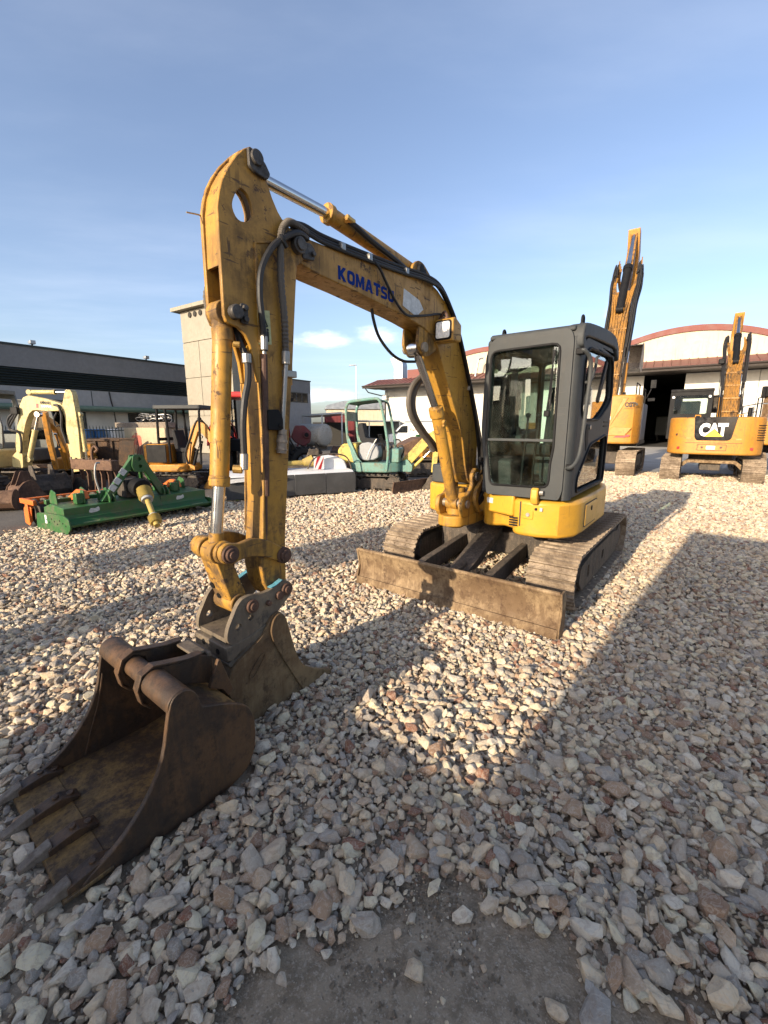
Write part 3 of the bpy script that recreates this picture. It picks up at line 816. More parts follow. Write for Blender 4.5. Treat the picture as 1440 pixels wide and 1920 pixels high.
# annex at the left end
M().bb((-25.5, 0.0, 0), (S0 - 0.002, 14, 5.62)).build('annex_wall', MAT['whitewall'], hall, smooth=False)
M().prism([(0.002, 6.66), (6, 7.2), (14.2, 7.3), (14.2, 5.66), (0.002, 5.66)], 'x', -26.6, S0 - 0.21).build('annex_roof', MAT['brownroof'], hall, smooth=False)
M().prism(rect(-22.9, 6.6, -21.4, 7.55), 'y', 0.4, 1.4).build('parapet_block', MAT['redtrim'], hall, smooth=False)
M().tube([(-26.4, -2.5, 5.6), (-26.35, -2.0, 5.2), (-25.7, -0.12, 4.9), (-25.4, -0.1, 4.7), (-25.4, -0.1, 0.1)], 0.06, 8).build('downpipe', MAT['darktimber'], hall)
M().box((-25.3, -0.35, 4.75), (0.5, 0.3, 0.5)).build('wall_lamp', MAT['lens'], hall, bevel=0.03)
M().bb((-24.3, -0.012, 0.1), (-24.27, 0.0, 5.5)).build('wall_joint', MAT['galv'], hall, smooth=False)
for s in (12.0,):
    w = M().prism(rect(s - 0.5, 3.4, s + 0.5, 4.9), 'y', -0.02, 0.02, [rect(s - 0.42, 3.48, s + 0.42, 4.82)]).build('window', MAT['galv'], hall, smooth=False)
    M().bb((s - 0.42, 0.0, 3.48), (s + 0.42, 0.015, 4.82)).build('pane', MAT['winglass'], w, smooth=False)
# flat panel whose dark colour stands for a shaded opening under the canopy
M().bb((-16.6, -0.02, 0.1), (-15.4, 0.015, 4.9)).build('side_door', MAT['shadedark'], hall, smooth=False)
M().cyl((-14.6, -1.2, 6.2), (-14.35, -1.2, 7.7), 0.10, n=10).tube([(-14.35, -1.2, 7.7), (-14.1, -1.2, 7.85), (-13.9, -1.2, 7.8)], 0.1, 8).build('roof_pipe', MAT['galv'], hall)

# duct with a bent outlet on the annex roof
duct = thing('roof_duct', 'galvanised ventilation duct with a curved hood on the brown annex roof', 'vent duct', (21.5 - 0.839 * 24.1 - 0.544 * -1.0, 35 + 0.544 * 24.1 + 0.839 * 1.0, 6.5), math.atan2(-0.544, 0.839))
M().bb((-0.55, -0.5, 0.0), (0.55, 0.5, 1.45)).build('duct', MAT['galv'], duct, bevel=0.02)
hood = [(0.55, 1.452)] + [(-0.55 + 1.1 * math.cos(a), 1.452 + 1.05 * math.sin(a)) for a in [R(x) for x in range(0, 100, 10)]] + [(-1.05, 2.35), (-0.7, 1.70), (-0.55, 1.452)]
M().prism(hood, 'y', -0.5, 0.5).build('hood', MAT['galv'], duct, smooth=False)
M().prism([(-1.10, 2.36), (-1.0, 2.40), (-0.60, 1.72), (-0.72, 1.66)], 'y', -0.46, 0.46).build('outlet', MAT['black'], duct, smooth=False)

# --- long grey factory at the left (local x along the wall away from the camera, y away from us)
fac = placed('grey_factory', 'long grey panel factory with dark louvre band and recessed ground floor', 'factory', (-19.2, 22), (0.545, 0.839))
L0, L1 = -26, 22.7
D = 24
M().bb((L0, 0.0, 4.56), (L1, D, 5.62)).build('parapet_panel', MAT['greypanel'], fac, smooth=False)
M().bb((L0, -0.05, 5.62), (L1 + 0.05, D, 5.72)).build('coping', MAT['louvre'], fac, smooth=False)
M().bb((L0, 0.12, 3.62), (19.4, D, 4.56)).build('louvre_back', MAT['louvre'], fac, smooth=False)
for k in range(7):
    z = 3.68 + k * 0.128
    M().prism([(0.0, z), (0.11, z + 0.085), (0.11, z + 0.105), (-0.02, z + 0.02)], 'x', L0, 19.4).build('slat', MAT['louvre'], fac, smooth=False)
M().bb((L0, 0.0, 2.62), (19.4, D, 3.62)).build('wall_panel', MAT['palepanel'], fac, smooth=False)
M().bb((19.4, 0.0, 0.0), (L1, D, 4.56)).build('end_wall', MAT['palepanel'], fac, smooth=False)
for x in (4.2, 11.8): M().bb((x - 0.02, -0.006, 2.7), (x + 0.02, 0.0, 3.6)).build('panel_joint', MAT['louvre'], fac, smooth=False)
M().tube([(5.15, -0.05, 3.6), (5.2, -0.05, 3.1), (5.3, -0.05, 2.5), (5.35, -0.05, 1.0)], 0.035, 6).build('wall_cable', MAT['rubber'], fac)
M().tube([(L0, -0.12, 2.60), (19.4, -0.12, 2.60)], 0.16, 10).build('eaves_pipe', MAT['greenpipe'], fac)
M().bb((L0, 0.6, 0.0), (19.4, 0.9, 2.62)).build('ground_floor_wall', MAT['whitewall'], fac, smooth=False)
for (a, b, z0) in ((-6, -1.5, 0.9), (3.2, 4.0, 0.2), (3.3 + 3.1, 9.4, 1.0), (11, 14, 1.0), (15, 18, 1.0)):
    w = M().prism(rect(a, z0, b, 2.42), 'y', 0.56, 0.598, [rect(a + 0.06, z0 + 0.06, b - 0.06, 2.36)]).build('window', MAT['louvre'], fac, smooth=False)
    n = max(1, int((b - a) / 0.9))
    for i in range(n):
        xa = a + 0.06 + (b - a - 0.12) * i / n; xb = a + 0.06 + (b - a - 0.12) * (i + 1) / n
        M().bb((xa + 0.02, 0.57, z0 + 0.06), (xb - 0.02, 0.59, 2.36)).build('pane', MAT['winglass'], w, smooth=False)
w = M().prism(rect(20.1, 3.72, 22.3, 4.6), 'y', -0.03, 0.0, [rect(20.17, 3.79, 22.23, 4.53)]).build('window', MAT['louvre'], fac, smooth=False)
for i in range(3):
    M().bb((20.19 + i * 0.69, -0.02, 3.80), (20.83 + i * 0.69, -0.006, 4.52)).build('pane', MAT['winglass'], w, smooth=False)
M().box((19.8, -0.25, 3.9), (0.5, 0.4, 0.3)).build('wall_floodlight', MAT['black'], fac, bevel=0.02)
for x in (1.7, 7.6):
    t = thing('roof_floodlight', 'small grey floodlight on the factory roof edge ' + ('above the cream excavator' if x < 3 else 'beside the concrete tower'), 'floodlight', (-19.2 + 0.545 * x, 22 + 0.839 * x, 5.72), math.atan2(0.839, 0.545))
    M().cyl((0, 0, 0), (0, 0, 0.06), 0.04).build('bracket', MAT['black'], t)
    M().prism([(-0.17, 0.06), (0.12, 0.06), (0.17, 0.2), (-0.17, 0.24)], 'x', -0.12, 0.12).build('lamp_head', MAT['galv'], t, bevel=0.01)

# --- concrete tower
tow = placed('concrete_tower', 'tall bare concrete tower with overhanging flat cap and three vent holes', 'tower', (-11.9, 26.7), (0.839, -0.544))
zs = [0.0, 2.2, 4.4, 6.4, 8.12]
for i in range(4):
    jx = (2.2, 1.5, 1.52, 4.3)[i]
    for a, b in ((0, jx - 0.02), (jx + 0.02, 4.3)):
        if b - a < 0.1: continue
        M().bb((a, 0.0, zs[i] + 0.022), (b, 0.25, zs[i + 1] - 0.022)).build('concrete_panel', MAT['towercon'], tow, smooth=False)
M().bb((0.02, 0.06, 0), (4.28, 4.0, 8.12)).build('core', MAT['towercon'], tow, smooth=False)
for k in range(5):
    M().bb((-0.42 + k * 1.04, -0.35, 8.125), (-0.42 + k * 1.04 + 1.03, 4.4, 8.32)).build('cap_slab', MAT['towercon'], tow, smooth=False)
for x in (0.94, 1.42, 1.92):
    M().cyl((x, -0.05, 7.85), (x, 0.02, 7.85), 0.15, n=14).cyl((x, -0.06, 7.85), (x, -0.05, 7.85), 0.11, n=14).build('vent_hole', MAT['shadedark'], tow)

# --- far background
far = thing('far_warehouse', 'low far warehouse with pale grey roof and cream wall', 'warehouse', (-9, 66, 0), R(6))
M().prism([(0, 4.2), (16, 4.2), (16, 5.3), (3, 5.4), (0.4, 4.75)], 'y', 0, 24).build('roof', MAT['galv'], far, smooth=False)
M().bb((0.3, 0.3, 0), (16, 23.5, 4.2)).build('wall', MAT['hallwall'], far, smooth=False)
lamp = thing('street_lamp', 'tall slim street lamp far behind the green mini excavator', 'street lamp', (-3.75, 60, 0))
M().cyl((0, 0, 0), (0, 0, 9.6), 0.10, 0.06, 8).build('pole', MAT['galv'], lamp)
M().prism([(-0.95, 9.55), (0.05, 9.62), (0.05, 9.74), (-0.9, 9.68)], 'y', -0.15, 0.15).build('lamp_head', MAT['galv'], lamp)
# open shed with a flat roof
def shed(x0, x1, y, z, slope, label, depth=5):
    t = thing('open_shed', label, 'shed', (x0, y, 0), 0)
    w = x1 - x0
    M().prism([(0, z), (w, z + slope), (w, z + slope + 0.12), (0, z + 0.12)], 'y', 0, depth).build('roof', MAT['galv'], t, smooth=False)
    n = max(2, int(w / 2.2))
    for i in range(n + 1):
        M().bb((w * i / n - 0.05, 0.1, 0), (w * i / n + 0.05, 0.2, z + slope * i / n)).build('post', MAT['galv'], t, smooth=False)
    M().bb((0, depth - 0.1, 0), (w, depth, z - 0.4)).build('back_wall', MAT['shadedark'], t, smooth=False)
    return t
shed(-6.2, -3.2, 33, 2.35, 0.2, 'small open shed with a sloping sheet roof behind the white tank')
shed(-4.6, 1.6, 44, 2.1, 0.0, 'long low open shed in shade left of the white annex', 7)
MAT['containerred'] = flat('dull_container_red', (0.13, 0.018, 0.02), 0.6, var=0.3, scale=1.5)
blk = thing('red_container', 'red freight container in the shade of the sheds', 'container', (-5.6, 41, 0), 0)
M().bb((0, 0, 0.15), (2.8, 2.2, 2.75)).build('body', MAT['containerred'], blk, bevel=0.02)
for i in range(9): M().bb((0.15 + i * 0.3, -0.03, 0.3), (0.28 + i * 0.3, 0.0, 2.6)).build('rib', MAT['containerred'], blk, smooth=False)
# white tank on legs
MAT['tankwhite'] = paint('weathered_tank_white', (0.36, 0.35, 0.32), dirt=(0.2, 0.17, 0.13), dirt_amt=0.6, chip_amt=0.4, rough=0.7)
tank = thing('white_tank', 'weathered white cylindrical tank lying beside the open shed', 'tank', (-5.0, 31, 0), R(-30))
M().cyl((-1.1, 0, 1.0), (1.0, 0, 1.0), 0.78, n=24).build('tank_body', MAT['tankwhite'], tank, bevel=0.03)
M().ball((1.0, 0, 1.0), (0.22, 0.775, 0.775), 16, 10).build('end_cap', MAT['tankwhite'], tank)
for x in (-0.7, 0.6): M().bb((x - 0.08, -0.6, 0), (x + 0.08, 0.6, 0.5)).build('leg', MAT['trackframe'], tank, smooth=False)
# picket fence in front of the factory
fence = placed('picket_fence', 'dark metal picket fence in front of the grey factory', 'fence', (-17.6, 20.2), (0.545, 0.839))
pk = M()
for i in range(90): pk.bb((-4 + i * 0.16, -0.012, 0.1), (-4 + i * 0.16 + 0.035, 0.012, 1.55)).add([(-4 + i * 0.16, 0, 1.55), (-4 + i * 0.16 + 0.035, 0, 1.55), (-4 + i * 0.16 + 0.017, 0, 1.66)], [(0, 1, 2)])
pk.build('pickets', MAT['louvre'], fence, smooth=False, kind='stuff')
for z in (0.3, 1.35): M().bb((-4, 0.014, z), (10.4, 0.04, z + 0.05)).build('rail', MAT['louvre'], fence, smooth=False)
MAT['blueplastic'] = flat('blue_plastic', (0.03, 0.12, 0.30), 0.4)
for k, (x, y, lb) in enumerate([(-15.75, 24.0, 'blue plastic barrel behind the fence, nearest the white barrel'), (-16.1, 23.5, 'blue plastic barrel behind the fence, furthest from the white barrel')]):
    b = thing('plastic_barrel', lb, 'barrel', (x, y, 0), 0, 'barrels behind the fence')
    M().cyl((0, 0, 0.0), (0, 0, 1.45), 0.3, n=16).build('drum', MAT['blueplastic'], b, bevel=0.04)
    M().tube([(0.305 * math.cos(a), 0.305 * math.sin(a), 0.75) for a in [R(t) for t in range(0, 361, 24)]], 0.02, 6).build('hoop', MAT['blueplastic'], b)
b = thing('plastic_barrel', 'white plastic barrel behind the fence beside the blue ones', 'barrel', (-15.35, 24.6, 0), 0, 'barrels behind the fence')
M().cyl((0, 0, 0.0), (0, 0, 1.45), 0.3, n=16).build('drum', MAT['white'], b, bevel=0.04)
# precast block wall with worn red lettering
MAT['blockwall'] = paint('old_concrete_block', (0.40, 0.33, 0.22), dirt=(0.2, 0.16, 0.11), dirt_amt=0.4, chip_amt=0.2, rough=0.95, scale=0.6, grain=0.12)
MAT['redfaded'] = flat('faded_red_print', (0.33, 0.10, 0.07), 0.8, var=0.4, scale=14)
bw = thing('concrete_block', 'large stained concrete block with a faded red print beside the black canopy excavator', 'concrete block', (-9.35, 15.6, 0), R(-33))
M().bb((0, 0, 0), (2.6, 0.8, 1.55)).build('block', MAT['blockwall'], bw, bevel=0.03)
q = M(); q.prism(rnd(rect(0.52, 0.95, 1.12, 1.28), 0.10), 'y', -0.004, 0.001)
for i in range(6): q.bb((0.50 + i * 0.115, -0.006, 0.62 + 0.05 * (i % 2)), (0.56 + i * 0.115, -0.001, 1.40 - 0.07 * abs(i - 2.5)))
q.build('red_print', MAT['redfaded'], bw, smooth=False)
bm_ = thing('timber_beam', 'grey timber beam lying across the top of the stained concrete block', 'beam', (-9.4, 15.6, 1.55), R(-33))
M().bb((-0.7, 0.1, 0.0), (2.7, 0.45, 0.18)).build('beam', MAT['wornsteel'], bm_, bevel=0.01)
cb = M()
for i in range(9):
    r0 = random.Random(i)
    c0 = (1.2 + r0.uniform(-0.3, 1.2), 0.25, 0.22)
    cb.tube([(c0[0] + 0.45 * math.cos(a + i) * r0.uniform(0.8, 1.2), 0.25 + 0.2 * math.sin(a * 1.3), 0.22 + 0.02 * i + 0.14 * abs(math.sin(a + i))) for a in [t * 0.5 for t in range(10)]], 0.012, 5, 3)
cb.xform(Matrix.Translation((-9.4, 15.6, 1.51)) @ Matrix.Rotation(R(-33), 4, 'Z'))
tag(cb.build('wire_tangle', MAT['steel']), 'tangle of stiff grey wire lying on the timber beam', 'wire')
# ------------------------------------------------------------------ the yellow mini excavator in the middle
EX = thing('mini_excavator', 'yellow tracked mini excavator with grey cab, its boom and narrow bucket reaching towards us', 'excavator', (1.5499, 4.9087, 0), R(-127.5), 'yellow excavators')
YB = -0.21                                   # the plane of the boom
YA = -0.172                                  # the plane of the arm

# --- dozer blade
prof = [(1.655, 0.0), (1.668, 0.05), (1.640, 0.11), (1.628, 0.18), (1.636, 0.26), (1.662, 0.335), (1.672, 0.36)]
prof = [(a + 0.03, b) for a, b in prof]
bl = M().shell(prof, 'y', -0.985, 0.985, 0.035).build('dozer_blade', MAT['blade'], EX, bevel=0.004)
M().shell([(1.703, -0.015), (1.712, 0.035), (1.697, 0.085)], 'y', -0.99, 0.99, -0.012).build('cutting_edge', MAT['blade'], bl, bevel=0.003)
M().cyl((1.688, -0.985, 0.362), (1.688, 0.985, 0.362), 0.019, n=10).build('top_edge', MAT['blade'], bl)
for sgn in (-1, 1):
    M().prism([(1.70, 0.0), (1.705, 0.09), (1.665, 0.2), (1.705, 0.372), (1.62, 0.372), (1.57, 0.3), (1.57, 0.06), (1.62, 0.0)], 'y', sgn * 0.985, sgn * 1.003).build('end_plate', MAT['blade'], bl, bevel=0.003)
for sgn in (-1, 1):
    y0 = sgn * 0.34
    M().prism([(1.62, 0.10), (1.62, 0.30), (1.45, 0.335), (0.62, 0.42), (0.62, 0.28), (1.42, 0.17)], 'y', y0 - 0.035, y0 + 0.035).build('blade_arm', MAT['trackframe'], EX, bevel=0.006)
M().box((1.50, 0, 0.23), (0.10, 0.80, 0.12)).build('cross_beam', MAT['trackframe'], EX, bevel=0.01)
M().prism(rnd([(1.40, 0.27), (1.22, 0.33), (0.62, 0.56), (0.60, 0.50), (1.20, 0.25)], 0.02), 'y', -0.11, 0.09).build('cylinder_guard', MAT['trackframe'], EX, bevel=0.006)
M().cyl((1.50, -0.01, 0.27), (1.30, -0.01, 0.31), 0.045, n=14).cyl((1.51, -0.10, 0.26), (1.51, 0.08, 0.26), 0.035, n=12).bb((1.45, -0.09, 0.2), (1.56, -0.06, 0.33)).bb((1.45, 0.04, 0.2), (1.56, 0.07, 0.33)).build('blade_cylinder', MAT['trackframe'], EX, bevel=0.004)

# --- undercarriage
M().prism(rnd([(-0.62, -0.60), (0.72, -0.60), (0.62, -0.25), (0.62, 0.25), (0.72, 0.60), (-0.62, 0.60), (-0.5, 0.2), (-0.5, -0.2)], 0.06), 'z', 0.27, 0.50).build('centre_frame', MAT['trackframe'], EX, bevel=0.01)
M().cyl((0, 0, 0.50), (0, 0, 0.635), 0.40, n=36).build('slew_ring', MAT['trackframe'], EX, bevel=0.008)
# shoe: plate with three bars and bolt holes
def shoe_mesh(wid, pitch):
    q = M()
    q.bb((-pitch * 0.49, -wid / 2, -0.010), (pitch * 0.49, wid / 2, 0.004))
    for x, h in ((-pitch * 0.40, 0.026), (0.0, 0.019), (pitch * 0.38, 0.026)):
        q.prism([(x - 0.011, 0.004), (x - 0.006, h), (x + 0.006, h), (x + 0.011, 0.004)], 'y', -wid / 2, wid / 2)
    for y in (-0.07, 0.07):
        for x in (-pitch * 0.2, pitch * 0.2): q.cyl((x, y, 0.004), (x, y, 0.013), 0.010, n=6)
    me_o = q.build('track_shoe', MAT['tracksteel'], None)
    me = me_o.data; bpy.data.objects.remove(me_o)
    return me
def track_path(L, rad, zc, n, back=0.0):
    """n places evenly round the track: position, angle"""
    per = 2 * L + 2 * math.pi * rad
    for i in range(n):
        s = (i + 0.35) / n * per
        if s < L: yield (-L / 2 + s, zc + rad, 0.0)
        elif s < L + math.pi * rad:
            a = (s - L) / rad; yield (L / 2 + rad * math.sin(a), zc + rad * math.cos(a), a)
        elif s < 2 * L + math.pi * rad:
            yield (L / 2 - (s - L - math.pi * rad), zc - rad, math.pi)
        else:
            a = (s - 2 * L - math.pi * rad) / rad; yield (-L / 2 - rad * math.sin(a), zc - rad * math.cos(a), math.pi + a)
SHOE = shoe_mesh(0.40, 0.135)
for sgn in (-1, 1):
    y = sgn * 0.785
    outer = sgn * 0.955
    fr = M().prism(rnd([(-1.05, 0.20), (-0.95, 0.12), (0.98, 0.12), (1.08, 0.22), (1.02, 0.38), (0.75, 0.41), (-0.75, 0.41), (-1.02, 0.38)], 0.05), 'y', y - 0.13, y + 0.13).build('track', MAT['trackframe'], EX, bevel=0.01)
    M().prism(rnd([(-0.86, 0.10), (0.80, 0.10), (0.94, 0.22), (0.88, 0.35), (0.5, 0.39), (-0.6, 0.39), (-0.94, 0.34)], 0.03), 'y', sgn * 0.918, sgn * 0.945, [rnd(rect(-0.1, 0.2, 0.0, 0.3), 0.02), rnd(rect(0.55, 0.18, 0.63, 0.3), 0.02)]).build('side_plate', MAT['trackframe'], fr, bevel=0.004)
    M().cyl((1.03, y - 0.05, 0.267), (1.03, y + 0.05, 0.267), 0.195, n=28).cyl((1.03, y - 0.1, 0.267), (1.03, y + 0.1, 0.267), 0.08, n=18).build('idler', MAT['trackframe'], fr, bevel=0.008)
    teeth = []
    for k in range(36):
        a = 2 * math.pi * k / 36; rr = 0.205 if k % 2 else 0.175
        teeth.append((-1.03 + rr * math.cos(a), 0.267 + rr * math.sin(a)))
    M().prism(teeth, 'y', y - 0.03, y + 0.03).cyl((-1.03, y - 0.15, 0.267), (-1.03, y + 0.15, 0.267), 0.13, n=22).build('sprocket', MAT['trackframe'], fr, bevel=0.004)
    for x in (-0.7, -0.25, 0.2, 0.65):
        M().cyl((x, y - 0.12, 0.105), (x, y + 0.12, 0.105), 0.065, n=16).build('roller', MAT['trackframe'], fr, bevel=0.006)
    for (px, pz, a) in track_path(2.06, 0.232, 0.262, 42):
        link('track_shoe', SHOE, fr, (px, y, pz), (0, a, 0))

# --- house: yellow skirt, rear, hood
deck = [(1.16, 0.40), (1.19, 0.47), (1.19, 0.62), (1.13, 0.78), (0.98, 0.885), (0.75, 0.90), (-0.15, 0.90), (-0.45, 0.84), (-0.72, 0.70), (-0.92, 0.45), (-1.0, 0.0), (-0.92, -0.45), (-0.74, -0.70), (-0.5, -0.84), (-0.1, -0.88), (0.45, -0.88), (0.60, -0.82), (0.68, -0.68), (0.68, -0.40), (0.62, -0.33), (0.55, -0.2), (0.62, -0.06), (0.95, 0.02), (1.0, 0.10), (0.92, 0.22), (0.98, 0.33)]
body = M().prism(deck, 'z', 0.63, 0.955).build('body', MAT['yellow_clean'], EX, bevel=0.035, seg=4)
# recessed panel edge next to the boom foot
M().prism([(0.96, 0.10), (1.06, 0.10), (1.165, 0.36), (1.165, 0.40), (1.06, 0.40), (0.95, 0.22)], 'z', 0.79, 1.0).build('front_cowl', MAT['yellow_clean'], body, bevel=0.02, seg=3)
M().box((1.075, 0.135, 0.90), (0.006, 0.075, 0.05), (0, 0, R(-20))).build('reflector', MAT['sticker'], body, bevel=0.002)
# panel seams, cover, lock, grille slots, camera boss on the skirt
M().bb((1.1925, 0.465, 0.72), (1.196, 0.475, 0.94)).build('seam', MAT['darkin'], body, smooth=False)
M().prism(rnd(rect(0.30, 0.685, 0.76, 0.90), 0.02), 'y', 0.895, 0.905, [rnd(rect(0.306, 0.691, 0.754, 0.894), 0.018)]).build('cover_seam', MAT['darkin'], body, smooth=False)
M().prism(rnd(rect(0.310, 0.694, 0.750, 0.890), 0.018), 'y', 0.89, 0.909).build('side_cover', MAT['yellow_clean'], body, bevel=0.005)
M().cyl((0.53, 0.905, 0.835), (0.53, 0.914, 0.835), 0.024, n=16).build('lock', MAT['black'], body, bevel=0.002)
gr = M()
for k in range(4): gr.bb((1.188, 0.335 + 0.04, 0.715 + k * 0.022), (1.197, 0.335 + 0.115, 0.728 + k * 0.022))
gr.build('grille_slots', MAT['black'], body, smooth=False)
M().prism(rnd(rect(0.465 + 0.03, 0.79, 0.555 + 0.03, 0.87), 0.015), 'x', 1.185, 1.198).build('boss', MAT['yellow_clean'], body, bevel=0.005)
M().cyl((1.195, 0.54, 0.83), (1.205, 0.54, 0.83), 0.018, n=14).build('cap', MAT['steel'], body, bevel=0.002)
M().cyl((1.185, 0.605, 0.885), (1.200, 0.605, 0.885), 0.012, n=12).build('lock', MAT['black'], body)
M().box((1.186, 0.645, 0.885), (0.006, 0.03, 0.03), (0, 0, R(-24))).build('sticker', MAT['sticker'], body, smooth=False)
# tie down lug in front of the cab
M().prism(rnd([(1.18, 0.93), (1.235, 0.93), (1.25, 0.98), (1.245, 1.06), (1.215, 1.075), (1.18, 1.06)], 0.015), 'y', 0.565, 0.625).build('lug', MAT['yellow_clean'], body, bevel=0.012, seg=3)
M().cyl((1.2, 0.63, 1.03), (1.2, 0.66, 1.03), 0.022, n=10).build('bolt', MAT['steel'], body)
# dark hood on the far side and rear cover
M().prism(rnd([(0.62, -0.80), (0.62, -0.36), (-0.25, -0.30), (-0.25, 0.05), (-0.42, 0.06), (-0.45, 0.80), (-0.72, 0.62), (-0.93, 0.3), (-0.97, -0.2), (-0.75, -0.65), (-0.3, -0.82)], 0.06), 'z', 0.957, 1.16).build('rear_hood', MAT['cabgrey'], EX, bevel=0.04, seg=3)
M().prism(rnd([(-0.45, -0.72), (-0.45, 0.72), (-0.72, 0.55), (-0.9, 0.25), (-0.93, -0.15), (-0.75, -0.58)], 0.06), 'z', 1.16, 1.36).build('engine_cover', MAT['yellow_clean'], EX, bevel=0.05, seg=3)

# --- swing bracket
sw = M().prism(rnd([(0.70, -0.36), (0.98, -0.36), (1.24, -0.34), (1.30, -0.22), (1.24, -0.09), (1.0, -0.05), (0.74, -0.06)], 0.05), 'z', 0.63, 0.735).prism(rnd([(0.72, -0.33), (1.15, -0.33), (1.20, -0.2), (1.12, -0.09), (0.72, -0.08)], 0.05), 'z', 0.86, 0.955).cyl((1.10, YB, 0.60), (1.10, YB, 1.0), 0.085, n=20)
sw.build('swing_bracket', MAT['yellow'], EX, bevel=0.015, seg=3)
br = M()
for y in (YB - 0.125, YB + 0.125):
    br.prism(rnd([(0.90, 0.72), (1.22, 0.72), (1.27, 0.82), (1.24, 0.92), (1.12, 0.93), (1.03, 1.02), (1.05, 1.12), (0.98, 1.19), (0.90, 1.16), (0.86, 1.0)], 0.035), 'y', y - 0.022, y + 0.022)
br.bb((0.93, YB - 0.12, 0.74), (1.12, YB + 0.12, 0.84))
br.build('boom_bracket', MAT['yellow'], EX, bevel=0.008)
M().cyl((0.97, YB - 0.165, 1.10), (0.97, YB + 0.165, 1.10), 0.045, n=18).cyl((1.16, YB - 0.165, 0.85), (1.16, YB + 0.165, 0.85), 0.040, n=18).build('bracket_pin', MAT['wornsteel'], EX, bevel=0.005)

# --- boom
H = 0.088
out = [(3.195, 2.535), (3.15, 2.565), (3.08, 2.577), (2.876, 2.585), (2.453, 2.612), (2.10, 2.640), (1.95, 2.662), (1.80, 2.662), (1.687, 2.632), (1.551, 2.566), (1.426, 2.457), (1.272, 2.245), (1.116, 1.968), (0.946, 1.640), (0.86, 1.40), (0.865, 1.18), (0.91, 1.045), (0.985, 1.028), (1.04, 1.07), (1.10, 1.20),
       (1.182, 1.475), (1.31, 1.67), (1.433, 1.852), (1.56, 2.045), (1.66, 2.205), (1.76, 2.285), (1.88, 2.325), (2.06, 2.350), (2.218, 2.366), (2.454, 2.384), (2.738, 2.405), (2.989, 2.418), (3.147, 2.440), (3.20, 2.465), (3.214, 2.50)]
boom = M().prism(out, 'y', YB - H, YB + H).build('boom', MAT['yellow'], EX, bevel=0.006)
# raised boss plates at the arm end, ears for the arm cylinder, lugs for the boom cylinder
q = M()
for s in (-1, 1): q.cyl((3.167, YB + s * H, 2.505), (3.167, YB + s * (H + 0.012), 2.505), 0.075, n=24)
q.build('pivot_boss', MAT['yellow'], boom, bevel=0.004)
q = M()
for s in (-1, 1):
    q.prism(rnd([(2.05, 2.62), (2.02, 2.74), (1.95, 2.785), (1.88, 2.78), (1.77, 2.715), (1.70, 2.60)], 0.03), 'y', YB + s * 0.062 - 0.012, YB + s * 0.062 + 0.012)
q.build('cylinder_ear', MAT['yellow'], boom, bevel=0.004)
M().cyl((1.935, YB - 0.10, 2.72), (1.935, YB + 0.10, 2.72), 0.036, n=16).prism(rnd(rect(1.86, 2.66, 1.95, 2.74), 0.02), 'y', YB + 0.075, YB + 0.088).build('ear_pin', MAT['black'], boom, bevel=0.004)
q = M()
for s in (-1, 1):
    q.prism(rnd([(1.93, 2.34), (1.95, 2.20), (1.86, 2.12), (1.78, 2.13), (1.66, 2.20), (1.74, 2.30)], 0.03), 'y', YB + s * 0.065 - 0.012, YB + s * 0.065 + 0.012)
q.build('cylinder_lug', MAT['yellow'], boom, bevel=0.004)
M().cyl((1.87, YB - 0.10, 2.185), (1.87, YB + 0.10, 2.185), 0.038, n=16).build('lug_pin', MAT['wornsteel'], boom, bevel=0.004)
# pivot pin with keeper on the near side
M().cyl((3.167, YB - 0.14, 2.505), (3.167, YB + 0.145, 2.505), 0.042, n=22).cyl((3.167, YB + 0.145, 2.505), (3.167, YB + 0.158, 2.505), 0.030, n=20).prism(rnd([(3.13, 2.455), (3.045, 2.465), (3.04, 2.525), (3.07, 2.545), (3.15, 2.535)], 0.012), 'y', YB + 0.10, YB + 0.118).cyl((3.06, YB + 0.118, 2.495), (3.06, YB + 0.135, 2.495), 0.014, n=8).build('pivot_pin', MAT['pinsteel'], boom, bevel=0.004)
# lettering and worn sticker on the boom side
yk = YB + H + 0.0012
GLY = {
    'K': ([(0, 0), (.28, 0), (.28, .33), (.55, 0), (.9, 0), (.5, .52), (.88, 1), (.54, 1), (.28, .66), (.28, 1), (0, 1)], None, .9),
    'O': (rnd(rect(0, 0, .88, 1), .32), rnd(rect(.27, .25, .61, .75), .14), .88),
    'M': ([(0, 0), (.26, 0), (.26, .56), (.42, .08), (.6, .08), (.76, .56), (.76, 0), (1.02, 0), (1.02, 1), (.72, 1), (.51, .42), (.3, 1), (0, 1)], None, 1.02),
    'A': ([(0, 0), (.29, 0), (.35, .19), (.62, .19), (.68, 0), (.97, 0), (.64, 1), (.33, 1)], [(.42, .4), (.555, .4), (.487, .66)], .97),
    'T': ([(.3, 0), (.58, 0), (.58, .74), (.88, .74), (.88, 1), (0, 1), (0, .74), (.3, .74)], None, .88),
    'S': ([(0, 0), (.62, 0), (.84, .14), (.84, .44), (.66, .58), (.3, .62), (.27, .68), (.27, .74), (.33, .77), (.8, .77), (.8, 1), (.2, 1), (0, .86), (0, .54), (.18, .41), (.54, .37), (.57, .32), (.57, .26), (.52, .23), (0, .23)], None, .84),
    'U': ([(0, 1), (0, .2), (.18, 0), (.68, 0), (.86, .2), (.86, 1), (.59, 1), (.59, .3), (.53, .24), (.33, .24), (.27, .3), (.27, 1)], None, .86)}
q = M(); pen = 0.0; hx = 0.0755; sx_ = 0.0800
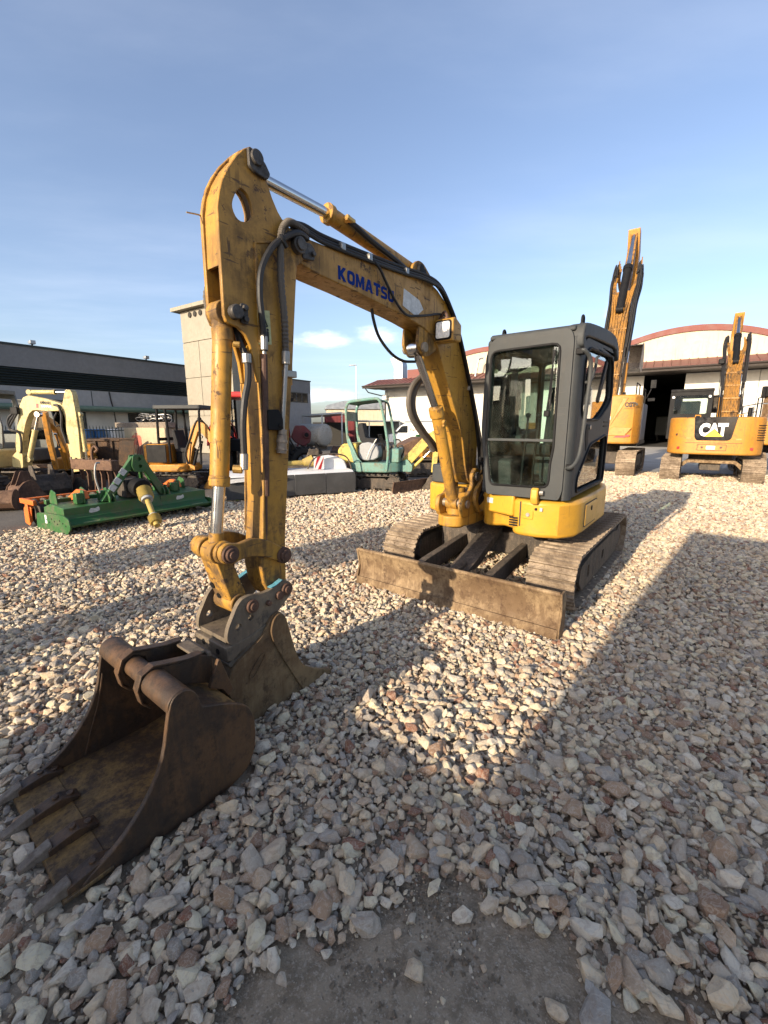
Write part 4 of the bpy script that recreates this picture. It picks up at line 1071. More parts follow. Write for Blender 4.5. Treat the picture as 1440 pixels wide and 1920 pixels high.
for ch in 'KOMATSU':
    g_, h_, w_ = GLY[ch]
    f_ = lambda P_: [(2.832 - (pen + a) * sx_, 2.434 - (pen + a) * sx_ * 0.030 + b * hx) for a, b in P_]
    q.prism(f_(g_), 'y', yk - 0.003, yk, [f_(h_)] if h_ else ())
    pen += w_ + 0.10
q.build('lettering', MAT['blue'], boom, smooth=False)
M().prism([(2.157, 2.540), (2.168, 2.424), (1.993, 2.384), (1.898, 2.451), (1.954, 2.504)], 'y', yk - 0.002, yk).build('sticker', MAT['sticker'], boom, smooth=False)

# arm cylinder on top of the boom
ac = M().cyl((2.815, YB, 2.806), (1.96, YB, 2.733), 0.047, n=22).cyl((2.83, YB, 2.808), (2.79, YB, 2.804), 0.056, n=22).cyl((1.935, YB - 0.045, 2.72), (1.935, YB + 0.045, 2.72), 0.055, n=20).build('arm_cylinder', MAT['yellow'], EX, bevel=0.004)
M().cyl((3.40, YB, 2.80), (2.81, YB, 2.806), 0.0285, n=20).build('rod', MAT['chrome'], ac)
M().cyl((3.405, YB - 0.05, 2.80), (3.405, YB + 0.05, 2.80), 0.055, n=20).cyl((3.405, YB, 2.80), (3.30, YB, 2.801), 0.035, n=16).build('rod_eye', MAT['yellow'], ac, bevel=0.004)
M().tube([(2.70, YB + 0.055, 2.80), (2.66, YB + 0.075, 2.775), (2.50, YB + 0.075, 2.74), (2.20, YB + 0.07, 2.70), (2.05, YB + 0.06, 2.675), (2.02, YB + 0.05, 2.68)], 0.017, 8, 4).build('hard_line', MAT['rubber'], ac)
M().cyl((2.71, YB + 0.035, 2.798), (2.71, YB + 0.075, 2.80), 0.02, n=10).cyl((2.73, YB + 0.07, 2.80), (2.67, YB + 0.075, 2.79), 0.017, n=10).build('port', MAT['brass'], ac)

# boom cylinder in front of the lower boom
bc = M().cyl((1.52, YB, 1.715), (1.165, YB, 0.86), 0.054, n=22).cyl((1.535, YB, 1.745), (1.50, YB, 1.665), 0.064, n=22).cyl((1.16, YB - 0.06, 0.85), (1.16, YB + 0.06, 0.85), 0.06, n=20).build('boom_cylinder', MAT['yellow'], EX, bevel=0.004)
M().cyl((1.52, YB, 1.715), (1.84, YB, 2.145), 0.032, n=20).cyl((1.87, YB - 0.045, 2.185), (1.87, YB + 0.045, 2.185), 0.055, n=20).build('rod', MAT['chrome'], bc)
M().cyl((1.49, YB + 0.05, 1.62), (1.49, YB + 0.075, 1.615), 0.022, n=10).bb((1.45, YB + 0.05, 1.58), (1.50, YB + 0.07, 1.60)).build('port', MAT['yellow'], bc, bevel=0.003)

# --- arm: two side plates above, box below
hole = sm([(3.506, 2.637), (3.535, 2.585), (3.540, 2.552), (3.526, 2.522), (3.499, 2.510), (3.457, 2.524), (3.433, 2.558), (3.437, 2.60), (3.455, 2.634), (3.482, 2.648)], 2)
plate = [(3.463, 2.818), (3.428, 2.842), (3.389, 2.838), (3.362, 2.812), (3.352, 2.775), (3.336, 2.725), (3.311, 2.672), (3.28, 2.625), (3.245, 2.592), (3.205, 2.575), (3.15, 2.56), (3.105, 2.53), (3.10, 2.485), (3.13, 2.44), (3.168, 2.41), (3.182, 2.301), (3.225, 1.909), (3.23, 1.80),
         (3.46, 1.80), (3.472, 1.90), (3.492, 1.975), (3.515, 2.018), (3.548, 2.041), (3.590, 2.048), (3.612, 2.058), (3.622, 2.084), (3.621, 2.19), (3.620, 2.42), (3.618, 2.53), (3.605, 2.59), (3.586, 2.645), (3.551, 2.708), (3.505, 2.773)]
arm = M()
for s in (-1, 1): arm.prism(plate, 'y', YA + s * 0.062 - 0.011, YA + s * 0.062 + 0.011, [hole if s > 0 else [((a - 3.485) * 1.3 + 3.445, (b - 2.58) * 1.3 + 2.615) for a, b in hole]])
arm_o = arm.build('arm', MAT['yellow'], EX, bevel=0.004)
box = [(3.43, 2.44), (3.245, 2.498), (3.17, 2.40), (3.187, 2.28), (3.226, 1.909), (3.258, 1.639), (3.295, 1.291), (3.328, 0.991), (3.335, 0.85), (3.338, 0.72), (3.36, 0.655), (3.405, 0.635), (3.45, 0.66), (3.49, 0.74), (3.505, 0.85), (3.485, 0.99), (3.462, 1.20), (3.452, 1.50), (3.450, 1.75), (3.45, 1.95), (3.40, 2.03)]
M().prism(box, 'y', YA - 0.076, YA + 0.076).build('arm_box', MAT['yellow'], arm_o, bevel=0.008, seg=3)
q = M()
for s in (-1, 1):
    yy = YA + s * 0.0755
    q.tube([(3.435, yy, 1.99), (3.432, yy, 2.2), (3.43, yy, 2.44), (3.34, yy, 2.47), (3.245, yy, 2.50)], 0.007, 6)
    q.tube([(3.45, YA + s * 0.077, 1.80), (3.452, YA + s * 0.079, 1.4), (3.48, YA + s * 0.079, 1.02)], 0.006, 6)
q.build('weld_bead', MAT['yellow'], arm_o)
M().shell([(3.612, 2.30), (3.606, 2.52), (3.590, 2.60), (3.562, 2.665), (3.52, 2.735), (3.47, 2.795)], 'y', YA - 0.05, YA + 0.05, 0.016).build('web_plate', MAT['yellow'], arm_o)
M().cyl((3.409, YA - 0.09, 2.797), (3.409, YA + 0.105, 2.797), 0.033, n=20).prism(rnd([(3.45, 2.75), (3.42, 2.735), (3.35, 2.73), (3.33, 2.76), (3.36, 2.80), (3.45, 2.83)], 0.012), 'y', YA + 0.074, YA + 0.092).build('top_pin', MAT['pinsteel'], arm_o, bevel=0.004)
M().cyl((3.57, YA - 0.09, 2.103), (3.57, YA + 0.108, 2.103), 0.033, n=20).build('cylinder_pin', MAT['pinsteel'], arm_o, bevel=0.005)
q = M(); q.prism(rnd(rect(3.50, 2.06, 3.54, 2.15), 0.012), 'y', YA + 0.074, YA + 0.088)
for z in (2.08, 2.13): q.cyl((3.52, YA + 0.088, z), (3.52, YA + 0.104, z), 0.015, n=6)
q.build('pin_keeper', MAT['pinsteel'], arm_o, bevel=0.002)
ws = M().prism([(3.44, 2.14), (3.365, 2.15), (3.362, 1.99), (3.44, 1.98)], 'y', YA + 0.0745, YA + 0.0765).build('warning_sticker', MAT['warn'], arm_o, smooth=False)
q = M()
yw = YA + 0.078
for (a, b, c) in (((3.43, 2.072), (3.383, 2.072), (3.407, 2.125)),):
    for p_, q_ in ((a, b), (b, c), (c, a)):
        q.tube([(p_[0], yw, p_[1]), (q_[0], yw, q_[1])], 0.003, 4)
q.bb((3.377, yw - 0.001, 2.0), (3.389, yw, 2.05)).cyl((3.383, yw - 0.001, 2.057), (3.383, yw, 2.057), 0.007, n=8)
q.tube([(3.43, yw, 2.06), (3.40, yw, 2.03), (3.425, yw, 2.0)], 0.003, 4)
q.build('warning_print', MAT['ink'], ws, smooth=False)
# bucket cylinder in front of the arm
bk = M().cyl((3.588, (YA), 2.03), (3.666, (YA), 1.295), 0.046, n=24).cyl((3.590, (YA), 2.04), (3.588, (YA), 1.98), 0.050, n=24).cyl((3.588, (YA) - 0.045, 2.103), (3.588, (YA) + 0.045, 2.103), 0.058, n=20).cyl((3.588, (YA), 2.103), (3.590, (YA), 2.02), 0.047, n=16).cyl((3.660, (YA), 1.34), (3.666, (YA), 1.29), 0.050, n=24).build('bucket_cylinder', MAT['yellow'], EX, bevel=0.004)
M().cyl((3.666, (YA), 1.30), (3.706, (YA), 1.03), 0.030, n=20).build('rod', MAT['chrome'], bk)
M().cyl((3.702, (YA), 1.06), (3.710, (YA), 0.99), 0.036, n=18).cyl((3.718, (YA) - 0.045, 0.965), (3.718, (YA) + 0.045, 0.965), 0.056, n=20).build('rod_eye', MAT['yellow'], bk, bevel=0.004)
M().cyl((3.618, (YA) + 0.055, 1.375), (3.588, (YA) + 0.085, 1.372), 0.021, n=10).cyl((3.573, (YA) + 0.06, 1.965), (3.553, (YA) + 0.08, 1.962), 0.014, n=10).build('port', MAT['brass'], bk)
M().tube([(3.518, (YA) - 0.01, 2.10), (3.513, (YA) + 0.03, 1.98), (3.503, (YA) + 0.06, 1.90), (3.523, (YA) + 0.085, 1.80), (3.553, (YA) + 0.09, 1.70), (3.570, (YA) + 0.09, 1.58), (3.573, (YA) + 0.088, 1.45), (3.580, (YA) + 0.088, 1.37)], 0.0165, 8, 5).build('hose', MAT['rubber'], bk)
M().cyl((3.574, (YA) + 0.089, 1.45), (3.580, (YA) + 0.088, 1.37), 0.021, n=10).cyl((3.505, (YA) + 0.06, 1.93), (3.505, (YA) + 0.06, 1.885), 0.024, n=10).build('hose_fitting', MAT['steel'], bk, bevel=0.003)

# --- linkage, coupler, bucket
LR = [(3.752, 0.965), (3.742, 1.0), (3.715, 1.018), (3.685, 1.016), (3.639, 1.006), (3.572, 1.016), (3.504, 1.0), (3.442, 0.972), (3.375, 0.925), (3.336, 0.90), (3.325, 0.872), (3.338, 0.846), (3.372, 0.842), (3.42, 0.862), (3.475, 0.892), (3.536, 0.915), (3.612, 0.925), (3.69, 0.91), (3.735, 0.925)]
q = M()
for s in (-1, 1): q.prism(sm(LR, 2), 'y', YB + s * 0.125 - 0.016, YB + s * 0.125 + 0.016)
lk = q.build('bucket_link', MAT['yellow'], EX, bevel=0.005)
q = M()
for s in (-1, 1):
    for rr, t in ((0.046, 0.155), (0.034, 0.170), (0.02, 0.178)):
        q.cyl((3.70, YB + s * 0.12, 0.965), (3.70, YB + s * t, 0.965), rr, n=18)
        q.cyl((3.372, YB + s * 0.12, 0.882), (3.372, YB + s * t, 0.882), rr, n=18)
q.cyl((3.372, YB - 0.12, 0.882), (3.372, YB + 0.12, 0.882), 0.03, n=14)
q.build('link_pin', MAT['rustpipe'], lk, bevel=0.003)
q = M().cyl((3.70, YB - 0.105, 0.965), (3.70, YB - 0.052, 0.965), 0.058, n=22).cyl((3.70, YB + 0.052, 0.965), (3.70, YB + 0.105, 0.965), 0.058, n=22)
q.prism([(3.745, 0.95), (3.66, 0.945), (3.575, 0.69), (3.60, 0.625), (3.655, 0.63), (3.672, 0.69)], 'y', YB - 0.075, YB + 0.075)
q.cyl((3.625, YB - 0.085, 0.665), (3.625, YB + 0.085, 0.665), 0.055, n=20)
q.build('tipping_link', MAT['yellow'], EX, bevel=0.006)
M().cyl((3.680, YB - 0.055, 0.76), (3.696, YB - 0.055, 0.757), 0.018, n=12).cyl((3.662, YB - 0.03, 0.70), (3.678, YB - 0.03, 0.697), 0.018, n=12).build('grease_hole', MAT['black'], EX)
CP = rnd([(3.375, 0.74), (3.337, 0.715), (3.327, 0.68), (3.338, 0.645), (3.43, 0.575), (3.52, 0.535), (3.62, 0.505), (3.735, 0.490), (3.757, 0.53), (3.745, 0.585), (3.685, 0.69), (3.655, 0.718), (3.60, 0.722), (3.549, 0.708), (3.495, 0.708), (3.45, 0.718), (3.41, 0.738)], 0.02, 2)
q = M()
for s in (-1, 1):
    q.prism(CP, 'y', YB + s * 0.135 - 0.014, YB + s * 0.135 + 0.014, [circ(3.685, 0.575, 0.019, 12), circ(3.61, 0.60, 0.017, 12)])
q.bb((3.45, YB - 0.12, 0.50), (3.745, YB + 0.12, 0.525))
cpl = q.build('coupler', MAT['coupler'], EX, bevel=0.004)
M().prism([(3.765, 0.49), (3.765, 0.415), (3.70, 0.40), (3.50, 0.49), (3.52, 0.53), (3.62, 0.503)], 'y', YB - 0.15, YB + 0.15).build('hitch_box', MAT['coupler'], cpl, bevel=0.006)
M().cyl((3.767, YB - 0.06, 0.462), (3.758, YB - 0.06, 0.462), 0.016, n=12).cyl((3.767, YB + 0.07, 0.448), (3.758, YB + 0.07, 0.448), 0.016, n=12).build('bolt_hole', MAT['black'], cpl)
q = M()
for (x, z) in ((3.60, 0.662), (3.372, 0.685)):
    q.cyl((x, YB - 0.165, z), (x, YB + 0.165, z), 0.036, n=18).cyl((x, YB + 0.165, z), (x, YB + 0.175, z), 0.022, n=14)
q.cyl((3.50, YB + 0.14, 0.645), (3.50, YB + 0.17, 0.645), 0.015, n=10).cyl((3.425, YB + 0.14, 0.665), (3.425, YB + 0.168, 0.665), 0.024, n=14)
q.build('coupler_pin', MAT['rustpipe'], cpl, bevel=0.004)
M().shell([(3.395, 0.744), (3.44, 0.726), (3.475, 0.720)], 'y', YB + 0.119, YB + 0.151, 0.003).build('blue_paint_edge', MAT['bluepaint'], cpl)
M().shell([(3.38, 0.748), (3.44, 0.738), (3.50, 0.716)], 'y', YB - 0.151, YB - 0.119, 0.003).build('blue_paint_edge', MAT['bluepaint'], cpl)
M().tube([(3.52, YB - 0.02, 0.94), (3.575, YB - 0.03, 0.87), (3.57, YB - 0.05, 0.80), (3.53, YB - 0.07, 0.73)], 0.012, 7, 4).build('coupler_hose', MAT['rubber'], cpl)
W2 = 0.165
BP = sm([(3.452, 0.578), (3.425, 0.565), (3.402, 0.53), (3.383, 0.455), (3.360, 0.357), (3.330, 0.258), (3.288, 0.182), (3.20, 0.118), (3.10, 0.066), (3.035, 0.030), (3.036, 0.004), (3.15, 0.0), (3.40, 0.0), (3.60, 0.008), (3.66, 0.04), (3.705, 0.115), (3.762, 0.205), (3.781, 0.267), (3.777, 0.315), (3.749, 0.369), (3.706, 0.405), (3.636, 0.432), (3.55, 0.485), (3.50, 0.555)], 2)
q = M()
for s in (-1, 1): q.prism(BP, 'y', YB + s * (W2 - 0.009) - 0.009, YB + s * (W2 - 0.009) + 0.009)
bu = q.build('bucket', MAT['bucket'], EX, bevel=0.003)
M().shell([(3.05, 0.012), (3.30, 0.012), (3.58, 0.018), (3.645, 0.05), (3.70, 0.13), (3.752, 0.21), (3.770, 0.267), (3.766, 0.31), (3.738, 0.362), (3.695, 0.395), (3.62, 0.425), (3.52, 0.46)], 'y', YB - W2 + 0.016, YB + W2 - 0.016, 0.014).build('shell', MAT['bucket'], bu)
M().prism([(3.0, 0.012), (3.16, 0.012), (3.17, 0.036), (3.0, 0.022)], 'y', YB - W2 - 0.012, YB + W2 + 0.012).build('cutting_edge', MAT['bucket'], bu, bevel=0.003)
SC_ = rnd([(3.452, 0.575), (3.425, 0.565), (3.402, 0.53), (3.383, 0.455), (3.360, 0.357), (3.330, 0.258), (3.288, 0.182), (3.20, 0.118), (3.06, 0.045), (3.06, 0.01), (3.29, 0.012), (3.37, 0.16), (3.44, 0.30), (3.50, 0.43), (3.51, 0.49), (3.49, 0.55)], 0.02, 2)
for s in (-1, 1): M().prism(SC_, 'y', YB + s * W2, YB + s * (W2 + 0.012)).build('side_cutter', MAT['bucket'], bu, bevel=0.005)
M().prism(rnd([(3.545, 0.36), (3.62, 0.27), (3.66, 0.265), (3.655, 0.30), (3.585, 0.375), (3.55, 0.385)], 0.02), 'y', YB + W2, YB + W2 + 0.005, [rnd([(3.553, 0.362), (3.623, 0.278), (3.652, 0.273), (3.648, 0.297), (3.58, 0.367), (3.556, 0.376)], 0.016)]).build('maker_plate', MAT['bucket'], bu, bevel=0.001)
M().shell([(3.745, 0.372), (3.69, 0.408), (3.62, 0.437), (3.53, 0.475)], 'y', YB - 0.15, YB + 0.15, -0.03).build('hitch_plate', MAT['coupler'], bu, bevel=0.004)

# --- hydraulic lines on the arm
M().tube([(3.08, YB + 0.10, 2.60), (3.20, YB + 0.125, 2.598), (3.26, YB + 0.14, 2.57), (3.295, YB + 0.142, 2.50), (3.305, YB + 0.14, 2.31), (3.292, YB + 0.138, 2.12), (3.29, YB + 0.135, 1.96)], 0.0175, 9, 16, rib=0.10).build('spiral_hose', MAT['ribhose'], EX)
M().cyl((3.29, YB + 0.135, 1.965), (3.292, YB + 0.134, 1.90), 0.022, n=8).cyl((3.292, YB + 0.134, 1.90), (3.335, YB + 0.134, 1.56), 0.0125, n=12).build('rigid_line', MAT['steel'], EX, bevel=0.002)
M().box((3.262, YB + 0.122, 1.855), (0.085, 0.03, 0.035)).build('line_clamp', MAT['steel'], EX, bevel=0.004)
M().cyl((3.333, YB + 0.134, 1.565), (3.338, YB + 0.134, 1.535), 0.024, n=8).cyl((3.338, YB + 0.134, 1.535), (3.348, YB + 0.134, 1.44), 0.027, n=16).cyl((3.340, YB + 0.134, 1.51), (3.342, YB + 0.134, 1.495), 0.031, n=16).cyl((3.345, YB + 0.134, 1.465), (3.347, YB + 0.134, 1.455), 0.031, n=16).build('quick_coupling', MAT['wornsteel'], EX, bevel=0.002)
M().tube([(3.08, YB + 0.10, 2.57), (3.18, YB + 0.14, 2.555), (3.28, YB + 0.15, 2.50), (3.36, YB + 0.145, 2.43), (3.422, YB + 0.14, 2.32), (3.438, YB + 0.138, 2.21), (3.43, YB + 0.136, 2.10), (3.42, YB + 0.132, 2.0), (3.42, YB + 0.13, 1.95)], 0.0155, 9, 6).build('arm_hose', MAT['rubber'], EX)
M().cyl((3.42, YB + 0.13, 2.02), (3.42, YB + 0.128, 1.955), 0.019, n=8).cyl((3.42, YB + 0.128, 1.955), (3.421, YB + 0.126, 1.92), 0.011, n=8).build('hose_fitting', MAT['steel'], EX, bevel=0.002)
M().tube([(3.421, YB + 0.124, 1.935), (3.428, YB + 0.122, 1.70), (3.44, YB + 0.116, 1.36), (3.445, YB + 0.112, 1.22)], 0.0175, 10).tube([(3.445, YB + 0.110, 1.24), (3.452, YB + 0.108, 1.10), (3.46, YB + 0.106, 0.97)], 0.0095, 8).build('rust_pipe', MAT['rustpipe'], EX)
M().prism(rnd([(3.432, 1.665), (3.362, 1.668), (3.338, 1.62), (3.338, 1.562), (3.432, 1.562)], 0.01), 'y', YB + 0.10, YB + 0.150).cyl((3.36, YB + 0.15, 1.585), (3.36, YB + 0.16, 1.585), 0.012, n=6).build('valve_box', MAT['black'], EX, bevel=0.004)
M().tube([(3.20, YB + 0.11, 2.53), (3.30, YB + 0.15, 2.50), (3.30, YB + 0.16, 2.48), (3.27, YB + 0.15, 2.46)], 0.012, 6, 4).build('hose_strap', MAT['rubber'], EX)
# far side hose
M().tube([(3.52, YA - 0.09, 2.30), (3.585, YA - 0.10, 2.24), (3.60, YA - 0.10, 2.16), (3.57, YA - 0.095, 2.08), (3.52, YA - 0.09, 2.03)], 0.014, 8, 8, rib=0.1).build('spiral_hose', MAT['ribhose'], EX)
M().tube([(3.69, YB - 0.02, 2.515), (3.61, YB - 0.03, 2.53), (3.56, YB - 0.05, 2.52), (3.50, YB - 0.08, 2.54)], 0.0035, 5, 4).build('wire_stub', MAT['steel'], EX)
# hose bundle along the top of the boom
for k, (dy, dz) in enumerate(((0.085, 0.016), (0.060, 0.028), (0.10, -0.006), (0.078, 0.040))):
    M().tube([(3.23 - 0.02 * k, YB + dy, 2.585 + dz), (3.08, YB + dy, 2.60 + dz), (2.96, YB + dy - 0.005, 2.595 + dz), (2.79, YB + dy, 2.598 + dz), (2.54, YB + dy, 2.612 + dz), (2.19, YB + dy, 2.635 + dz), (1.90, YB + dy + 0.015, 2.655 + dz), (1.68, YB + dy + 0.02, 2.635 + dz), (1.50, YB + dy + 0.02, 2.52 + dz), (1.36, YB + dy + 0.02, 2.36 + dz), (1.15, YB + dy + 0.02, 2.02 + dz), (0.93, YB + dy + 0.02, 1.62 + dz), (0.83, YB + dy + 0.025, 1.38), (0.80, YB + dy + 0.03, 1.15), (0.84, YB + dy + 0.04, 1.0)], 0.0115, 8, 5).build('boom_hose', MAT['rubber'], EX)
for (x, z) in ((2.80, 2.613), (2.55, 2.626), (2.14, 2.652), (1.42, 2.44), (1.10, 1.93)):
    M().box((x, YB + 0.082, z), (0.035, 0.06, 0.04)).build('hose_clip', MAT['steel'], EX, bevel=0.004)
M().tube([(2.53, YB + 0.10, 2.63), (2.46, YB + 0.112, 2.58), (2.39, YB + 0.108, 2.52), (2.26, YB + 0.105, 2.415), (2.14, YB + 0.105, 2.365), (2.0, YB + 0.108, 2.385), (1.86, YB + 0.112, 2.415), (1.74, YB + 0.115, 2.445), (1.62, YB + 0.115, 2.46), (1.55, YB + 0.12, 2.44)], 0.009, 7, 5).build('lamp_cable', MAT['rubber'], EX)
M().tube([(2.41, YB + 0.0, 2.37), (2.39, YB + 0.0, 2.30), (2.33, YB + 0.0, 2.20), (2.19, YB + 0.0, 2.11), (2.02, YB - 0.01, 2.075), (1.84, YB - 0.02, 2.09)], 0.011, 7, 5).build('hanging_hose', MAT['rubber'], EX)
for k, off in enumerate((0.0, 0.07)):
    M().tube([(1.50 - off, YB - 0.10, 2.06), (1.66 - off, YB - 0.14, 1.95), (1.73 - off, YB - 0.15, 1.82), (1.70 - off, YB - 0.15, 1.68), (1.58 - off, YB - 0.13, 1.54), (1.46 - off, YB - 0.11, 1.44), (1.38 - off, YB - 0.10, 1.36)], 0.022, 8, 5).build('cylinder_hose', MAT['ribhose'], EX)
# hoses at the boom foot
for k in range(6):
    a = k * 0.02
    M().tube([(0.86 + a, YB + 0.12 + a, 1.28 - a), (0.80 + a, YB + 0.17, 1.12), (0.86 + 0.5 * a, YB + 0.19 - a, 0.98), (0.95 - a, YB + 0.17, 0.88), (0.90, YB + 0.12, 0.78)], 0.015, 7, 4).build('foot_hose', MAT['rubber'], EX)
M().prism(sm([(0.98, 0.75), (1.06, 0.86), (1.03, 0.98), (0.93, 1.06), (0.90, 1.16), (0.86, 1.14), (0.885, 1.03), (0.97, 0.94), (1.0, 0.86), (0.93, 0.76)], 2), 'y', YB + 0.15, YB + 0.19).build('hose_guard', MAT['yellow'], EX, bevel=0.006)

# --- work lamp on the boom elbow
wl = M().prism(rnd([(1.74, 2.235), (1.74, 2.40), (1.70, 2.415), (1.60, 2.37), (1.60, 2.24)], 0.015), 'y', YB + 0.092, YB + 0.262).build('work_lamp', MAT['yellow'], EX, bevel=0.012, seg=3)
M().prism(rnd(rect(YB + 0.104, 2.247, YB + 0.250, 2.392), 0.025), 'x', 1.738, 1.750).build('lamp_rim', MAT['black'], wl, bevel=0.004)
M().prism(rnd(rect(YB + 0.116, 2.259, YB + 0.238, 2.380), 0.02), 'x', 1.748, 1.756).build('lamp_lens', MAT['lens'], wl, bevel=0.004)
M().tube([(1.66, YB + 0.10, 2.43), (1.68, YB + 0.15, 2.47), (1.67, YB + 0.18, 2.40)], 0.012, 6, 3).box((1.66, YB + 0.14, 2.41), (0.06, 0.08, 0.04)).build('lamp_bracket', MAT['rustpipe'], wl, bevel=0.003)

# --- cab
cab = M()
o1 = rnd([(0.135, 0.975), (0.06, 1.55), (0.075, 2.20), (0.14, 2.325), (0.765, 2.335), (0.80, 2.26), (0.80, 1.05), (0.775, 0.975)], [0.02, 0.05, 0.08, 0.05, 0.05, 0.05, 0.03, 0.02], 3)
hole1 = rnd([(0.170, 1.065), (0.112, 1.46), (0.128, 2.215), (0.70, 2.225), (0.705, 1.40), (0.688, 1.28), (0.685, 1.075)], [0.05, 0.05, 0.06, 0.06, 0.03, 0.03, 0.06], 3)
FX = 1.175
cb_ = M().prism(o1, 'x', FX - 0.06, FX, [hole1]).build('cab', MAT['cabgrey'], EX, bevel=0.008)
# seal round the glass, bar between upper and lower pane
q = M(); pts3 = [(FX + 0.004, y, z) for y, z in hole1]; q.tube(pts3 + pts3[:1], 0.010, 6, caps=False); q.build('window_seal', MAT['black'], cb_)
M().bb((FX - 0.045, 0.105, 1.455), (FX - 0.005, 0.705, 1.478)).build('window_bar', MAT['cabgrey'], cb_, bevel=0.004)
up = [(y, max(z, 1.478)) for y, z in hole1 if z > 1.3]
M().prism([p for p in hole1 if p[1] > 1.47] + [(0.705, 1.478), (0.112, 1.478)] if False else rnd([(0.112, 1.478), (0.128, 2.215), (0.70, 2.225), (0.705, 1.478)], [0, 0.06, 0.06, 0], 3), 'x', FX - 0.034, FX - 0.029).build('windscreen', MAT['glass'], cb_, smooth=False)
M().prism(rnd([(0.170, 1.065), (0.114, 1.455), (0.705, 1.455), (0.688, 1.28), (0.685, 1.075)], [0.05, 0, 0, 0.03, 0.06], 3), 'x', FX - 0.034, FX - 0.029).build('lower_windscreen', MAT['glass'], cb_, smooth=False)
# round corner post on the door side
M().prism(sm([(FX - 0.02, 0.795), (FX - 0.03, 0.822), (FX - 0.065, 0.842), (FX - 0.12, 0.845), (FX - 0.13, 0.80), (FX - 0.08, 0.78)], 3), 'z', 0.975, 2.27).build('corner_post', MAT['cabgrey'], cb_, ang=60)
# door side: door frame with two windows
SY = 0.845
dout = rnd([(1.045, 0.985), (1.055, 2.16), (0.98, 2.285), (-0.08, 2.33), (-0.20, 2.24), (-0.29, 1.85), (-0.24, 1.0)], [0.02, 0.08, 0.08, 0.08, 0.08, 0.06, 0.05], 3)
w1 = rnd([(0.965, 1.70), (0.975, 2.10), (0.90, 2.215), (-0.05, 2.255), (-0.14, 2.18), (-0.215, 1.87), (-0.05, 1.77), (0.30, 1.645), (0.86, 1.635)], [0.05, 0.05, 0.08, 0.08, 0.06, 0.06, 0.1, 0.08, 0.06], 3)
w2 = rnd([(0.93, 1.02), (0.93, 1.15), (0.55, 1.42), (-0.12, 1.50), (-0.17, 1.42), (-0.17, 1.03)], [0.05, 0.05, 0.06, 0.06, 0.04, 0.05], 3)
door = M().prism(dout, 'y', SY - 0.04, SY, [w1, w2]).build('door', MAT['cabgrey'], EX, bevel=0.008)
for wn_, z in ((w1, 0), (w2, 0)):
    q = M(); p3 = [(x, SY + 0.003, zz) for x, zz in wn_]; q.tube(p3 + p3[:1], 0.012, 6, caps=False); q.build('door_seal', MAT['black'], door)
M().prism(w1, 'y', SY - 0.026, SY - 0.021).build('door_window', MAT['glass'], door, smooth=False)
M().prism(w2, 'y', SY - 0.026, SY - 0.021).build('lower_door_window', MAT['darkglass'], door, smooth=False)
M().prism(rnd([(0.76, 1.53), (0.74, 1.60), (0.66, 1.60), (0.64, 1.42), (0.70, 1.36)], 0.02), 'y', SY - 0.01, SY + 0.004).build('handle_recess', MAT['black'], door, bevel=0.003)
M().cyl((0.62, SY, 1.575), (0.62, SY + 0.012, 1.575), 0.022, n=14).build('door_lock', MAT['steel'], door, bevel=0.003)
M().cyl((0.86, SY, 1.185), (0.86, SY + 0.012, 1.185), 0.022, n=14).build('door_lock', MAT['steel'], door, bevel=0.003)
for z in (1.58, 1.62): M().bb((-0.16, SY, z), (0.05, SY + 0.006, z + 0.012)).build('hinge', MAT['black'], door, smooth=False)
# handrail along the corner post
M().tube([(FX - 0.06, 0.83, 2.15), (FX - 0.03, 0.87, 2.16), (FX - 0.09, 0.905, 2.10), (FX - 0.12, 0.91, 1.98), (FX - 0.10, 0.905, 1.70), (FX - 0.06, 0.90, 1.40), (FX - 0.02, 0.885, 1.30), (FX + 0.0, 0.85, 1.255), (FX - 0.02, 0.82, 1.25)], 0.016, 8, 5).build('hand_rail', MAT['cabgrey'], EX)
q = M().box((FX - 0.05, 0.84, 2.155), (0.06, 0.06, 0.05)).box((FX - 0.03, 0.84, 1.255), (0.05, 0.06, 0.05)); q.build('rail_clamp', MAT['black'], EX, bevel=0.008)
# roof, rear and far sides
M().prism([(1.168, 2.312), (1.168, 2.338), (1.135, 2.356), (0.80, 2.385), (0.2, 2.415), (-0.2, 2.415), (-0.33, 2.37), (-0.36, 2.29), (1.0, 2.29)], 'y', 0.10, 0.80).build('roof', MAT['cabgrey'], EX, bevel=0.018, seg=3)
M().prism(sm([(1.145, 2.20), (1.15, 2.28), (1.125, 2.345), (1.05, 2.378), (0.80, 2.408), (0.45, 2.438), (0.1, 2.455), (-0.1, 2.445), (-0.25, 2.385), (-0.325, 2.28), (-0.29, 2.24), (-0.18, 2.31), (-0.05, 2.345), (0.98, 2.285), (1.05, 2.24), (1.08, 2.18)], 2), 'y', 0.735, 0.862).build('roof_side', MAT['cabgrey'], EX, bevel=0.035, seg=4)
M().prism([(1.10, 2.22), (1.12, 2.31), (1.05, 2.355), (-0.2, 2.42), (-0.33, 2.37), (-0.33, 2.28), (0.95, 2.27)], 'y', 0.055, 0.13).build('roof_side', MAT['cabgrey'], EX, bevel=0.025, seg=3)
for (x, y) in ((0.93, 0.79), (0.93, 0.13)):
    z = 2.37 if y < 0.5 else 2.40
    M().tube([(x - 0.03, y, z - 0.03), (x - 0.025, y, z + 0.04), (x, y, z + 0.06), (x + 0.025, y, z + 0.04), (x + 0.03, y, z - 0.03)], 0.010, 7, 4).bb((x - 0.04, y - 0.012, z - 0.03), (x + 0.04, y + 0.012, z)).build('lifting_eye', MAT['black'], EX)
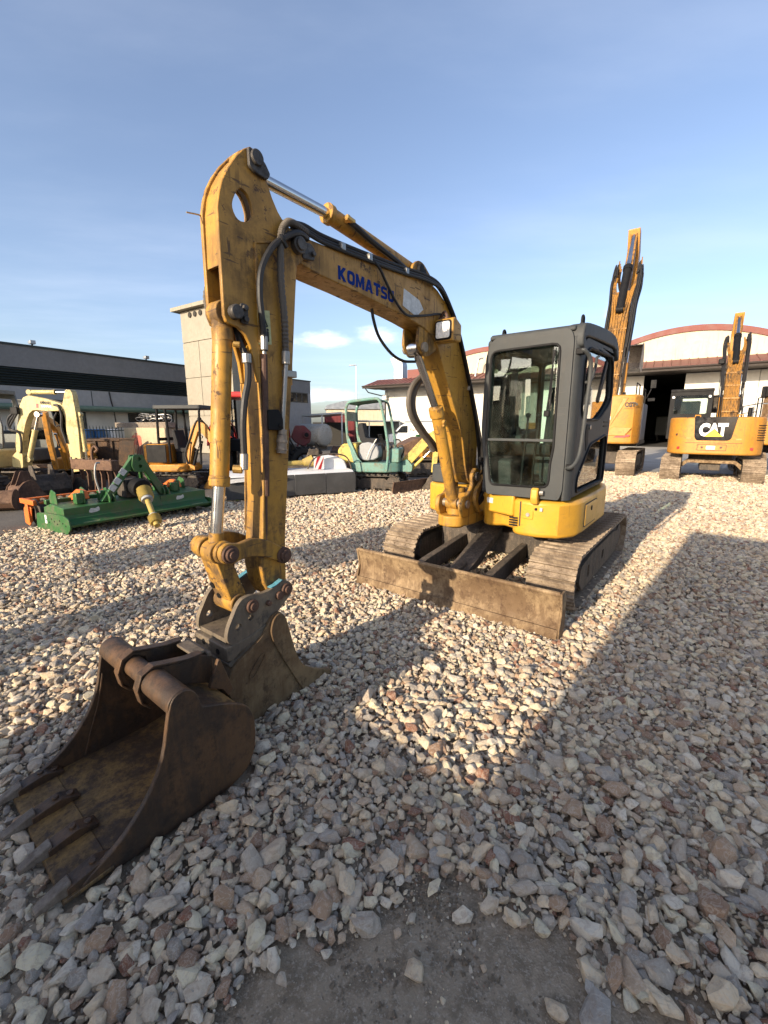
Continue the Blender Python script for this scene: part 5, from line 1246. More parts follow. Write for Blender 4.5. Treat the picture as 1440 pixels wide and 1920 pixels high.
rear_w = M().prism(rnd(rect(0.07, 0.97, 0.82, 2.33), 0.05), 'x', -0.35, -0.30, [rnd(rect(0.11, 1.22, 0.77, 2.27), 0.05)]).build('cab_rear', MAT['cabgrey'], EX, bevel=0.006)
M().prism(rnd(rect(0.11, 1.22, 0.77, 2.27), 0.05), 'x', -0.33, -0.325).build('rear_window', MAT['glass'], rear_w, smooth=False)
sidew = M().prism(rnd([(1.12, 0.97), (1.12, 2.29), (-0.32, 2.32), (-0.32, 0.97)], 0.05), 'y', 0.07, 0.105, [rnd([(1.05, 1.30), (1.05, 2.20), (0.55, 2.22), (0.55, 1.30)], 0.05), rnd([(0.47, 1.30), (0.47, 2.22), (-0.24, 2.24), (-0.24, 1.30)], 0.05)]).build('cab_side', MAT['cabgrey'], EX, bevel=0.006)
M().prism(rnd([(1.05, 1.30), (1.05, 2.20), (0.55, 2.22), (0.55, 1.30)], 0.05), 'y', 0.086, 0.09).build('side_window', MAT['glass'], sidew, smooth=False)
M().prism(rnd([(0.47, 1.30), (0.47, 2.22), (-0.24, 2.24), (-0.24, 1.30)], 0.05), 'y', 0.086, 0.09).build('side_window', MAT['glass'], sidew, smooth=False)
M().bb((-0.30, 0.11, 0.965), (1.11, 0.80, 1.0)).build('cab_floor', MAT['darkin'], EX, smooth=False)
# inside: seat, consoles, levers, pedals, monitor
st = M().prism(rnd([(0.50, 1.30), (0.50, 1.42), (0.02, 1.40), (-0.02, 1.28)], 0.04), 'y', 0.24, 0.70).build('seat', MAT['seat'], EX, bevel=0.03, seg=3)
M().prism(rnd([(0.06, 1.36), (-0.06, 2.0), (-0.17, 2.0), (-0.08, 1.34)], 0.05), 'y', 0.26, 0.68).build('backrest', MAT['seat'], st, bevel=0.03, seg=3)
M().prism(rnd([(-0.07, 2.0), (-0.09, 2.17), (-0.17, 2.17), (-0.16, 2.0)], 0.03), 'y', 0.37, 0.57).build('headrest', MAT['seat'], st, bevel=0.02)
M().bb((-0.05, 0.3, 1.0), (0.42, 0.64, 1.29)).build('seat_base', MAT['darkin'], st, bevel=0.01)
for y in (0.17, 0.76):
    c_ = M().prism(rnd([(0.62, 1.40), (0.62, 1.50), (0.05, 1.56), (0.05, 1.30), (0.4, 1.28)], 0.03), 'y', y - 0.06, y + 0.06 if y < 0.5 else y + 0.03).build('console', MAT['darkin'], EX, bevel=0.012)
    M().cyl((0.56, y, 1.50), (0.60, y, 1.76), 0.011, n=8).prism(rnd(rect(0.575, 1.74, 0.625, 1.86), 0.015), 'y', y - 0.022, y + 0.022).cyl((0.56, y, 1.49), (0.57, y, 1.58), 0.05, 0.02, 12).build('joystick', MAT['black'], c_, bevel=0.006)
for y in (0.36, 0.46):
    M().tube([(0.92, y, 1.0), (0.90, y, 1.25), (0.84, y, 1.55), (0.83, y, 1.66)], 0.011, 7, 3).ball((0.83, y, 1.68), 0.025).build('travel_lever', MAT['black'], EX)
for y in (0.27, 0.55): M().box((0.92, y, 1.06), (0.14, 0.09, 0.02), (0, R(-25), 0)).build('pedal', MAT['black'], EX, bevel=0.004)
M().prism(rnd([(0.98, 1.55), (0.95, 1.74), (0.88, 1.75), (0.90, 1.55)], 0.015), 'y', 0.62, 0.72).build('monitor', MAT['black'], EX, bevel=0.01)
M().prism(rnd([(1.05, 1.0), (1.10, 1.28), (1.02, 1.30), (0.90, 1.02)], 0.03), 'y', 0.20, 0.32).build('foot_rest', MAT['darkin'], EX, bevel=0.01)
M().tube([(0.30, 0.16, 2.20), (0.55, 0.14, 2.12), (0.8, 0.14, 2.12), (1.05, 0.14, 2.22)], 0.014, 7, 4).build('grab_handle', MAT['black'], EX)
# wiper on the windscreen and on the door
M().tube([(FX + 0.006, 0.672, 2.19), (FX + 0.014, 0.655, 2.05), (FX + 0.012, 0.645, 1.86), (FX + 0.006, 0.630, 1.70)], 0.006, 6, 3).bb((FX + 0.002, 0.648, 1.72), (FX + 0.01, 0.660, 2.18)).build('wiper', MAT['black'], EX)
M().box((FX + 0.008, 0.633, 1.685), (0.025, 0.045, 0.05)).build('wiper_motor', MAT['black'], EX, bevel=0.006)
# mirror bracket beside the door
M().tube([(1.02, SY + 0.03, 1.93), (0.93, SY + 0.05, 1.96), (0.88, SY + 0.06, 2.06), (0.86, SY + 0.06, 2.13), (0.74, SY + 0.05, 2.16)], 0.011, 7, 4).build('mirror_arm', MAT['cabgrey'], EX)
M().prism(rnd([(0.60, 1.78), (0.66, 1.80), (0.42, 2.17), (0.36, 2.14)], 0.02), 'y', SY + 0.035, SY + 0.055).build('mirror', MAT['black'], EX, bevel=0.006)
# ------------------------------------------------------------------ the loose digging bucket lying in front
LBY = math.atan2(0.78298, 0.62204)
LB = thing('digging_bucket', 'large rusty brown toothed bucket lying on its back on the stones', 'bucket', (-1.0297, 1.1716, 0.022), LBY)
# local x = from lip to heel, y = to the left (width runs 0 .. 0.70), z up
BW = 0.70
MAT['toothsteel'] = rusty('tooth_steel', (0.13, 0.10, 0.075), (0.22, 0.18, 0.14), (0.07, 0.05, 0.036), 0.55, 2.0, 0.3)
MAT['boomamber'] = paint('worn_boom_amber', (0.31, 0.15, 0.026), dirt=(0.035, 0.024, 0.016), dirt_amt=1.0, scale=0.8, edge=0.6, chip=(0.05, 0.035, 0.025), chip_amt=0.8, rough=0.45, streak=0.7)
side = [(0.0, 0.012), (0.03, 0.040), (0.109, 0.078), (0.18, 0.134), (0.249, 0.214), (0.300, 0.315), (0.324, 0.414), (0.342, 0.495), (0.362, 0.538), (0.398, 0.553), (0.437, 0.538), (0.462, 0.495), (0.47, 0.452), (0.49, 0.437), (0.545, 0.415), (0.60, 0.388), (0.655, 0.352), (0.688, 0.31), (0.706, 0.24), (0.705, 0.15), (0.69, 0.085), (0.655, 0.03), (0.60, 0.004), (0.50, -0.012), (0.2, -0.012), (0.04, -0.004)]
for y in (0.0, BW - 0.022):
    M().prism(sm(side, 2), 'y', y, y + 0.022).build('side_plate', MAT['oldbucket'], LB, bevel=0.004)
inner = [(-0.01, 0.004), (0.2, 0.0), (0.5, 0.0), (0.60, 0.016), (0.648, 0.040), (0.678, 0.09), (0.692, 0.15), (0.693, 0.24), (0.676, 0.305), (0.646, 0.342), (0.596, 0.374), (0.50, 0.415), (0.43, 0.45)]
M().shell([(p.x, p.y) for p in catmull([(a, b, 0) for a, b in inner], 3)], 'y', 0.02, BW - 0.02, 0.016).build('shell', MAT['oldbucket_in'], LB)
M().prism([(-0.055, 0.002), (0.10, 0.004), (0.10, 0.0215), (-0.05, 0.016)], 'y', -0.004, BW + 0.004).build('lip', MAT['oldbucket_in'], LB, bevel=0.003)
pp = M().cyl((0.395, 0.004, 0.50), (0.395, 0.245, 0.50), 0.056, n=24).cyl((0.395, 0.245, 0.50), (0.395, 0.455, 0.50), 0.043, n=24).cyl((0.395, 0.455, 0.50), (0.395, BW - 0.004, 0.50), 0.056, n=24).build('cross_pipe', MAT['oldbucket'], LB, bevel=0.004)
for y in (0.255, 0.455):
    hook = [(0.36, 0.405), (0.338, 0.44), (0.335, 0.50), (0.355, 0.545), (0.395, 0.562), (0.44, 0.548), (0.50, 0.530), (0.60, 0.525), (0.66, 0.50), (0.66, 0.36), (0.60, 0.385), (0.48, 0.44), (0.455, 0.47), (0.445, 0.52), (0.40, 0.548), (0.362, 0.53), (0.352, 0.49), (0.36, 0.45), (0.372, 0.41)]
    M().prism(hook, 'y', y - 0.010, y + 0.010).build('hanger_plate', MAT['oldbucket'], LB, bevel=0.003)
    M().shell([(0.372, 0.395), (0.342, 0.43), (0.332, 0.49), (0.352, 0.545), (0.397, 0.566), (0.45, 0.552), (0.54, 0.533), (0.61, 0.530)], 'y', y - 0.022, y + 0.022, 0.009).build('hanger_strap', MAT['oldbucket'], LB, bevel=0.002)
M().bb((0.64, 0.245, 0.40), (0.658, 0.465, 0.522)).build('frame_bar', MAT['coupler'], LB, bevel=0.004)
M().bb((0.585, 0.27, 0.512), (0.645, 0.44, 0.526)).build('frame_bar', MAT['coupler'], LB, bevel=0.004)
M().prism([(0.60, 0.385), (0.665, 0.345), (0.69, 0.30), (0.72, 0.32), (0.665, 0.50), (0.655, 0.505)], 'y', 0.18, 0.20).build('gusset', MAT['oldbucket'], LB, bevel=0.003)
for k, y in enumerate((0.035, 0.245, 0.455, 0.665)):
    r0 = random.Random(40 + k)
    q = M()
    q.prism(rnd([(0.06, 0.02), (0.125, 0.02), (0.13, 0.030), (0.06, 0.058), (-0.035, 0.042), (-0.035, 0.006), (0.02, 0.012)], 0.008), 'y', y - 0.029, y + 0.029)
    ad_ = q.build('tooth_adapter', MAT['oldbucket'], LB, bevel=0.006)
    t = M()
    L_ = r0.uniform(0.09, 0.12)
    n = 5
    for i in range(n + 1):
        f = i / n
        w = 0.027 * (1 - 0.22 * f * f); h = 0.019 * (1 - 0.80 * f) + 0.003
        x = 0.0 - L_ * f - 0.02; z = 0.036 - 0.010 * f - 0.010 * f * f
        t.v += [(x, y - w, z - h), (x, y + w, z - h), (x, y + w * 0.75, z + h), (x, y - w * 0.75, z + h)]
    for i in range(n):
        a = i * 4
        for j in range(4): t.f.append((a + j, a + (j + 1) % 4, a + 4 + (j + 1) % 4, a + 4 + j))
    t.f += [(3, 2, 1, 0), (n * 4, n * 4 + 1, n * 4 + 2, n * 4 + 3)]
    t.build('tooth', MAT['toothsteel'], ad_, bevel=0.004)
    M().cyl((0.05, y, 0.04), (0.05, y, 0.066), 0.012, n=10).cyl((0.10, y, 0.034), (0.10, y, 0.050), 0.014, n=10).build('bolt', MAT['oldbucket'], ad_, bevel=0.003)
M().tube([(0.335, BW - 0.027, 0.40), (0.30, BW - 0.03, 0.26), (0.25, BW - 0.028, 0.12), (0.22, BW - 0.03, 0.03)], 0.004, 5, 4).build('weld_bead', MAT['oldbucket'], LB)
M().tube([(0.0, 0.022, 0.028), (0.2, 0.024, 0.018), (0.45, 0.024, 0.018)], 0.006, 5, 4).build('weld_bead', MAT['oldbucket'], LB)

# ------------------------------------------------------------------ shared builders for the other machines
def track_pair(root, L, rad, gauge, wid, mat, shoe='steel', pitch=0.16, frame=None):
    """two crawler tracks: frame with rollers, a belt of shoes as one piece each"""
    for s in (-1, 1):
        y = s * gauge / 2
        fr = M().prism(rnd([(-L / 2, rad * 0.7), (-L / 2 + 0.1, rad * 0.35), (L / 2 - 0.1, rad * 0.35), (L / 2, rad * 0.7), (L / 2 - 0.2, rad * 1.55), (-L / 2 + 0.2, rad * 1.55)], 0.04), 'y', y - wid * 0.36, y + wid * 0.36).build('track', frame or MAT['trackframe'], root, bevel=0.01)
        for sx in (-1, 1):
            M().cyl((sx * L / 2, y - wid * 0.4, rad), (sx * L / 2, y + wid * 0.4, rad), rad * 0.80, n=22).cyl((sx * L / 2, y - wid * 0.44, rad), (sx * L / 2, y + wid * 0.44, rad), rad * 0.3, n=12).build('wheel', frame or MAT['trackframe'], fr, bevel=0.01)
        for k in range(3):
            x = -L * 0.28 + k * L * 0.28
            M().cyl((x, y - wid * 0.42, rad * 0.42), (x, y + wid * 0.42, rad * 0.42), rad * 0.26, n=12).build('roller', frame or MAT['trackframe'], fr)
        q = M()
        n = int((2 * L + 2 * math.pi * rad) / pitch)
        h = 0.026 if shoe == 'steel' else 0.034
        for (px, pz, a) in track_path(L, rad - 0.03, rad, n):
            b = M().bb((-pitch * 0.5, -wid / 2, -0.012), (pitch * 0.5 - 0.006, wid / 2, 0.004))
            if shoe == 'steel':
                for x in (-pitch * 0.38, 0.0, pitch * 0.36): b.prism([(x - 0.013, 0.004), (x - 0.008, h), (x + 0.008, h), (x + 0.013, 0.004)], 'y', -wid / 2, wid / 2)
            else:
                b.prism([(-0.03, 0.004), (-0.02, h), (0.02, h), (0.03, 0.004)], 'y', -wid / 2, wid * 0.1)
                b.prism([(pitch * 0.5 - 0.03, 0.004), (pitch * 0.5 - 0.02, h), (pitch * 0.5 + 0.02, h), (pitch * 0.5 + 0.03, 0.004)], 'y', -wid * 0.1, wid / 2)
            b.xform(Matrix.Translation((px, y, pz)) @ Matrix.Rotation(a, 4, 'Y'))
            q.add(b.v, b.f)
        q.build('track_belt', mat, fr, smooth=False, kind='stuff')
def hyd(root, name, a, b, split, r, mat, y=0.0, rod=0.55, flip=False):
    """hydraulic cylinder between two pins in the plane y; split = where the barrel ends"""
    A, B = Vector((a[0], y, a[1])), Vector((b[0], y, b[1]))
    Sx = A.lerp(B, split)
    c = M().cyl(A, Sx, r, n=16).cyl(A.lerp(B, split - 0.04), Sx, r * 1.15, n=16).cyl((a[0], y - r, a[1]), (a[0], y + r, a[1]), r * 1.2, n=14).build(name, mat, root, bevel=0.004)
    M().cyl(Sx, B, r * rod, n=14).cyl((b[0], y - r, b[1]), (b[0], y + r, b[1]), r * 1.1, n=14).build('rod', MAT['chrome'], c)
    return c
def slab(name, root, prof, y0, y1, mat, bevel=0.008, **k): return M().prism(prof, 'y', y0, y1).build(name, mat, root, bevel=bevel, **k)
def hose(root, pts, r=0.018, mat=None, name='hose'): return M().tube(pts, r, 7, 5).build(name, mat or MAT['rubber'], root)
def simple_bucket(root, x, z, w, y, sc, mat, ang=0.0, name='bucket'):
    side_ = [(0.0, 0.0), (0.06, 0.12), (0.14, 0.22), (0.2, 0.36), (0.26, 0.42), (0.36, 0.40), (0.46, 0.30), (0.50, 0.15), (0.44, 0.03), (0.30, -0.03), (0.1, -0.02)]
    mt = Matrix.Translation((x, y, z)) @ Matrix.Rotation(ang, 4, 'Y') @ Matrix.Diagonal((sc, 1, sc, 1))
    q = M()
    for s in (-1, 1): q.prism(sm(side_, 2), 'y', s * w / 2 - 0.012, s * w / 2 + 0.012)
    q.shell([(0.02, 0.0), (0.3, -0.02), (0.43, 0.04), (0.485, 0.15), (0.45, 0.29), (0.35, 0.385), (0.26, 0.40)], 'y', -w / 2, w / 2, 0.014)
    q.xform(mt); o = q.build(name, mat, root, bevel=0.004)
    for k in range(4):
        yy = -w / 2 + w * (k + 0.5) / 4
        t = M().prism([(0.06, 0.0), (-0.10, 0.0), (0.06, 0.03)], 'y', yy - 0.025, yy + 0.025).xform(mt)
        t.build('tooth', MAT['wornsteel'], o, smooth=False)
    return o

MAT['cream'] = paint('cream_paint', (0.56, 0.45, 0.19), dirt=(0.13, 0.095, 0.055), dirt_amt=0.6, chip=(0.12, 0.07, 0.04), chip_amt=0.6, rough=0.45)
MAT['orange'] = paint('orange_yellow_paint', (0.50, 0.22, 0.026), dirt=(0.10, 0.07, 0.04), dirt_amt=0.65, chip_amt=0.5, rough=0.45)
MAT['teal'] = paint('faded_teal_paint', (0.11, 0.24, 0.205), dirt=(0.14, 0.10, 0.06), dirt_amt=0.6, chip=(0.15, 0.07, 0.03), chip_amt=0.7, rough=0.5)
MAT['paleyellow'] = paint('pale_yellow_paint', (0.52, 0.39, 0.085), dirt=(0.11, 0.08, 0.05), dirt_amt=0.7, chip_amt=0.6, rough=0.5)
MAT['catyellow'] = paint('amber_paint', (0.43, 0.195, 0.026), dirt=(0.13, 0.08, 0.04), dirt_amt=0.5, chip=(0.08, 0.05, 0.03), chip_amt=0.35, rough=0.4)
MAT['greygreen'] = paint('grey_green_paint', (0.13, 0.145, 0.135), dirt=(0.08, 0.07, 0.06), dirt_amt=0.4, chip_amt=0.4, rough=0.5)
MAT['harrow'] = paint('implement_green', (0.022, 0.105, 0.028), dirt=(0.09, 0.075, 0.05), dirt_amt=0.6, chip=(0.12, 0.09, 0.06), chip_amt=0.6, rough=0.4)
MAT['orangered'] = paint('implement_orange', (0.62, 0.14, 0.02), dirt=(0.15, 0.08, 0.04), dirt_amt=0.3, chip_amt=0.4, rough=0.45)
MAT['lime'] = flat('lime_plastic', (0.42, 0.56, 0.03), 0.4, var=0.1)
MAT['ptoyellow'] = paint('shaft_guard_yellow', (0.36, 0.27, 0.07), dirt=(0.16, 0.12, 0.07), dirt_amt=0.5, chip_amt=0.3, rough=0.5)
MAT['tarpwhite'] = flat('white_tarp', (0.60, 0.60, 0.60), 0.4, var=0.10, scale=3, bump=0.4)
MAT['tarpgrey'] = flat('grey_tarp', (0.055, 0.055, 0.056), 0.45, var=0.25, scale=2.5, bump=0.5)
MAT['rubbertrack'] = flat('rubber_track', (0.035, 0.032, 0.029), 0.85, var=0.3)
MAT['rustbrown'] = rusty('rust_brown_steel', (0.085, 0.045, 0.028), (0.15, 0.085, 0.05), (0.05, 0.03, 0.022))
MAT['scrap'] = rusty('scrap_steel', (0.05, 0.042, 0.036), (0.10, 0.08, 0.06), (0.03, 0.025, 0.02))

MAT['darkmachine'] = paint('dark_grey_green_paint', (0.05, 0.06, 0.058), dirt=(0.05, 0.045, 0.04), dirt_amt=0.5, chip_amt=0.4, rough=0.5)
MAT['dullred'] = paint('dull_red_paint', (0.15, 0.02, 0.024), dirt=(0.08, 0.06, 0.05), dirt_amt=0.5, chip_amt=0.5)
# ------------------------------------------------------------------ cream excavator at the left (looks to the right, +X)
cx = thing('mini_excavator', 'cream mini excavator at the left with folded boom, red and black print on its side', 'excavator', (-9.7, 10.2, 0), 0.0, 'parked mini excavators')
track_pair(cx, 2.0, 0.26, 1.5, 0.40, MAT['rubbertrack'], 'rubber')
M().prism(rnd(rect(-0.8, -0.75, 0.7, 0.75), 0.2), 'z', 0.62, 1.05).build('body', MAT['cream'], cx, bevel=0.04, seg=3)
M().prism(rnd(rect(-0.95, -0.75, -0.1, 0.1), 0.2), 'z', 1.05, 1.5).build('engine_cover', MAT['greygreen'], cx, bevel=0.05, seg=3)
M().cyl((0, 0, 0.48), (0, 0, 0.63), 0.4, n=24).build('slew_ring', MAT['trackframe'], cx)
slab('boom', cx, [(2.25, 2.11), (1.93, 2.21), (1.63, 2.27), (1.54, 2.285), (1.42, 2.24), (1.32, 2.08), (1.20, 1.68), (1.07, 1.2), (1.05, 0.9), (1.10, 0.72), (1.17, 0.8), (1.20, 1.04), (1.28, 1.37), (1.39, 1.67), (1.50, 1.87), (1.60, 1.95), (1.73, 1.95), (1.95, 1.93), (2.27, 1.94), (2.32, 2.02)], -0.09, 0.09, MAT['cream'])
slab('arm', cx, rnd([(2.40, 2.41), (2.53, 2.41), (2.56, 2.31), (2.58, 1.87), (2.585, 1.54), (2.56, 1.03), (2.55, 0.66), (2.30, 0.66), (2.31, 0.75), (2.285, 1.17), (2.31, 1.75), (2.27, 2.0), (2.30, 2.10)], 0.03), -0.085, 0.085, MAT['cream'])
hyd(cx, 'arm_cylinder', (1.53, 2.36), (2.42, 2.36), 0.66, 0.05, MAT['cream'])
hyd(cx, 'boom_cylinder', (1.28, 0.82), (1.66, 1.86), 0.66, 0.055, MAT['cream'], -0.02)
hyd(cx, 'bucket_cylinder', (2.60, 1.86), (2.64, 0.63), 0.70, 0.05, MAT['cream'])
slab('bucket_link', cx, rnd([(2.68, 0.66), (2.30, 0.60), (2.30, 0.52), (2.66, 0.56), (2.62, 0.30), (2.69, 0.30)], 0.02), -0.10, 0.10, MAT['cream'])
simple_bucket(cx, 2.28, 0.05, 0.5, 0, 0.9, MAT['scrap'])
slab('boom_foot', cx, rnd([(0.95, 0.65), (1.2, 0.62), (1.24, 0.95), (1.12, 1.02), (0.98, 0.9)], 0.04), -0.14, 0.14, MAT['cream'])
lettering('print', 'AMMANN', MAT['ink'], cx, (1.79, -0.0915, 2.095), (1, 0, -0.05), (0, 0, 1), 0.24, 0.065, bold=0.03)
lettering('print', 'YANMAR', MAT['white'], cx, (1.80, -0.0915, 2.015), (1, 0, -0.05), (0, 0, 1), 0.25, 0.06, bold=0.03)
M().prism([(1.70, 2.10), (1.755, 2.10), (1.74, 2.00), (1.69, 2.005)], 'y', -0.093, -0.09).build('red_logo', MAT['red'], cx, smooth=False)
for k in range(3): hose(cx, [(1.25 + 0.03 * k, -0.13, 1.95), (1.05, -0.16, 1.75 - 0.1 * k), (1.08 + 0.03 * k, -0.17, 1.5), (1.25, -0.14, 1.42), (1.22, -0.13, 1.05), (1.1, -0.1, 0.85)], 0.022)
hose(cx, [(2.12, -0.11, 2.07), (2.22, -0.13, 2.05), (2.27, -0.13, 1.85), (2.23, -0.13, 1.55), (2.26, -0.12, 1.35), (2.28, -0.11, 1.2)], 0.026)
hose(cx, [(2.15, -0.1, 1.9), (2.08, -0.12, 1.75), (2.1, -0.12, 1.6), (2.2, -0.11, 1.62)], 0.018)
M().prism(rnd(rect(1.14, 1.86, 1.30, 2.02), 0.02), 'y', -0.17, -0.09).build('work_lamp', MAT['black'], cx, bevel=0.01)
M().shell([(1.74, 0.02), (1.70, 0.12), (1.75, 0.36)], 'y', -0.95, 0.95, 0.03).build('dozer_blade', MAT['rustbrown'], cx)
M().bb((0.8, -0.4, 0.15), (1.70, -0.32, 0.3)).bb((0.8, 0.32, 0.15), (1.70, 0.4, 0.3)).build('blade_arm', MAT['scrap'], cx, bevel=0.01)
M().prism(rnd([(0.55, 1.05), (0.62, 1.6), (0.5, 2.38), (-0.55, 2.45), (-0.65, 1.05)], 0.06), 'y', 0.14, 0.18, [rnd([(0.42, 1.4), (0.42, 2.25), (-0.48, 2.3), (-0.5, 1.4)], 0.06)]).prism(rnd([(0.55, 1.05), (0.62, 1.6), (0.5, 2.38), (-0.55, 2.45), (-0.65, 1.05)], 0.06), 'y', 0.78, 0.82, [rnd([(0.42, 1.4), (0.42, 2.25), (-0.48, 2.3), (-0.5, 1.4)], 0.06)]).bb((-0.65, 0.14, 2.36), (0.5, 0.82, 2.45)).build('cab', MAT['greygreen'], cx, bevel=0.01)
# second, grey green machine behind it
def cab_machine(label, loc, yaw, m_body, m_cab, m_boom, sc=1.0, boom=True, group=None, pose=0):
    t = thing('mini_excavator', label, 'excavator', loc, yaw, group)
    S = lambda P: [(a * sc, b * sc) for a, b in P]
    track_pair(t, 1.9 * sc, 0.26 * sc, 1.5 * sc, 0.4 * sc, MAT['tracksteel'], 'steel')
    M().prism(rnd(S(rect(-0.95, -0.85, 0.85, 0.85)), 0.25 * sc), 'z', 0.62 * sc, 1.0 * sc).build('body', m_body, t, bevel=0.04, seg=3)
    M().prism(rnd(S(rect(-1.05, -0.82, -0.3, 0.82)), 0.25 * sc), 'z', 1.0 * sc, 1.55 * sc).build('engine_cover', m_body, t, bevel=0.05, seg=3)
    M().cyl((0, 0, 0.48 * sc), (0, 0, 0.63 * sc), 0.4 * sc, n=20).build('slew_ring', MAT['trackframe'], t)
    pr = S([(0.80, 1.0), (0.86, 1.6), (0.72, 2.45), (-0.6, 2.52), (-0.68, 1.0)]); hl = S([(0.68, 1.25), (0.72, 1.6), (0.6, 2.3), (-0.5, 2.36), (-0.55, 1.25)])
    c = M()
    for y in (0.08, 0.80): c.prism(rnd(pr, 0.06), 'y', y * sc, (y + 0.05) * sc, [rnd(hl, 0.06)])
    c.bb((-0.62 * sc, 0.08 * sc, 2.42 * sc), (0.74 * sc, 0.85 * sc, 2.53 * sc)).bb((0.74 * sc, 0.12 * sc, 1.0 * sc), (0.82 * sc, 0.81 * sc, 1.2 * sc)).bb((-0.68 * sc, 0.12 * sc, 1.0 * sc), (-0.6 * sc, 0.81 * sc, 1.5 * sc))
    c = c.build('cab', m_cab, t, bevel=0.01)
    for y in (0.10, 0.82): M().prism(rnd(hl, 0.06), 'y', y * sc, (y + 0.008) * sc).build('pane', MAT['darkglass'], c, smooth=False)
    M().bb((-0.4 * sc, 0.25 * sc, 1.0 * sc), (0.1 * sc, 0.68 * sc, 1.4 * sc)).bb((-0.42 * sc, 0.25 * sc, 1.4 * sc), (-0.28 * sc, 0.68 * sc, 2.0 * sc)).build('seat', MAT['seat'], t, bevel=0.03)
    if boom:
        y0, y1 = -0.36 * sc, -0.18 * sc
        slab('boom', t, S([(1.0, 0.75), (1.25, 0.8), (1.45, 1.5), (1.95, 2.35), (2.2, 2.5), (3.1, 2.45), (3.2, 2.55), (3.1, 2.65), (2.1, 2.78), (1.75, 2.6), (1.2, 1.7), (0.95, 0.95)]), y0, y1, m_boom)
        slab('arm', t, S([(3.0, 2.8), (3.25, 2.95), (3.45, 2.6), (3.5, 1.2), (3.45, 0.7), (3.3, 0.7), (3.25, 1.2), (3.1, 2.3)]), y0 + 0.01, y1 - 0.01, m_boom)
        hyd(t, 'arm_cylinder', (2.0 * sc, 2.82 * sc), (3.2 * sc, 2.88 * sc), 0.6, 0.05 * sc, m_boom, (y0 + y1) / 2)
        hyd(t, 'boom_cylinder', (1.2 * sc, 0.75 * sc), (1.85 * sc, 2.1 * sc), 0.6, 0.055 * sc, m_boom, (y0 + y1) / 2)
        hyd(t, 'bucket_cylinder', (3.52 * sc, 2.2 * sc), (3.6 * sc, 0.75 * sc), 0.7, 0.05 * sc, m_boom, (y0 + y1) / 2)
        simple_bucket(t, 3.15 * sc, 0.1 * sc, 0.5 * sc, (y0 + y1) / 2, 1.1 * sc, MAT['scrap'])
    M().shell(S([(1.68, 0.02), (1.64, 0.12), (1.70, 0.36)]), 'y', -0.95 * sc, 0.95 * sc, 0.03).build('dozer_blade', MAT['scrap'], t)
    return t
cab_machine('dark grey green cab excavator parked in shade behind the cream excavator', (-10.9, 13.4, 0), R(-8), MAT['darkmachine'], MAT['darkmachine'], MAT['darkmachine'], 0.95, False, 'parked mini excavators')
# small orange boom of a third machine between them
om = thing('mini_excavator', 'orange micro excavator with short boom partly hidden behind the cream excavator arm', 'excavator', (-8.85, 12.3, 0), R(-72), 'parked mini excavators')
track_pair(om, 1.2, 0.18, 0.8, 0.24, MAT['rubbertrack'], 'rubber')
M().prism(rnd(rect(-0.5, -0.45, 0.5, 0.45), 0.15), 'z', 0.42, 0.72).build('body', MAT['orange'], om, bevel=0.03)
M().bb((-0.5, -0.4, 0.72), (-0.15, 0.4, 1.1)).build('engine_cover', MAT['orange'], om, bevel=0.04)
slab('boom', om, [(0.55, 0.45), (0.72, 0.45), (0.8, 0.95), (1.15, 1.5), (1.65, 1.75), (1.6, 1.85), (1.05, 1.68), (0.68, 1.1)], -0.06, 0.06, MAT['orange'])
slab('arm', om, [(1.5, 1.95), (1.68, 1.9), (1.62, 1.2), (1.45, 0.5), (1.35, 0.52), (1.5, 1.4)], -0.05, 0.05, MAT['orange'])
hyd(om, 'boom_cylinder', (0.75, 0.45), (1.1, 1.4), 0.6, 0.035, MAT['orange'])
simple_bucket(om, 1.2, 0.1, 0.3, 0, 0.7, MAT['rustbrown'])

# ------------------------------------------------------------------ loose attachments in front of them
def loose_bucket(label, loc, yaw, w, sc, mat, tilt=0.0):
    t = thing('digging_bucket', label, 'bucket', loc, yaw, 'loose attachments on the ground')
    simple_bucket(t, 0, 0.02, w, 0, sc, mat, tilt, 'bucket_body')
    q = M()
    for s in (-1, 1): q.prism(rnd([(0.20 * sc, 0.40 * sc), (0.24 * sc, 0.58 * sc), (0.36 * sc, 0.58 * sc), (0.46 * sc, 0.34 * sc)], 0.02), 'y', s * w * 0.2 - 0.012, s * w * 0.2 + 0.012)
    q.build('ear', mat, t, bevel=0.004)
    return t
loose_bucket('wide rusty ditching bucket lying open in front of the cream excavator', (-7.9, 8.2, 0), R(-75), 1.5, 0.9, MAT['rustbrown'])
loose_bucket('dark toothed bucket standing between the cream excavator arm and the orange boom', (-7.9, 9.6, 0), R(-30), 0.9, 1.3, MAT['scrap'])
loose_bucket('rusty brown bucket with tall side plate left of the green harrow', (-7.2, 9.0, 0), R(-120), 0.55, 1.2, MAT['rustbrown'])
gp = thing('grapple_attachment', 'rusty pronged attachment with hooks behind the green harrow', 'grapple', (-6.6, 9.7, 0), R(-20), 'loose attachments on the ground')
M().bb((-0.6, -0.1, 0.62), (0.7, 0.1, 0.85)).build('beam', MAT['rustbrown'], gp, bevel=0.02)
for k in range(6):
    M().prism(sm([(0.05, 0.85), (0.16, 0.5), (0.12, 0.1), (0.06, 0.0), (0.04, 0.1), (0.07, 0.5), (-0.03, 0.83)], 2), 'x', -0.55 + k * 0.22, -0.52 + k * 0.22).build('prong', MAT['rustbrown'], gp)
M().tube([(0.0, 0, 0.85), (0.02, 0, 1.05), (0.12, 0, 1.15), (0.2, 0, 1.08), (0.12, 0, 1.02)], 0.03, 8, 5).build('hook', MAT['rustbrown'], gp)
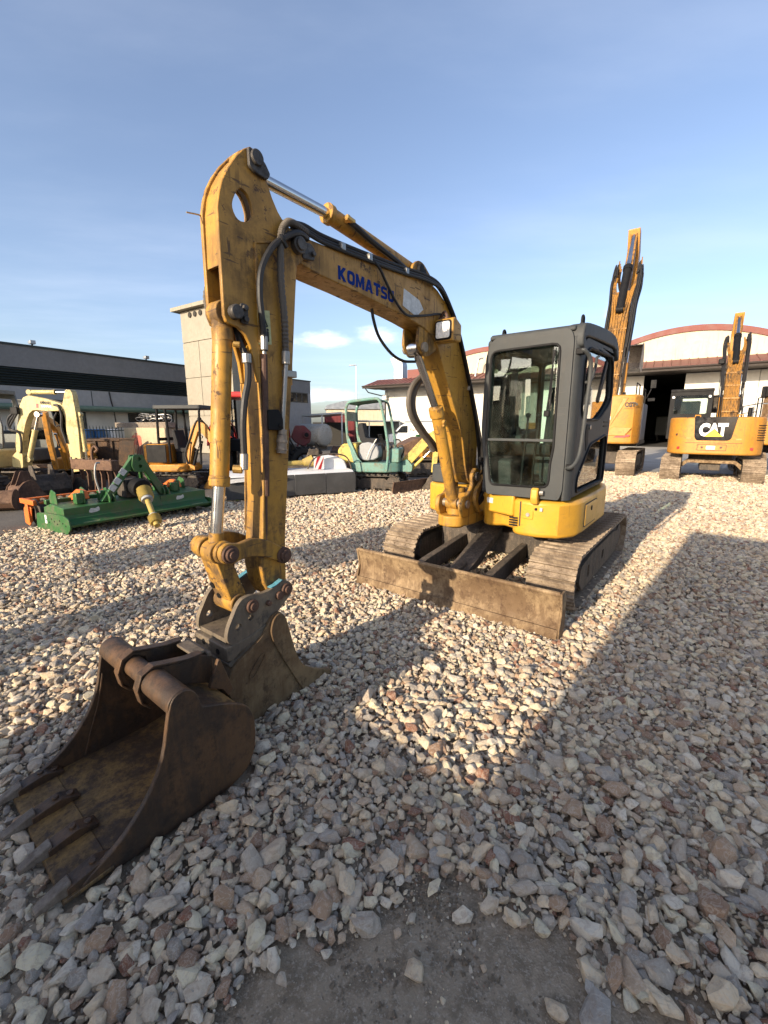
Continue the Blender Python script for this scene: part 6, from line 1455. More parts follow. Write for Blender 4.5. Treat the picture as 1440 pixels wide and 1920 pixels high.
M().tube([(-0.62, -0.05, 0.9), (-0.64, -0.05, 0.5), (-0.72, -0.1, 0.2), (-0.8, -0.15, 0.05)], 0.022, 7, 5).build('bent_rod', MAT['wornsteel'], gp)
sk = thing('steel_skip', 'dark rusty steel skip between the fence and the green harrow', 'skip', (-9.35, 12.9, 0), R(12))
q = M(); sd_ = [(0, 0.35), (0.15, 0.0), (1.15, 0.0), (1.3, 1.15), (0, 1.15)]
q.prism(sd_, 'y', 0, 0.03).prism(sd_, 'y', 1.3, 1.33).prism([(0, 0.35), (0.15, 0.0), (0.17, 0.02), (0.03, 0.36)], 'y', 0.03, 1.3).bb((0.15, 0.03, 0.0), (1.15, 1.3, 0.03))
q.build('skip_body', MAT['oldbucket'], sk, smooth=False)
for (y0, y1) in ((-0.04, 0.06), (1.27, 1.37)): M().bb((-0.04, y0, 1.15), (1.34, y1, 1.22)).build('rim', MAT['oldbucket'], sk, bevel=0.01)
for k in range(3): M().bb((0.15 + k * 0.45, -0.04, 0.1), (0.22 + k * 0.45, 0.0, 1.15)).build('rib', MAT['oldbucket'], sk, smooth=False)

# ------------------------------------------------------------------ green power harrow
hw = thing('power_harrow', 'green power harrow with orange roller and yellow drive shaft resting on the stones', 'harrow', (-4.57, 6.0, 0), math.atan2(0.85, 0.53))
# local x along its width (0 .. 2.4), y backwards, z up
sec = [(0.0, 0.13), (0.0, 0.17), (0.13, 0.24), (0.16, 0.40), (0.62, 0.43), (0.86, 0.36), (0.88, 0.22)]
bedm = M().prism(sec, 'x', 0.05, 2.36).build('gear_trough', MAT['harrow'], hw, bevel=0.008)
for a, b in ((0.03, 0.72), (1.5, 2.38)): M().bb((a, 0.14, 0.25), (b, 0.155, 0.40)).build('front_panel', MAT['harrow'], hw, bevel=0.004)
M().prism([(0.02, -0.05), (2.42, -0.05), (2.36, 0.12), (0.02, 0.12)], 'z', 0.165, 0.18).build('front_shelf', MAT['harrow'], hw, bevel=0.004)
M().prism(rnd([(-0.08, 0.13), (-0.05, 0.27), (0.10, 0.31), (0.75, 0.29), (1.02, 0.26), (1.08, 0.0), (0.45, -0.02), (0.05, 0.03)], 0.04), 'x', 0.0, 0.022).build('end_plate', MAT['harrow'], hw, bevel=0.004)
M().prism(rnd([(-0.02, 0.10), (0.0, 0.25), (0.5, 0.27), (0.9, 0.22), (0.9, 0.04), (0.2, 0.04)], 0.05), 'x', 2.40, 2.422).build('end_plate', MAT['harrow'], hw, bevel=0.004)
q = M()
for k in range(8):
    yb = 0.05 + 0.09 * k; q.cyl((-0.004, yb, 0.16 + 0.03 * (k % 3)), (0.0, yb, 0.16 + 0.03 * (k % 3)), 0.012, n=8)
q.build('bolt_holes', MAT['black'], hw)
for (x, y0, w_, h_, m_) in ((-0.003, 0.66, 0.07, 0.13, 'sticker'),): M().bb((x, y0, 0.13), (0, y0 + w_, 0.13 + h_)).build('sticker', MAT[m_], hw, smooth=False)
for x in (0.22, 2.0): M().prism([(x, 0.0), (x + 0.22, 0.0), (x + 0.22, 0.075), (x, 0.075)], 'z', 0.1805, 0.183).build('sticker', MAT['warn'], hw, smooth=False)
q = M()
for x in (0.36, 1.78): q.prism(sm([(x, 0.30), (x + 0.03, 0.36), (x + 0.09, 0.35), (x + 0.14, 0.37), (x + 0.15, 0.31), (x + 0.06, 0.29)], 2), 'y', 0.135, 0.14)
q.build('emblem', MAT['sticker'], hw, smooth=False)
for k in range(10):
    x = 0.16 + k * 0.23
    M().cyl((x, 0.42, 0.13), (x, 0.42, 0.17), 0.07, n=12).prism(rnd([(x - 0.10, 0.14), (x - 0.06, 0.14), (x - 0.07, -0.06), (x - 0.09, -0.06)], 0.01), 'y', 0.40, 0.43).prism(rnd([(x + 0.06, 0.14), (x + 0.10, 0.14), (x + 0.09, -0.06), (x + 0.07, -0.06)], 0.01), 'y', 0.40, 0.43).build('tine', MAT['scrap'], hw)
# headstock tower
for (a, b) in (((0.66, 0.22), (1.20, 0.30)), ((1.62, 0.22), (1.24, 0.30))):
    A, B = Vector((a[0], a[1], 0.46)), Vector((b[0], b[1], 1.08))
    d_ = (B - A)
    ang_ = math.atan2(d_.z, d_.x)
    q = M().prism(rnd([(a[0] - 0.07, 0.42), (b[0] - 0.06, 1.10), (b[0] + 0.06, 1.10), (a[0] + 0.07, 0.42)], 0.02), 'y', 0.22, 0.30)
    q.build('tower_leg', MAT['harrow'], hw, bevel=0.008)
M().prism(rnd([(1.10, 0.94), (1.14, 1.12), (1.30, 1.12), (1.36, 0.94), (1.32, 0.84), (1.14, 0.84)], 0.03), 'y', 0.19, 0.215, [circ(1.23, 1.05, 0.03), circ(1.24, 0.93, 0.03)]).prism(rnd([(1.10, 0.94), (1.14, 1.12), (1.30, 1.12), (1.36, 0.94), (1.32, 0.84), (1.14, 0.84)], 0.03), 'y', 0.31, 0.335).build('tower_head', MAT['harrow'], hw, bevel=0.005)
for (x0, x1) in ((1.16, 0.95), (1.3, 1.52)):
    M().tube([(x0, 0.33, 1.0), (x1, 0.72, 0.45)], 0.035, 6).build('tower_stay', MAT['harrow'], hw)
for (x, z, h_) in ((0.86, 0.72, 0.10), (0.78, 0.62, 0.10), (0.96, 0.86, 0.10)):
    M().box((x, 0.214, z), (0.10, 0.006, h_), (0, -R(48), 0)).build('sticker', MAT['sticker'], hw, smooth=False)
for x in (0.70, 1.60):
    M().prism(rnd([(0.20, 0.16), (0.16, 0.48), (0.26, 0.58), (0.36, 0.50), (0.36, 0.40), (0.28, 0.2)], 0.03), 'x', x - 0.012, x + 0.012).prism(rnd([(0.20, 0.16), (0.16, 0.48), (0.26, 0.58), (0.36, 0.50), (0.36, 0.40), (0.28, 0.2)], 0.03), 'x', x + 0.06, x + 0.084).build('linkage_plate', MAT['harrow'], hw, bevel=0.005)
for x in (0.28, 0.62, 1.85): M().bb((x, 0.30, 0.42), (x + 0.10, 0.42, 0.58)).prism(rnd([(0.28, 0.42), (0.30, 0.62), (0.40, 0.62), (0.46, 0.42)], 0.02), 'x', x + 0.1, x + 0.12).build('bracket', MAT['harrow'], hw, bevel=0.008)
# roller arms and roller
for x in (0.40, 1.95):
    M().prism(rnd([(0.30, 0.48), (0.36, 0.60), (0.56, 0.62), (0.95, 0.44), (0.95, 0.36), (0.60, 0.48)], 0.03), 'x', x, x + 0.07).build('roller_arm', MAT['orangered'], hw, bevel=0.006)
M().prism(rnd([(1.35, 0.10), (1.30, 0.30), (1.42, 0.36), (1.60, 0.28), (1.62, 0.02), (1.45, -0.01)], 0.03), 'x', 0.03, 0.05).bb((0.05, 1.34, 0.28), (2.3, 1.44, 0.37)).build('roller_frame', MAT['orangered'], hw, bevel=0.008)
q = M().cyl((0.08, 1.42, 0.21), (2.3, 1.42, 0.21), 0.15, n=20)
for k in range(18):
    x = 0.12 + k * 0.125
    q.cyl((x, 1.42, 0.21), (x + 0.02, 1.42, 0.21), 0.22, n=16)
q.build('packer_roller', MAT['scrap'], hw, smooth=False)
M().cyl((0.3, 1.15, 0.30), (2.2, 1.15, 0.30), 0.03, n=10).build('scraper_bar', MAT['orangered'], hw)
M().prism(rnd(rect(0.98, 0.42, 1.30, 0.72), 0.03), 'y', 0.24, 0.52).build('gearbox', MAT['scrap'], hw, bevel=0.015)
M().bb((0.06, 0.78, 0.40), (2.34, 0.86, 0.47)).build('rear_rail', MAT['harrow'], hw, bevel=0.008)
for x in (0.10, 0.50, 1.40, 1.72, 2.20):
    M().prism(rnd([(0.50, 0.42), (0.52, 0.60), (0.66, 0.64), (0.74, 0.55), (0.76, 0.42)], 0.02), 'x', x, x + 0.016).build('rib_plate', MAT['harrow'], hw, bevel=0.004)
M().tube([(0.62, 0.30, 0.55), (0.60, 0.34, 0.80), (0.64, 0.36, 1.00), (0.70, 0.36, 1.02)], 0.014, 6, 4).build('pin_rod', MAT['steel'], hw)
hose(hw, [(1.3, 0.30, 0.9), (1.5, 0.34, 0.8), (1.62, 0.5, 0.6), (1.9, 0.6, 0.5)], 0.014)
hose(hw, [(1.2, 0.28, 1.0), (1.05, 0.40, 0.9), (1.0, 0.5, 0.7)], 0.014)
M().bb((0.0, 1.10, 0.36), (0.05, 1.62, 0.44)).bb((0.0, 1.34, 0.06), (0.05, 1.44, 0.36)).build('roller_end_frame', MAT['orangered'], hw, bevel=0.008)
M().bb((0.05, 1.55, 0.36), (2.30, 1.62, 0.43)).build('roller_beam', MAT['orangered'], hw, bevel=0.008)
# drive shaft with bellows
M().cyl((1.14, 0.22, 0.60), (1.12, -0.02, 0.58), 0.15, n=22).build('shaft_guard', MAT['black'], hw, bevel=0.01)
A, B = Vector((1.13, -0.02, 0.575)), Vector((0.96, -0.60, 0.10))
ps = M().cyl(A.lerp(B, 0.28), A.lerp(B, 0.80), 0.042, n=16).build('drive_shaft', MAT['ptoyellow'], hw)
for (t0, t1, r_) in ((0.0, 0.28, 0.105), (0.80, 0.98, 0.085)):
    M().tube([A.lerp(B, t0 + (t1 - t0) * k / 12) for k in range(13)], r_, 16, rib=0.10).build('bellows', MAT['ptoyellow'], ps)
M().cyl(A.lerp(B, 0.24), A.lerp(B, 0.34), 0.085, n=16).cyl(A.lerp(B, 0.77), A.lerp(B, 0.83), 0.07, n=16).build('collar', MAT['palepanel'], ps)
M().cyl(A.lerp(B, 0.97), A.lerp(B, 1.06), 0.045, n=14).build('yoke', MAT['ptoyellow'], ps)

# ------------------------------------------------------------------ yellow canopy excavator
yx = thing('mini_excavator', 'small yellow excavator with black canopy and seat, behind the drive shaft of the harrow', 'excavator', (-5.55, 11.6, 0), R(-6), 'parked mini excavators')
track_pair(yx, 1.35, 0.20, 1.0, 0.27, MAT['rubbertrack'], 'rubber')
M().prism(rnd(rect(-0.68, -0.5, 0.45, 0.5), 0.2), 'z', 0.42, 0.62).build('body', MAT['orange'], yx, bevel=0.04, seg=3)
M().prism(rnd(rect(-0.72, -0.5, -0.05, 0.5), 0.2), 'z', 0.62, 1.14).build('engine_cover', MAT['orange'], yx, bevel=0.05, seg=3)
M().bb((-0.56, -0.515, 0.66), (-0.02, -0.49, 1.12)).build('side_cover', MAT['black'], yx, bevel=0.02)
M().cyl((0, 0, 0.35), (0, 0, 0.43), 0.3, n=20).build('slew_ring', MAT['trackframe'], yx)
M().prism(rnd(rect(-0.32, -0.48, 0.98, 0.48), 0.08), 'z', 2.02, 2.12).build('canopy_roof', MAT['cabgrey'], yx, bevel=0.02, seg=3)
for (x0, x1, y) in ((-0.22, -0.25, -0.42), (-0.22, -0.25, 0.42), (0.0, 0.03, -0.42), (0.0, 0.03, 0.42)):
    M().tube([(x0, y, 2.04), (x1, y, 1.3), (x1, y, 0.66)], 0.032, 8).build('canopy_post', MAT['black'], yx)
M().tube([(0.92, -0.42, 2.04), (0.90, -0.42, 1.7), (0.86, -0.42, 0.62)], 0.03, 8).tube([(0.92, 0.42, 2.04), (0.90, 0.42, 1.7), (0.86, 0.42, 0.62)], 0.03, 8).build('front_post', MAT['black'], yx)
M().bb((-0.24, -0.40, 1.22), (-0.22, 0.40, 1.3)).build('cross_bar', MAT['black'], yx)
M().prism(rnd([(0.10, 0.92), (0.42, 0.92), (0.40, 1.02), (0.18, 1.04), (0.08, 1.50), (0.0, 1.48), (0.05, 1.0)], 0.04), 'y', -0.22, 0.22).build('seat', MAT['seat'], yx, bevel=0.03, seg=3)
M().bb((0.05, -0.2, 0.62), (0.4, 0.2, 0.92)).build('seat_box', MAT['black'], yx, bevel=0.02)
for y in (-0.28, 0.28): M().cyl((0.45, y, 0.62), (0.55, y, 1.15), 0.015, n=8).ball((0.55, y, 1.17), 0.03).build('lever', MAT['black'], yx)
slab('boom', yx, [(0.36, 0.60), (0.47, 0.60), (0.58, 1.05), (0.76, 1.46), (0.88, 1.40), (1.12, 1.08), (1.22, 1.02), (1.30, 1.08), (1.12, 1.40), (0.98, 1.62), (0.84, 1.76), (0.72, 1.72), (0.58, 1.55), (0.42, 1.05)], -0.28, -0.16, MAT['orange'])
slab('arm', yx, rnd([(1.10, 1.20), (1.28, 1.22), (1.33, 1.0), (1.22, 0.3), (1.10, 0.3), (1.16, 0.9)], 0.03), -0.27, -0.17, MAT['orange'])
slab('boom_foot', yx, rnd([(0.35, 0.45), (0.62, 0.45), (0.62, 0.56), (0.48, 0.62), (0.38, 0.6)], 0.03), -0.32, -0.12, MAT['orange'])
hyd(yx, 'boom_cylinder', (0.52, 0.52), (0.80, 1.32), 0.6, 0.035, MAT['black'], -0.22)
hose(yx, [(0.42, -0.30, 0.62), (0.38, -0.31, 0.9), (0.55, -0.30, 1.3), (0.75, -0.29, 1.72), (0.9, -0.29, 1.7)], 0.018)
hyd(yx, 'arm_cylinder', (0.80, 1.78), (1.24, 1.24), 0.6, 0.035, MAT['black'], -0.22)
simple_bucket(yx, 0.86, 0.0, 0.34, -0.22, 0.85, MAT['orange'])

# ------------------------------------------------------------------ covered mower with warning boards
mw = thing('disc_mower', 'folded disc mower under a white and grey tarpaulin with red white board', 'mower', (-3.35, 8.8, 0), math.atan2(1.35, 2.65))
Lm = 2.98
M().prism([(0.0, 0.12), (0.02, 0.52), (0.10, 0.57), (0.80, 0.60), (1.0, 0.5), (1.0, 0.12)], 'x', 0.05, Lm).build('tarp_cover', MAT['tarpwhite'], mw, bevel=0.03, seg=3)
for k in range(4):
    a, b = 0.05 + k * (Lm - 0.05) / 4, 0.05 + (k + 1) * (Lm - 0.05) / 4
    r0 = random.Random(k)
    M().prism([(a + 0.004, 0.06 + r0.uniform(-0.02, 0.01)), (b - 0.004, 0.06 + r0.uniform(-0.02, 0.01)), (b - 0.004, 0.53), (a + 0.004, 0.53)], 'y', -0.03 + 0.006 * (k % 2), -0.012).build('tarp_skirt', MAT['tarpgrey'], mw, bevel=0.004)
M().bb((Lm, -0.02, 0.14), (Lm + 0.015, 1.0, 0.47)).bb((0.03, -0.02, 0.16), (0.045, 1.0, 0.47)).build('tarp_end', MAT['tarpgrey'], mw, smooth=False)
M().prism(rnd([(2.30, 0.50), (2.28, 0.86), (2.62, 0.90), (2.86, 0.80), (2.95, 0.55)], 0.08), 'y', 0.35, 0.9).build('end_hood', MAT['white'], mw, bevel=0.03, seg=3)
M().tube([(1.9, 0.25, 0.62), (2.1, 0.25, 0.88), (2.5, 0.25, 0.95), (2.85, 0.25, 0.88), (2.98, 0.25, 0.65), (3.0, 0.25, 0.45)], 0.018, 7, 5).build('guard_rail', MAT['trackframe'], mw)
wb_ = M().bb((2.06, 0.24, 0.60), (2.30, 0.262, 0.90)).build('warning_board', MAT['white'], mw, smooth=False)
q = M()
for (o_, c_) in ((0.0, 0), (0.16, 0)):
    x0 = 2.06 + o_
    pts_ = [(max(2.06, min(2.30, x)), z) for x, z in ((x0 - 0.08, 0.60), (x0 + 0.0, 0.60), (x0 + 0.16, 0.90), (x0 + 0.08, 0.90))]
    q.prism(pts_, 'y', 0.236, 0.24)
q.build('red_stripe', MAT['red'], wb_, smooth=False)
M().bb((0.72, -0.06, 0.45), (0.80, -0.035, 0.72)).build('warning_board', MAT['red'], mw, smooth=False)
M().prism(sm([(0.1, 0.42), (0.06, 0.48), (0.3, 0.51), (1.2, 0.52), (1.2, 0.46), (0.3, 0.44)], 2), 'y', -0.10, -0.04).build('side_bow', MAT['tarpwhite'], mw)
# green legs and discs under the near end
q = M()
for x in (0.25, 0.75): q.prism([(x, 0.0), (x + 0.05, 0.0), (x + 0.18, 0.42), (x + 0.05, 0.42)], 'y', 0.1, 0.16)
q.build('stand_leg', MAT['lime'], mw, bevel=0.006)
M().cyl((0.55, 0.35, 0.06), (0.55, 0.35, 0.1), 0.30, n=24).cyl((0.55, 0.35, 0.1), (0.55, 0.35, 0.3), 0.10, n=16).cyl((1.2, 0.35, 0.06), (1.2, 0.35, 0.1), 0.30, n=24).build('cutter_disc', MAT['scrap'], mw, bevel=0.006)
M().prism([(1.05, 0.52), (1.15, 1.02), (1.42, 0.62), (1.4, 0.52)], 'y', 0.42, 0.60).build('lime_guard', MAT['lime'], mw, bevel=0.02)
M().bb((1.18, 0.412, 0.58), (1.34, 0.419, 0.68)).build('warning_sticker', MAT['ptoyellow'], mw, smooth=False)
ds = M().cyl((1.35, 0.65, 0.72), (1.9, 0.6, 0.74), 0.06, n=14).build('drive_shaft', MAT['ptoyellow'], mw)
M().cyl((1.9, 0.6, 0.74), (2.12, 0.58, 0.78), 0.08, 0.14, 16).cyl((1.2, 0.66, 0.72), (1.4, 0.65, 0.72), 0.13, 0.08, 16).build('shaft_cone', MAT['ptoyellow'], ds)

# ------------------------------------------------------------------ red tractor behind the yellow arm
tr = thing('tractor', 'red tractor with tall rear wheel and glass cab, mostly hidden behind the yellow arm', 'tractor', (-4.1, 13.6, 0), R(97))
def wheel(root, x, y, r, w, rim_r):
    tw = M()
    prof_ = [(r * 0.62, -w / 2), (r * 0.9, -w / 2), (r, -w * 0.36), (r, w * 0.36), (r * 0.9, w / 2), (r * 0.62, w / 2)]
    n = 36
    for k in range(n):
        a = 2 * math.pi * k / n
        for pr_, py in prof_: tw.v.append((x + pr_ * math.cos(a), y + py, r + pr_ * math.sin(a)))
    m = len(prof_)
    for k in range(n):
        for j in range(m):
            a0 = k * m + j; a1 = k * m + (j + 1) % m; b0 = ((k + 1) % n) * m + j; b1 = ((k + 1) % n) * m + (j + 1) % m
            tw.f.append((a0, a1, b1, b0))
    for k in range(20):
        a = 2 * math.pi * k / 20
        for s in (-1, 1):
            tw.box((x + r * 1.0 * math.cos(a + 0.06 * s), y + s * w * 0.22, r + r * math.sin(a + 0.06 * s)), (0.08, w * 0.5, 0.07), (0, -a, s * 0.5))
    wo_ = tw.build('wheel', MAT['rubbertrack'], root, smooth=False)
    M().cyl((x, y - w * 0.35, r), (x, y - w * 0.2, r), rim_r, rim_r * 0.75, 28).cyl((x, y - w * 0.2, r), (x, y + w * 0.3, r), rim_r * 0.98, n=28).cyl((x, y - w * 0.42, r), (x, y - w * 0.2, r), rim_r * 0.3, n=16).build('rim', MAT['palepanel'], wo_, bevel=0.01)
    return wo_
for y in (-0.85, 0.85): wheel(tr, -0.3, y, 0.80, 0.45, 0.5)
for y in (-0.75, 0.75): wheel(tr, 1.9, y, 0.55, 0.32, 0.32)
M().prism(rnd([(0.6, 0.85), (0.6, 1.5), (2.1, 1.35), (2.3, 1.2), (2.3, 0.8)], 0.08), 'y', -0.32, 0.32).build('bonnet', MAT['red'], tr, bevel=0.04, seg=3)
M().bb((-0.6, -0.4, 0.5), (2.2, 0.4, 0.85)).build('chassis', MAT['trackframe'], tr, bevel=0.02)
M().prism(rnd(rect(-0.75, 2.42, 0.75, 2.58), 0.05), 'y', -0.7, 0.7).build('cab_roof', MAT['red'], tr, bevel=0.03, seg=3)
for (x, y) in ((-0.65, -0.62), (-0.65, 0.62), (0.62, -0.62), (0.62, 0.62), (0.1, -0.64), (0.1, 0.64)): M().tube([(x, y, 1.2), (x * 0.98, y, 2.44)], 0.035, 6).build('cab_post', MAT['black'], tr)
for y in (-0.63, 0.63): M().bb((-0.62, y - 0.004, 1.25), (0.6, y + 0.004, 2.42)).build('cab_pane', MAT['glass'], tr, smooth=False)
M().bb((-0.6, -0.6, 0.85), (0.6, 0.6, 1.2)).build('cab_floor', MAT['black'], tr, bevel=0.02)
M().prism(rnd([(-0.3, 1.2), (0.15, 1.2), (0.1, 1.35), (-0.2, 1.36), (-0.28, 1.85), (-0.36, 1.85)], 0.04), 'y', -0.22, 0.22).build('seat', MAT['seat'], tr, bevel=0.03)
for y in (-0.85, 0.85): M().shell([(-0.3 + 0.92 * math.cos(R(a)), 0.8 + 0.92 * math.sin(R(a))) for a in range(20, 165, 12)], 'y', y - 0.25, y + 0.25, 0.03).build('mudguard', MAT['red'], tr)
# red gearbox implement and scrap tyres right of the arm
gb = thing('gearbox_implement', 'dark implement with a red gearbox and a mud caked tyre right of the yellow arm', 'implement', (-2.85, 14.4, 0), R(15))
M().prism(rnd([(-0.25, 1.25), (-0.1, 1.62), (0.2, 1.62), (0.42, 1.4), (0.38, 1.08), (0.15, 0.95), (-0.1, 1.05)], 0.06), 'y', -0.2, 0.15).cyl((0.25, -0.26, 1.32), (0.25, -0.2, 1.32), 0.13, n=18).build('gearbox', MAT['dullred'], gb, bevel=0.02)
M().cyl((0.25, -0.30, 1.32), (0.25, -0.24, 1.32), 0.07, n=14).build('shaft_end', MAT['black'], gb)
M().prism(rnd([(-0.7, 0.1), (-0.75, 1.3), (-0.5, 1.35), (-0.2, 0.95), (0.7, 0.85), (0.8, 0.7), (0.2, 0.6), (-0.1, 0.1)], 0.05), 'y', -0.1, 0.1).bb((-0.72, -0.06, 0.8), (-0.64, 0.06, 2.1)).build('frame', MAT['scrap'], gb, bevel=0.01)
wheel(gb, 0.15, -0.35, 0.46, 0.3, 0.22)
M().tube([(-0.6, -0.1, 1.9), (-0.2, -0.15, 1.0), (0.1, -0.5, 0.6)], 0.03, 6, 5).build('stay_bar', MAT['scrap'], gb)
for (i, (x, y, r, lb, m_)) in enumerate([(-1.25, 13.4, 0.34, 'rusty dented machine drum lying left of the green canopy excavator', 'rustbrown'), (-0.8, 14.2, 0.36, 'dark scrap roller leaning behind the green canopy excavator', 'scrap')]):
    t = thing('scrap_drum', lb, 'scrap', (x, y, 0), R(40 * i - 20), 'scrap pieces')
    M().cyl((-0.45, 0, r), (0.4, 0, r + 0.05), r, n=16).build('drum', MAT[m_], t, bevel=0.02)
    q = M()
    for k in range(7): q.box((-0.4 + k * 0.13, 0.1 * math.sin(k * 2), 2 * r + 0.02), (0.1, 0.25, 0.1), (k, k * 2, k * 3))
    q.build('clods', MAT[m_], t, smooth=False)
sb = thing('scrap_bin', 'low dark steel bin with parts between the white tank and green excavator', 'bin', (-1.9, 15.2, 0), R(5))
M().prism(rect(0, 0, 2.6, 0.75), 'y', 0, 0.04).prism(rect(0, 0, 2.6, 0.75), 'y', 0.9, 0.94).bb((0, 0.04, 0), (0.04, 0.9, 0.75)).bb((2.56, 0.04, 0), (2.6, 0.9, 0.75)).bb((0.04, 0.04, 0), (2.56, 0.9, 0.05)).build('bin_body', MAT['scrap'], sb, smooth=False)
for k in range(9):
    r0 = random.Random(60 + k)
    M().box((0.25 + k * 0.26, 0.45, 0.72), (0.3, 0.4, 0.22), (r0.uniform(-1, 1), r0.uniform(-1, 1), r0.uniform(-1, 1))).build('machine_part', MAT[('rustbrown', 'scrap', 'trackframe')[k % 3]], sb, bevel=0.02)

# ------------------------------------------------------------------ faded green canopy excavator
gx_ = thing('mini_excavator', 'faded green mini excavator with open canopy and pale yellow boom', 'excavator', (-0.15, 11.1, 0), R(-12), 'parked mini excavators')
track_pair(gx_, 1.0, 0.21, 1.0, 0.28, MAT['scrap'], 'rubber')
M().prism(rnd([(-0.55, -0.52), (0.30, -0.52), (0.62, -0.30), (0.62, 0.30), (0.30, 0.52), (-0.55, 0.52), (-0.75, 0.2), (-0.75, -0.2)], 0.1), 'z', 0.46, 0.70).build('body', MAT['teal'], gx_, bevel=0.03, seg=3)
M().cyl((0, 0, 0.38), (0, 0, 0.47), 0.3, n=20).build('slew_ring', MAT['trackframe'], gx_)
M().prism(rnd([(-0.92, 0.68), (-0.95, 1.0), (-0.82, 1.16), (-0.45, 1.18), (-0.45, 0.68)], 0.06), 'y', -0.45, 0.45).build('engine_cover', MAT['paleyellow'], gx_, bevel=0.03)
for y in (-0.48, 0.48):
    M().tube([(-0.40, y, 0.72), (-0.52, y, 0.95), (-0.66, y, 1.25), (-0.70, y, 1.9), (-0.68, y, 2.08), (-0.60, y, 2.17), (-0.40, y, 2.20), (0.02, y, 2.24), (0.14, y, 2.20), (0.20, y, 2.02), (0.30, y, 1.5), (0.36, y, 1.0), (0.32, y, 0.50)], 0.035, 8, 3).build('canopy_post', MAT['teal'], gx_)
    M().prism([(-0.70, 1.35), (-0.64, 1.35), (-0.42, 0.85), (-0.30, 0.70), (-0.52, 0.70)], 'y', y - 0.03, y + 0.03).build('gusset', MAT['teal'], gx_, bevel=0.006)
M().prism([(-0.66, 2.12), (-0.60, 2.19), (-0.40, 2.225), (0.05, 2.26), (0.13, 2.22), (0.05, 2.235), (-0.40, 2.20), (-0.60, 2.16)], 'y', -0.5, 0.5).build('canopy_roof', MAT['teal'], gx_)
M().bb((-0.72, -0.48, 1.72), (-0.69, 0.48, 1.95)).build('rear_panel', MAT['teal'], gx_, smooth=False)
M().prism(rnd([(-0.38, 1.18), (0.0, 1.18), (-0.02, 1.28), (-0.28, 1.30), (-0.36, 1.68), (-0.48, 1.66), (-0.44, 1.25)], 0.04), 'y', -0.2, 0.2).build('seat', MAT['seat'], gx_, bevel=0.03, seg=3)
M().prism(sm([(-0.42, 0.8), (-0.44, 1.1), (-0.2, 1.2), (0.05, 1.1), (0.08, 0.82), (-0.2, 0.74)], 2), 'y', -0.34, 0.1).build('rag_cover', MAT['palepanel'], gx_, bevel=0.03)
M().bb((-0.45, -0.2, 0.70), (0.05, 0.3, 1.15)).build('seat_box', MAT['scrap'], gx_, bevel=0.02)
for k, y in enumerate((-0.15, 0.0, 0.15)): M().tube([(0.16, y, 0.7), (0.14, y, 1.1), (0.05, y, 1.35)], 0.012, 6, 3).ball((0.05, y, 1.37), 0.028).build('lever', MAT['black'], gx_)
M().tube([(0.05, -0.40, 1.28), (-0.12, -0.42, 1.0), (-0.2, -0.43, 0.78)], 0.014, 6).build('hand_lever', MAT['steel'], gx_)
M().bb((0.38, -0.40, 0.70), (0.62, 0.40, 1.05)).build('front_cowl', MAT['teal'], gx_, bevel=0.03)
slab('boom_foot', gx_, rnd([(0.58, 0.46), (0.90, 0.46), (0.92, 0.62), (0.78, 0.78), (0.60, 0.70)], 0.04), -0.16, 0.16, MAT['teal'])
slab('boom', gx_, [(0.66, 0.60), (0.80, 0.58), (1.28, 1.10), (1.42, 1.12), (1.52, 1.20), (1.50, 1.36), (1.36, 1.45), (1.20, 1.36), (0.66, 0.78)], -0.08, 0.08, MAT['paleyellow'])
hyd(gx_, 'boom_cylinder', (0.86, 0.50), (1.36, 1.0), 0.62, 0.04, MAT['paleyellow'])
slab('arm', gx_, [(1.38, 1.48), (1.52, 1.48), (1.58, 1.2), (1.50, 0.45), (1.38, 0.45), (1.42, 1.1)], -0.07, 0.07, MAT['paleyellow'])
simple_bucket(gx_, 1.15, 0.02, 0.36, 0, 0.8, MAT['scrap'])
hose(gx_, [(0.62, -0.12, 0.8), (0.70, -0.16, 1.02), (0.62, -0.17, 1.12), (0.52, -0.15, 1.0), (0.58, -0.12, 0.85)], 0.02)
M().shell([(1.12, 0.0), (1.09, 0.1), (1.13, 0.30)], 'y', -0.62, 0.62, 0.025).xform(Matrix.Rotation(R(-32), 4, 'Z')).build('dozer_blade', MAT['rustbrown'], gx_)
for ya in (-0.35, 0.28): M().bb((0.5, ya, 0.12), (1.10, ya + 0.07, 0.22)).xform(Matrix.Rotation(R(-32), 4, 'Z')).build('blade_arm', MAT['scrap'], gx_, bevel=0.008)
# orange brown crawler behind it
oc = thing('crawler_machine', 'orange brown tracked machine with track rollers behind the pale yellow boom', 'crawler', (1.35, 14.6, 0), R(8), 'parked crawlers')
track_pair(oc, 1.6, 0.28, 1.3, 0.32, MAT['scrap'], 'steel')
M().prism(rnd([(-0.8, 0.55), (-0.85, 1.0), (-0.3, 1.25), (0.5, 1.2), (0.95, 0.9), (0.9, 0.55)], 0.08), 'y', -0.6, 0.6).build('body', MAT['rustbrown'], oc, bevel=0.04)
M().bb((-0.3, -0.55, 0.62), (0.9, -0.62, 0.88)).build('side_panel', MAT['orange'], oc, bevel=0.01)
M().bb((-1.2, -0.5, 0.18), (1.4, -0.42, 0.38)).build('push_frame', MAT['scrap'], oc, bevel=0.01)
for (x, z) in ((0.55, 1.5), (0.95, 1.3)): M().tube([(x, -0.2, 0.9), (x + 0.03, -0.2, z), (x + 0.12, -0.2, z + 0.5)], 0.04, 7, 3).build('upright', MAT['scrap'], oc)
M().box((0.75, -0.2, 1.98), (0.3, 0.15, 0.14)).build('lamp', MAT['black'], oc, bevel=0.02)

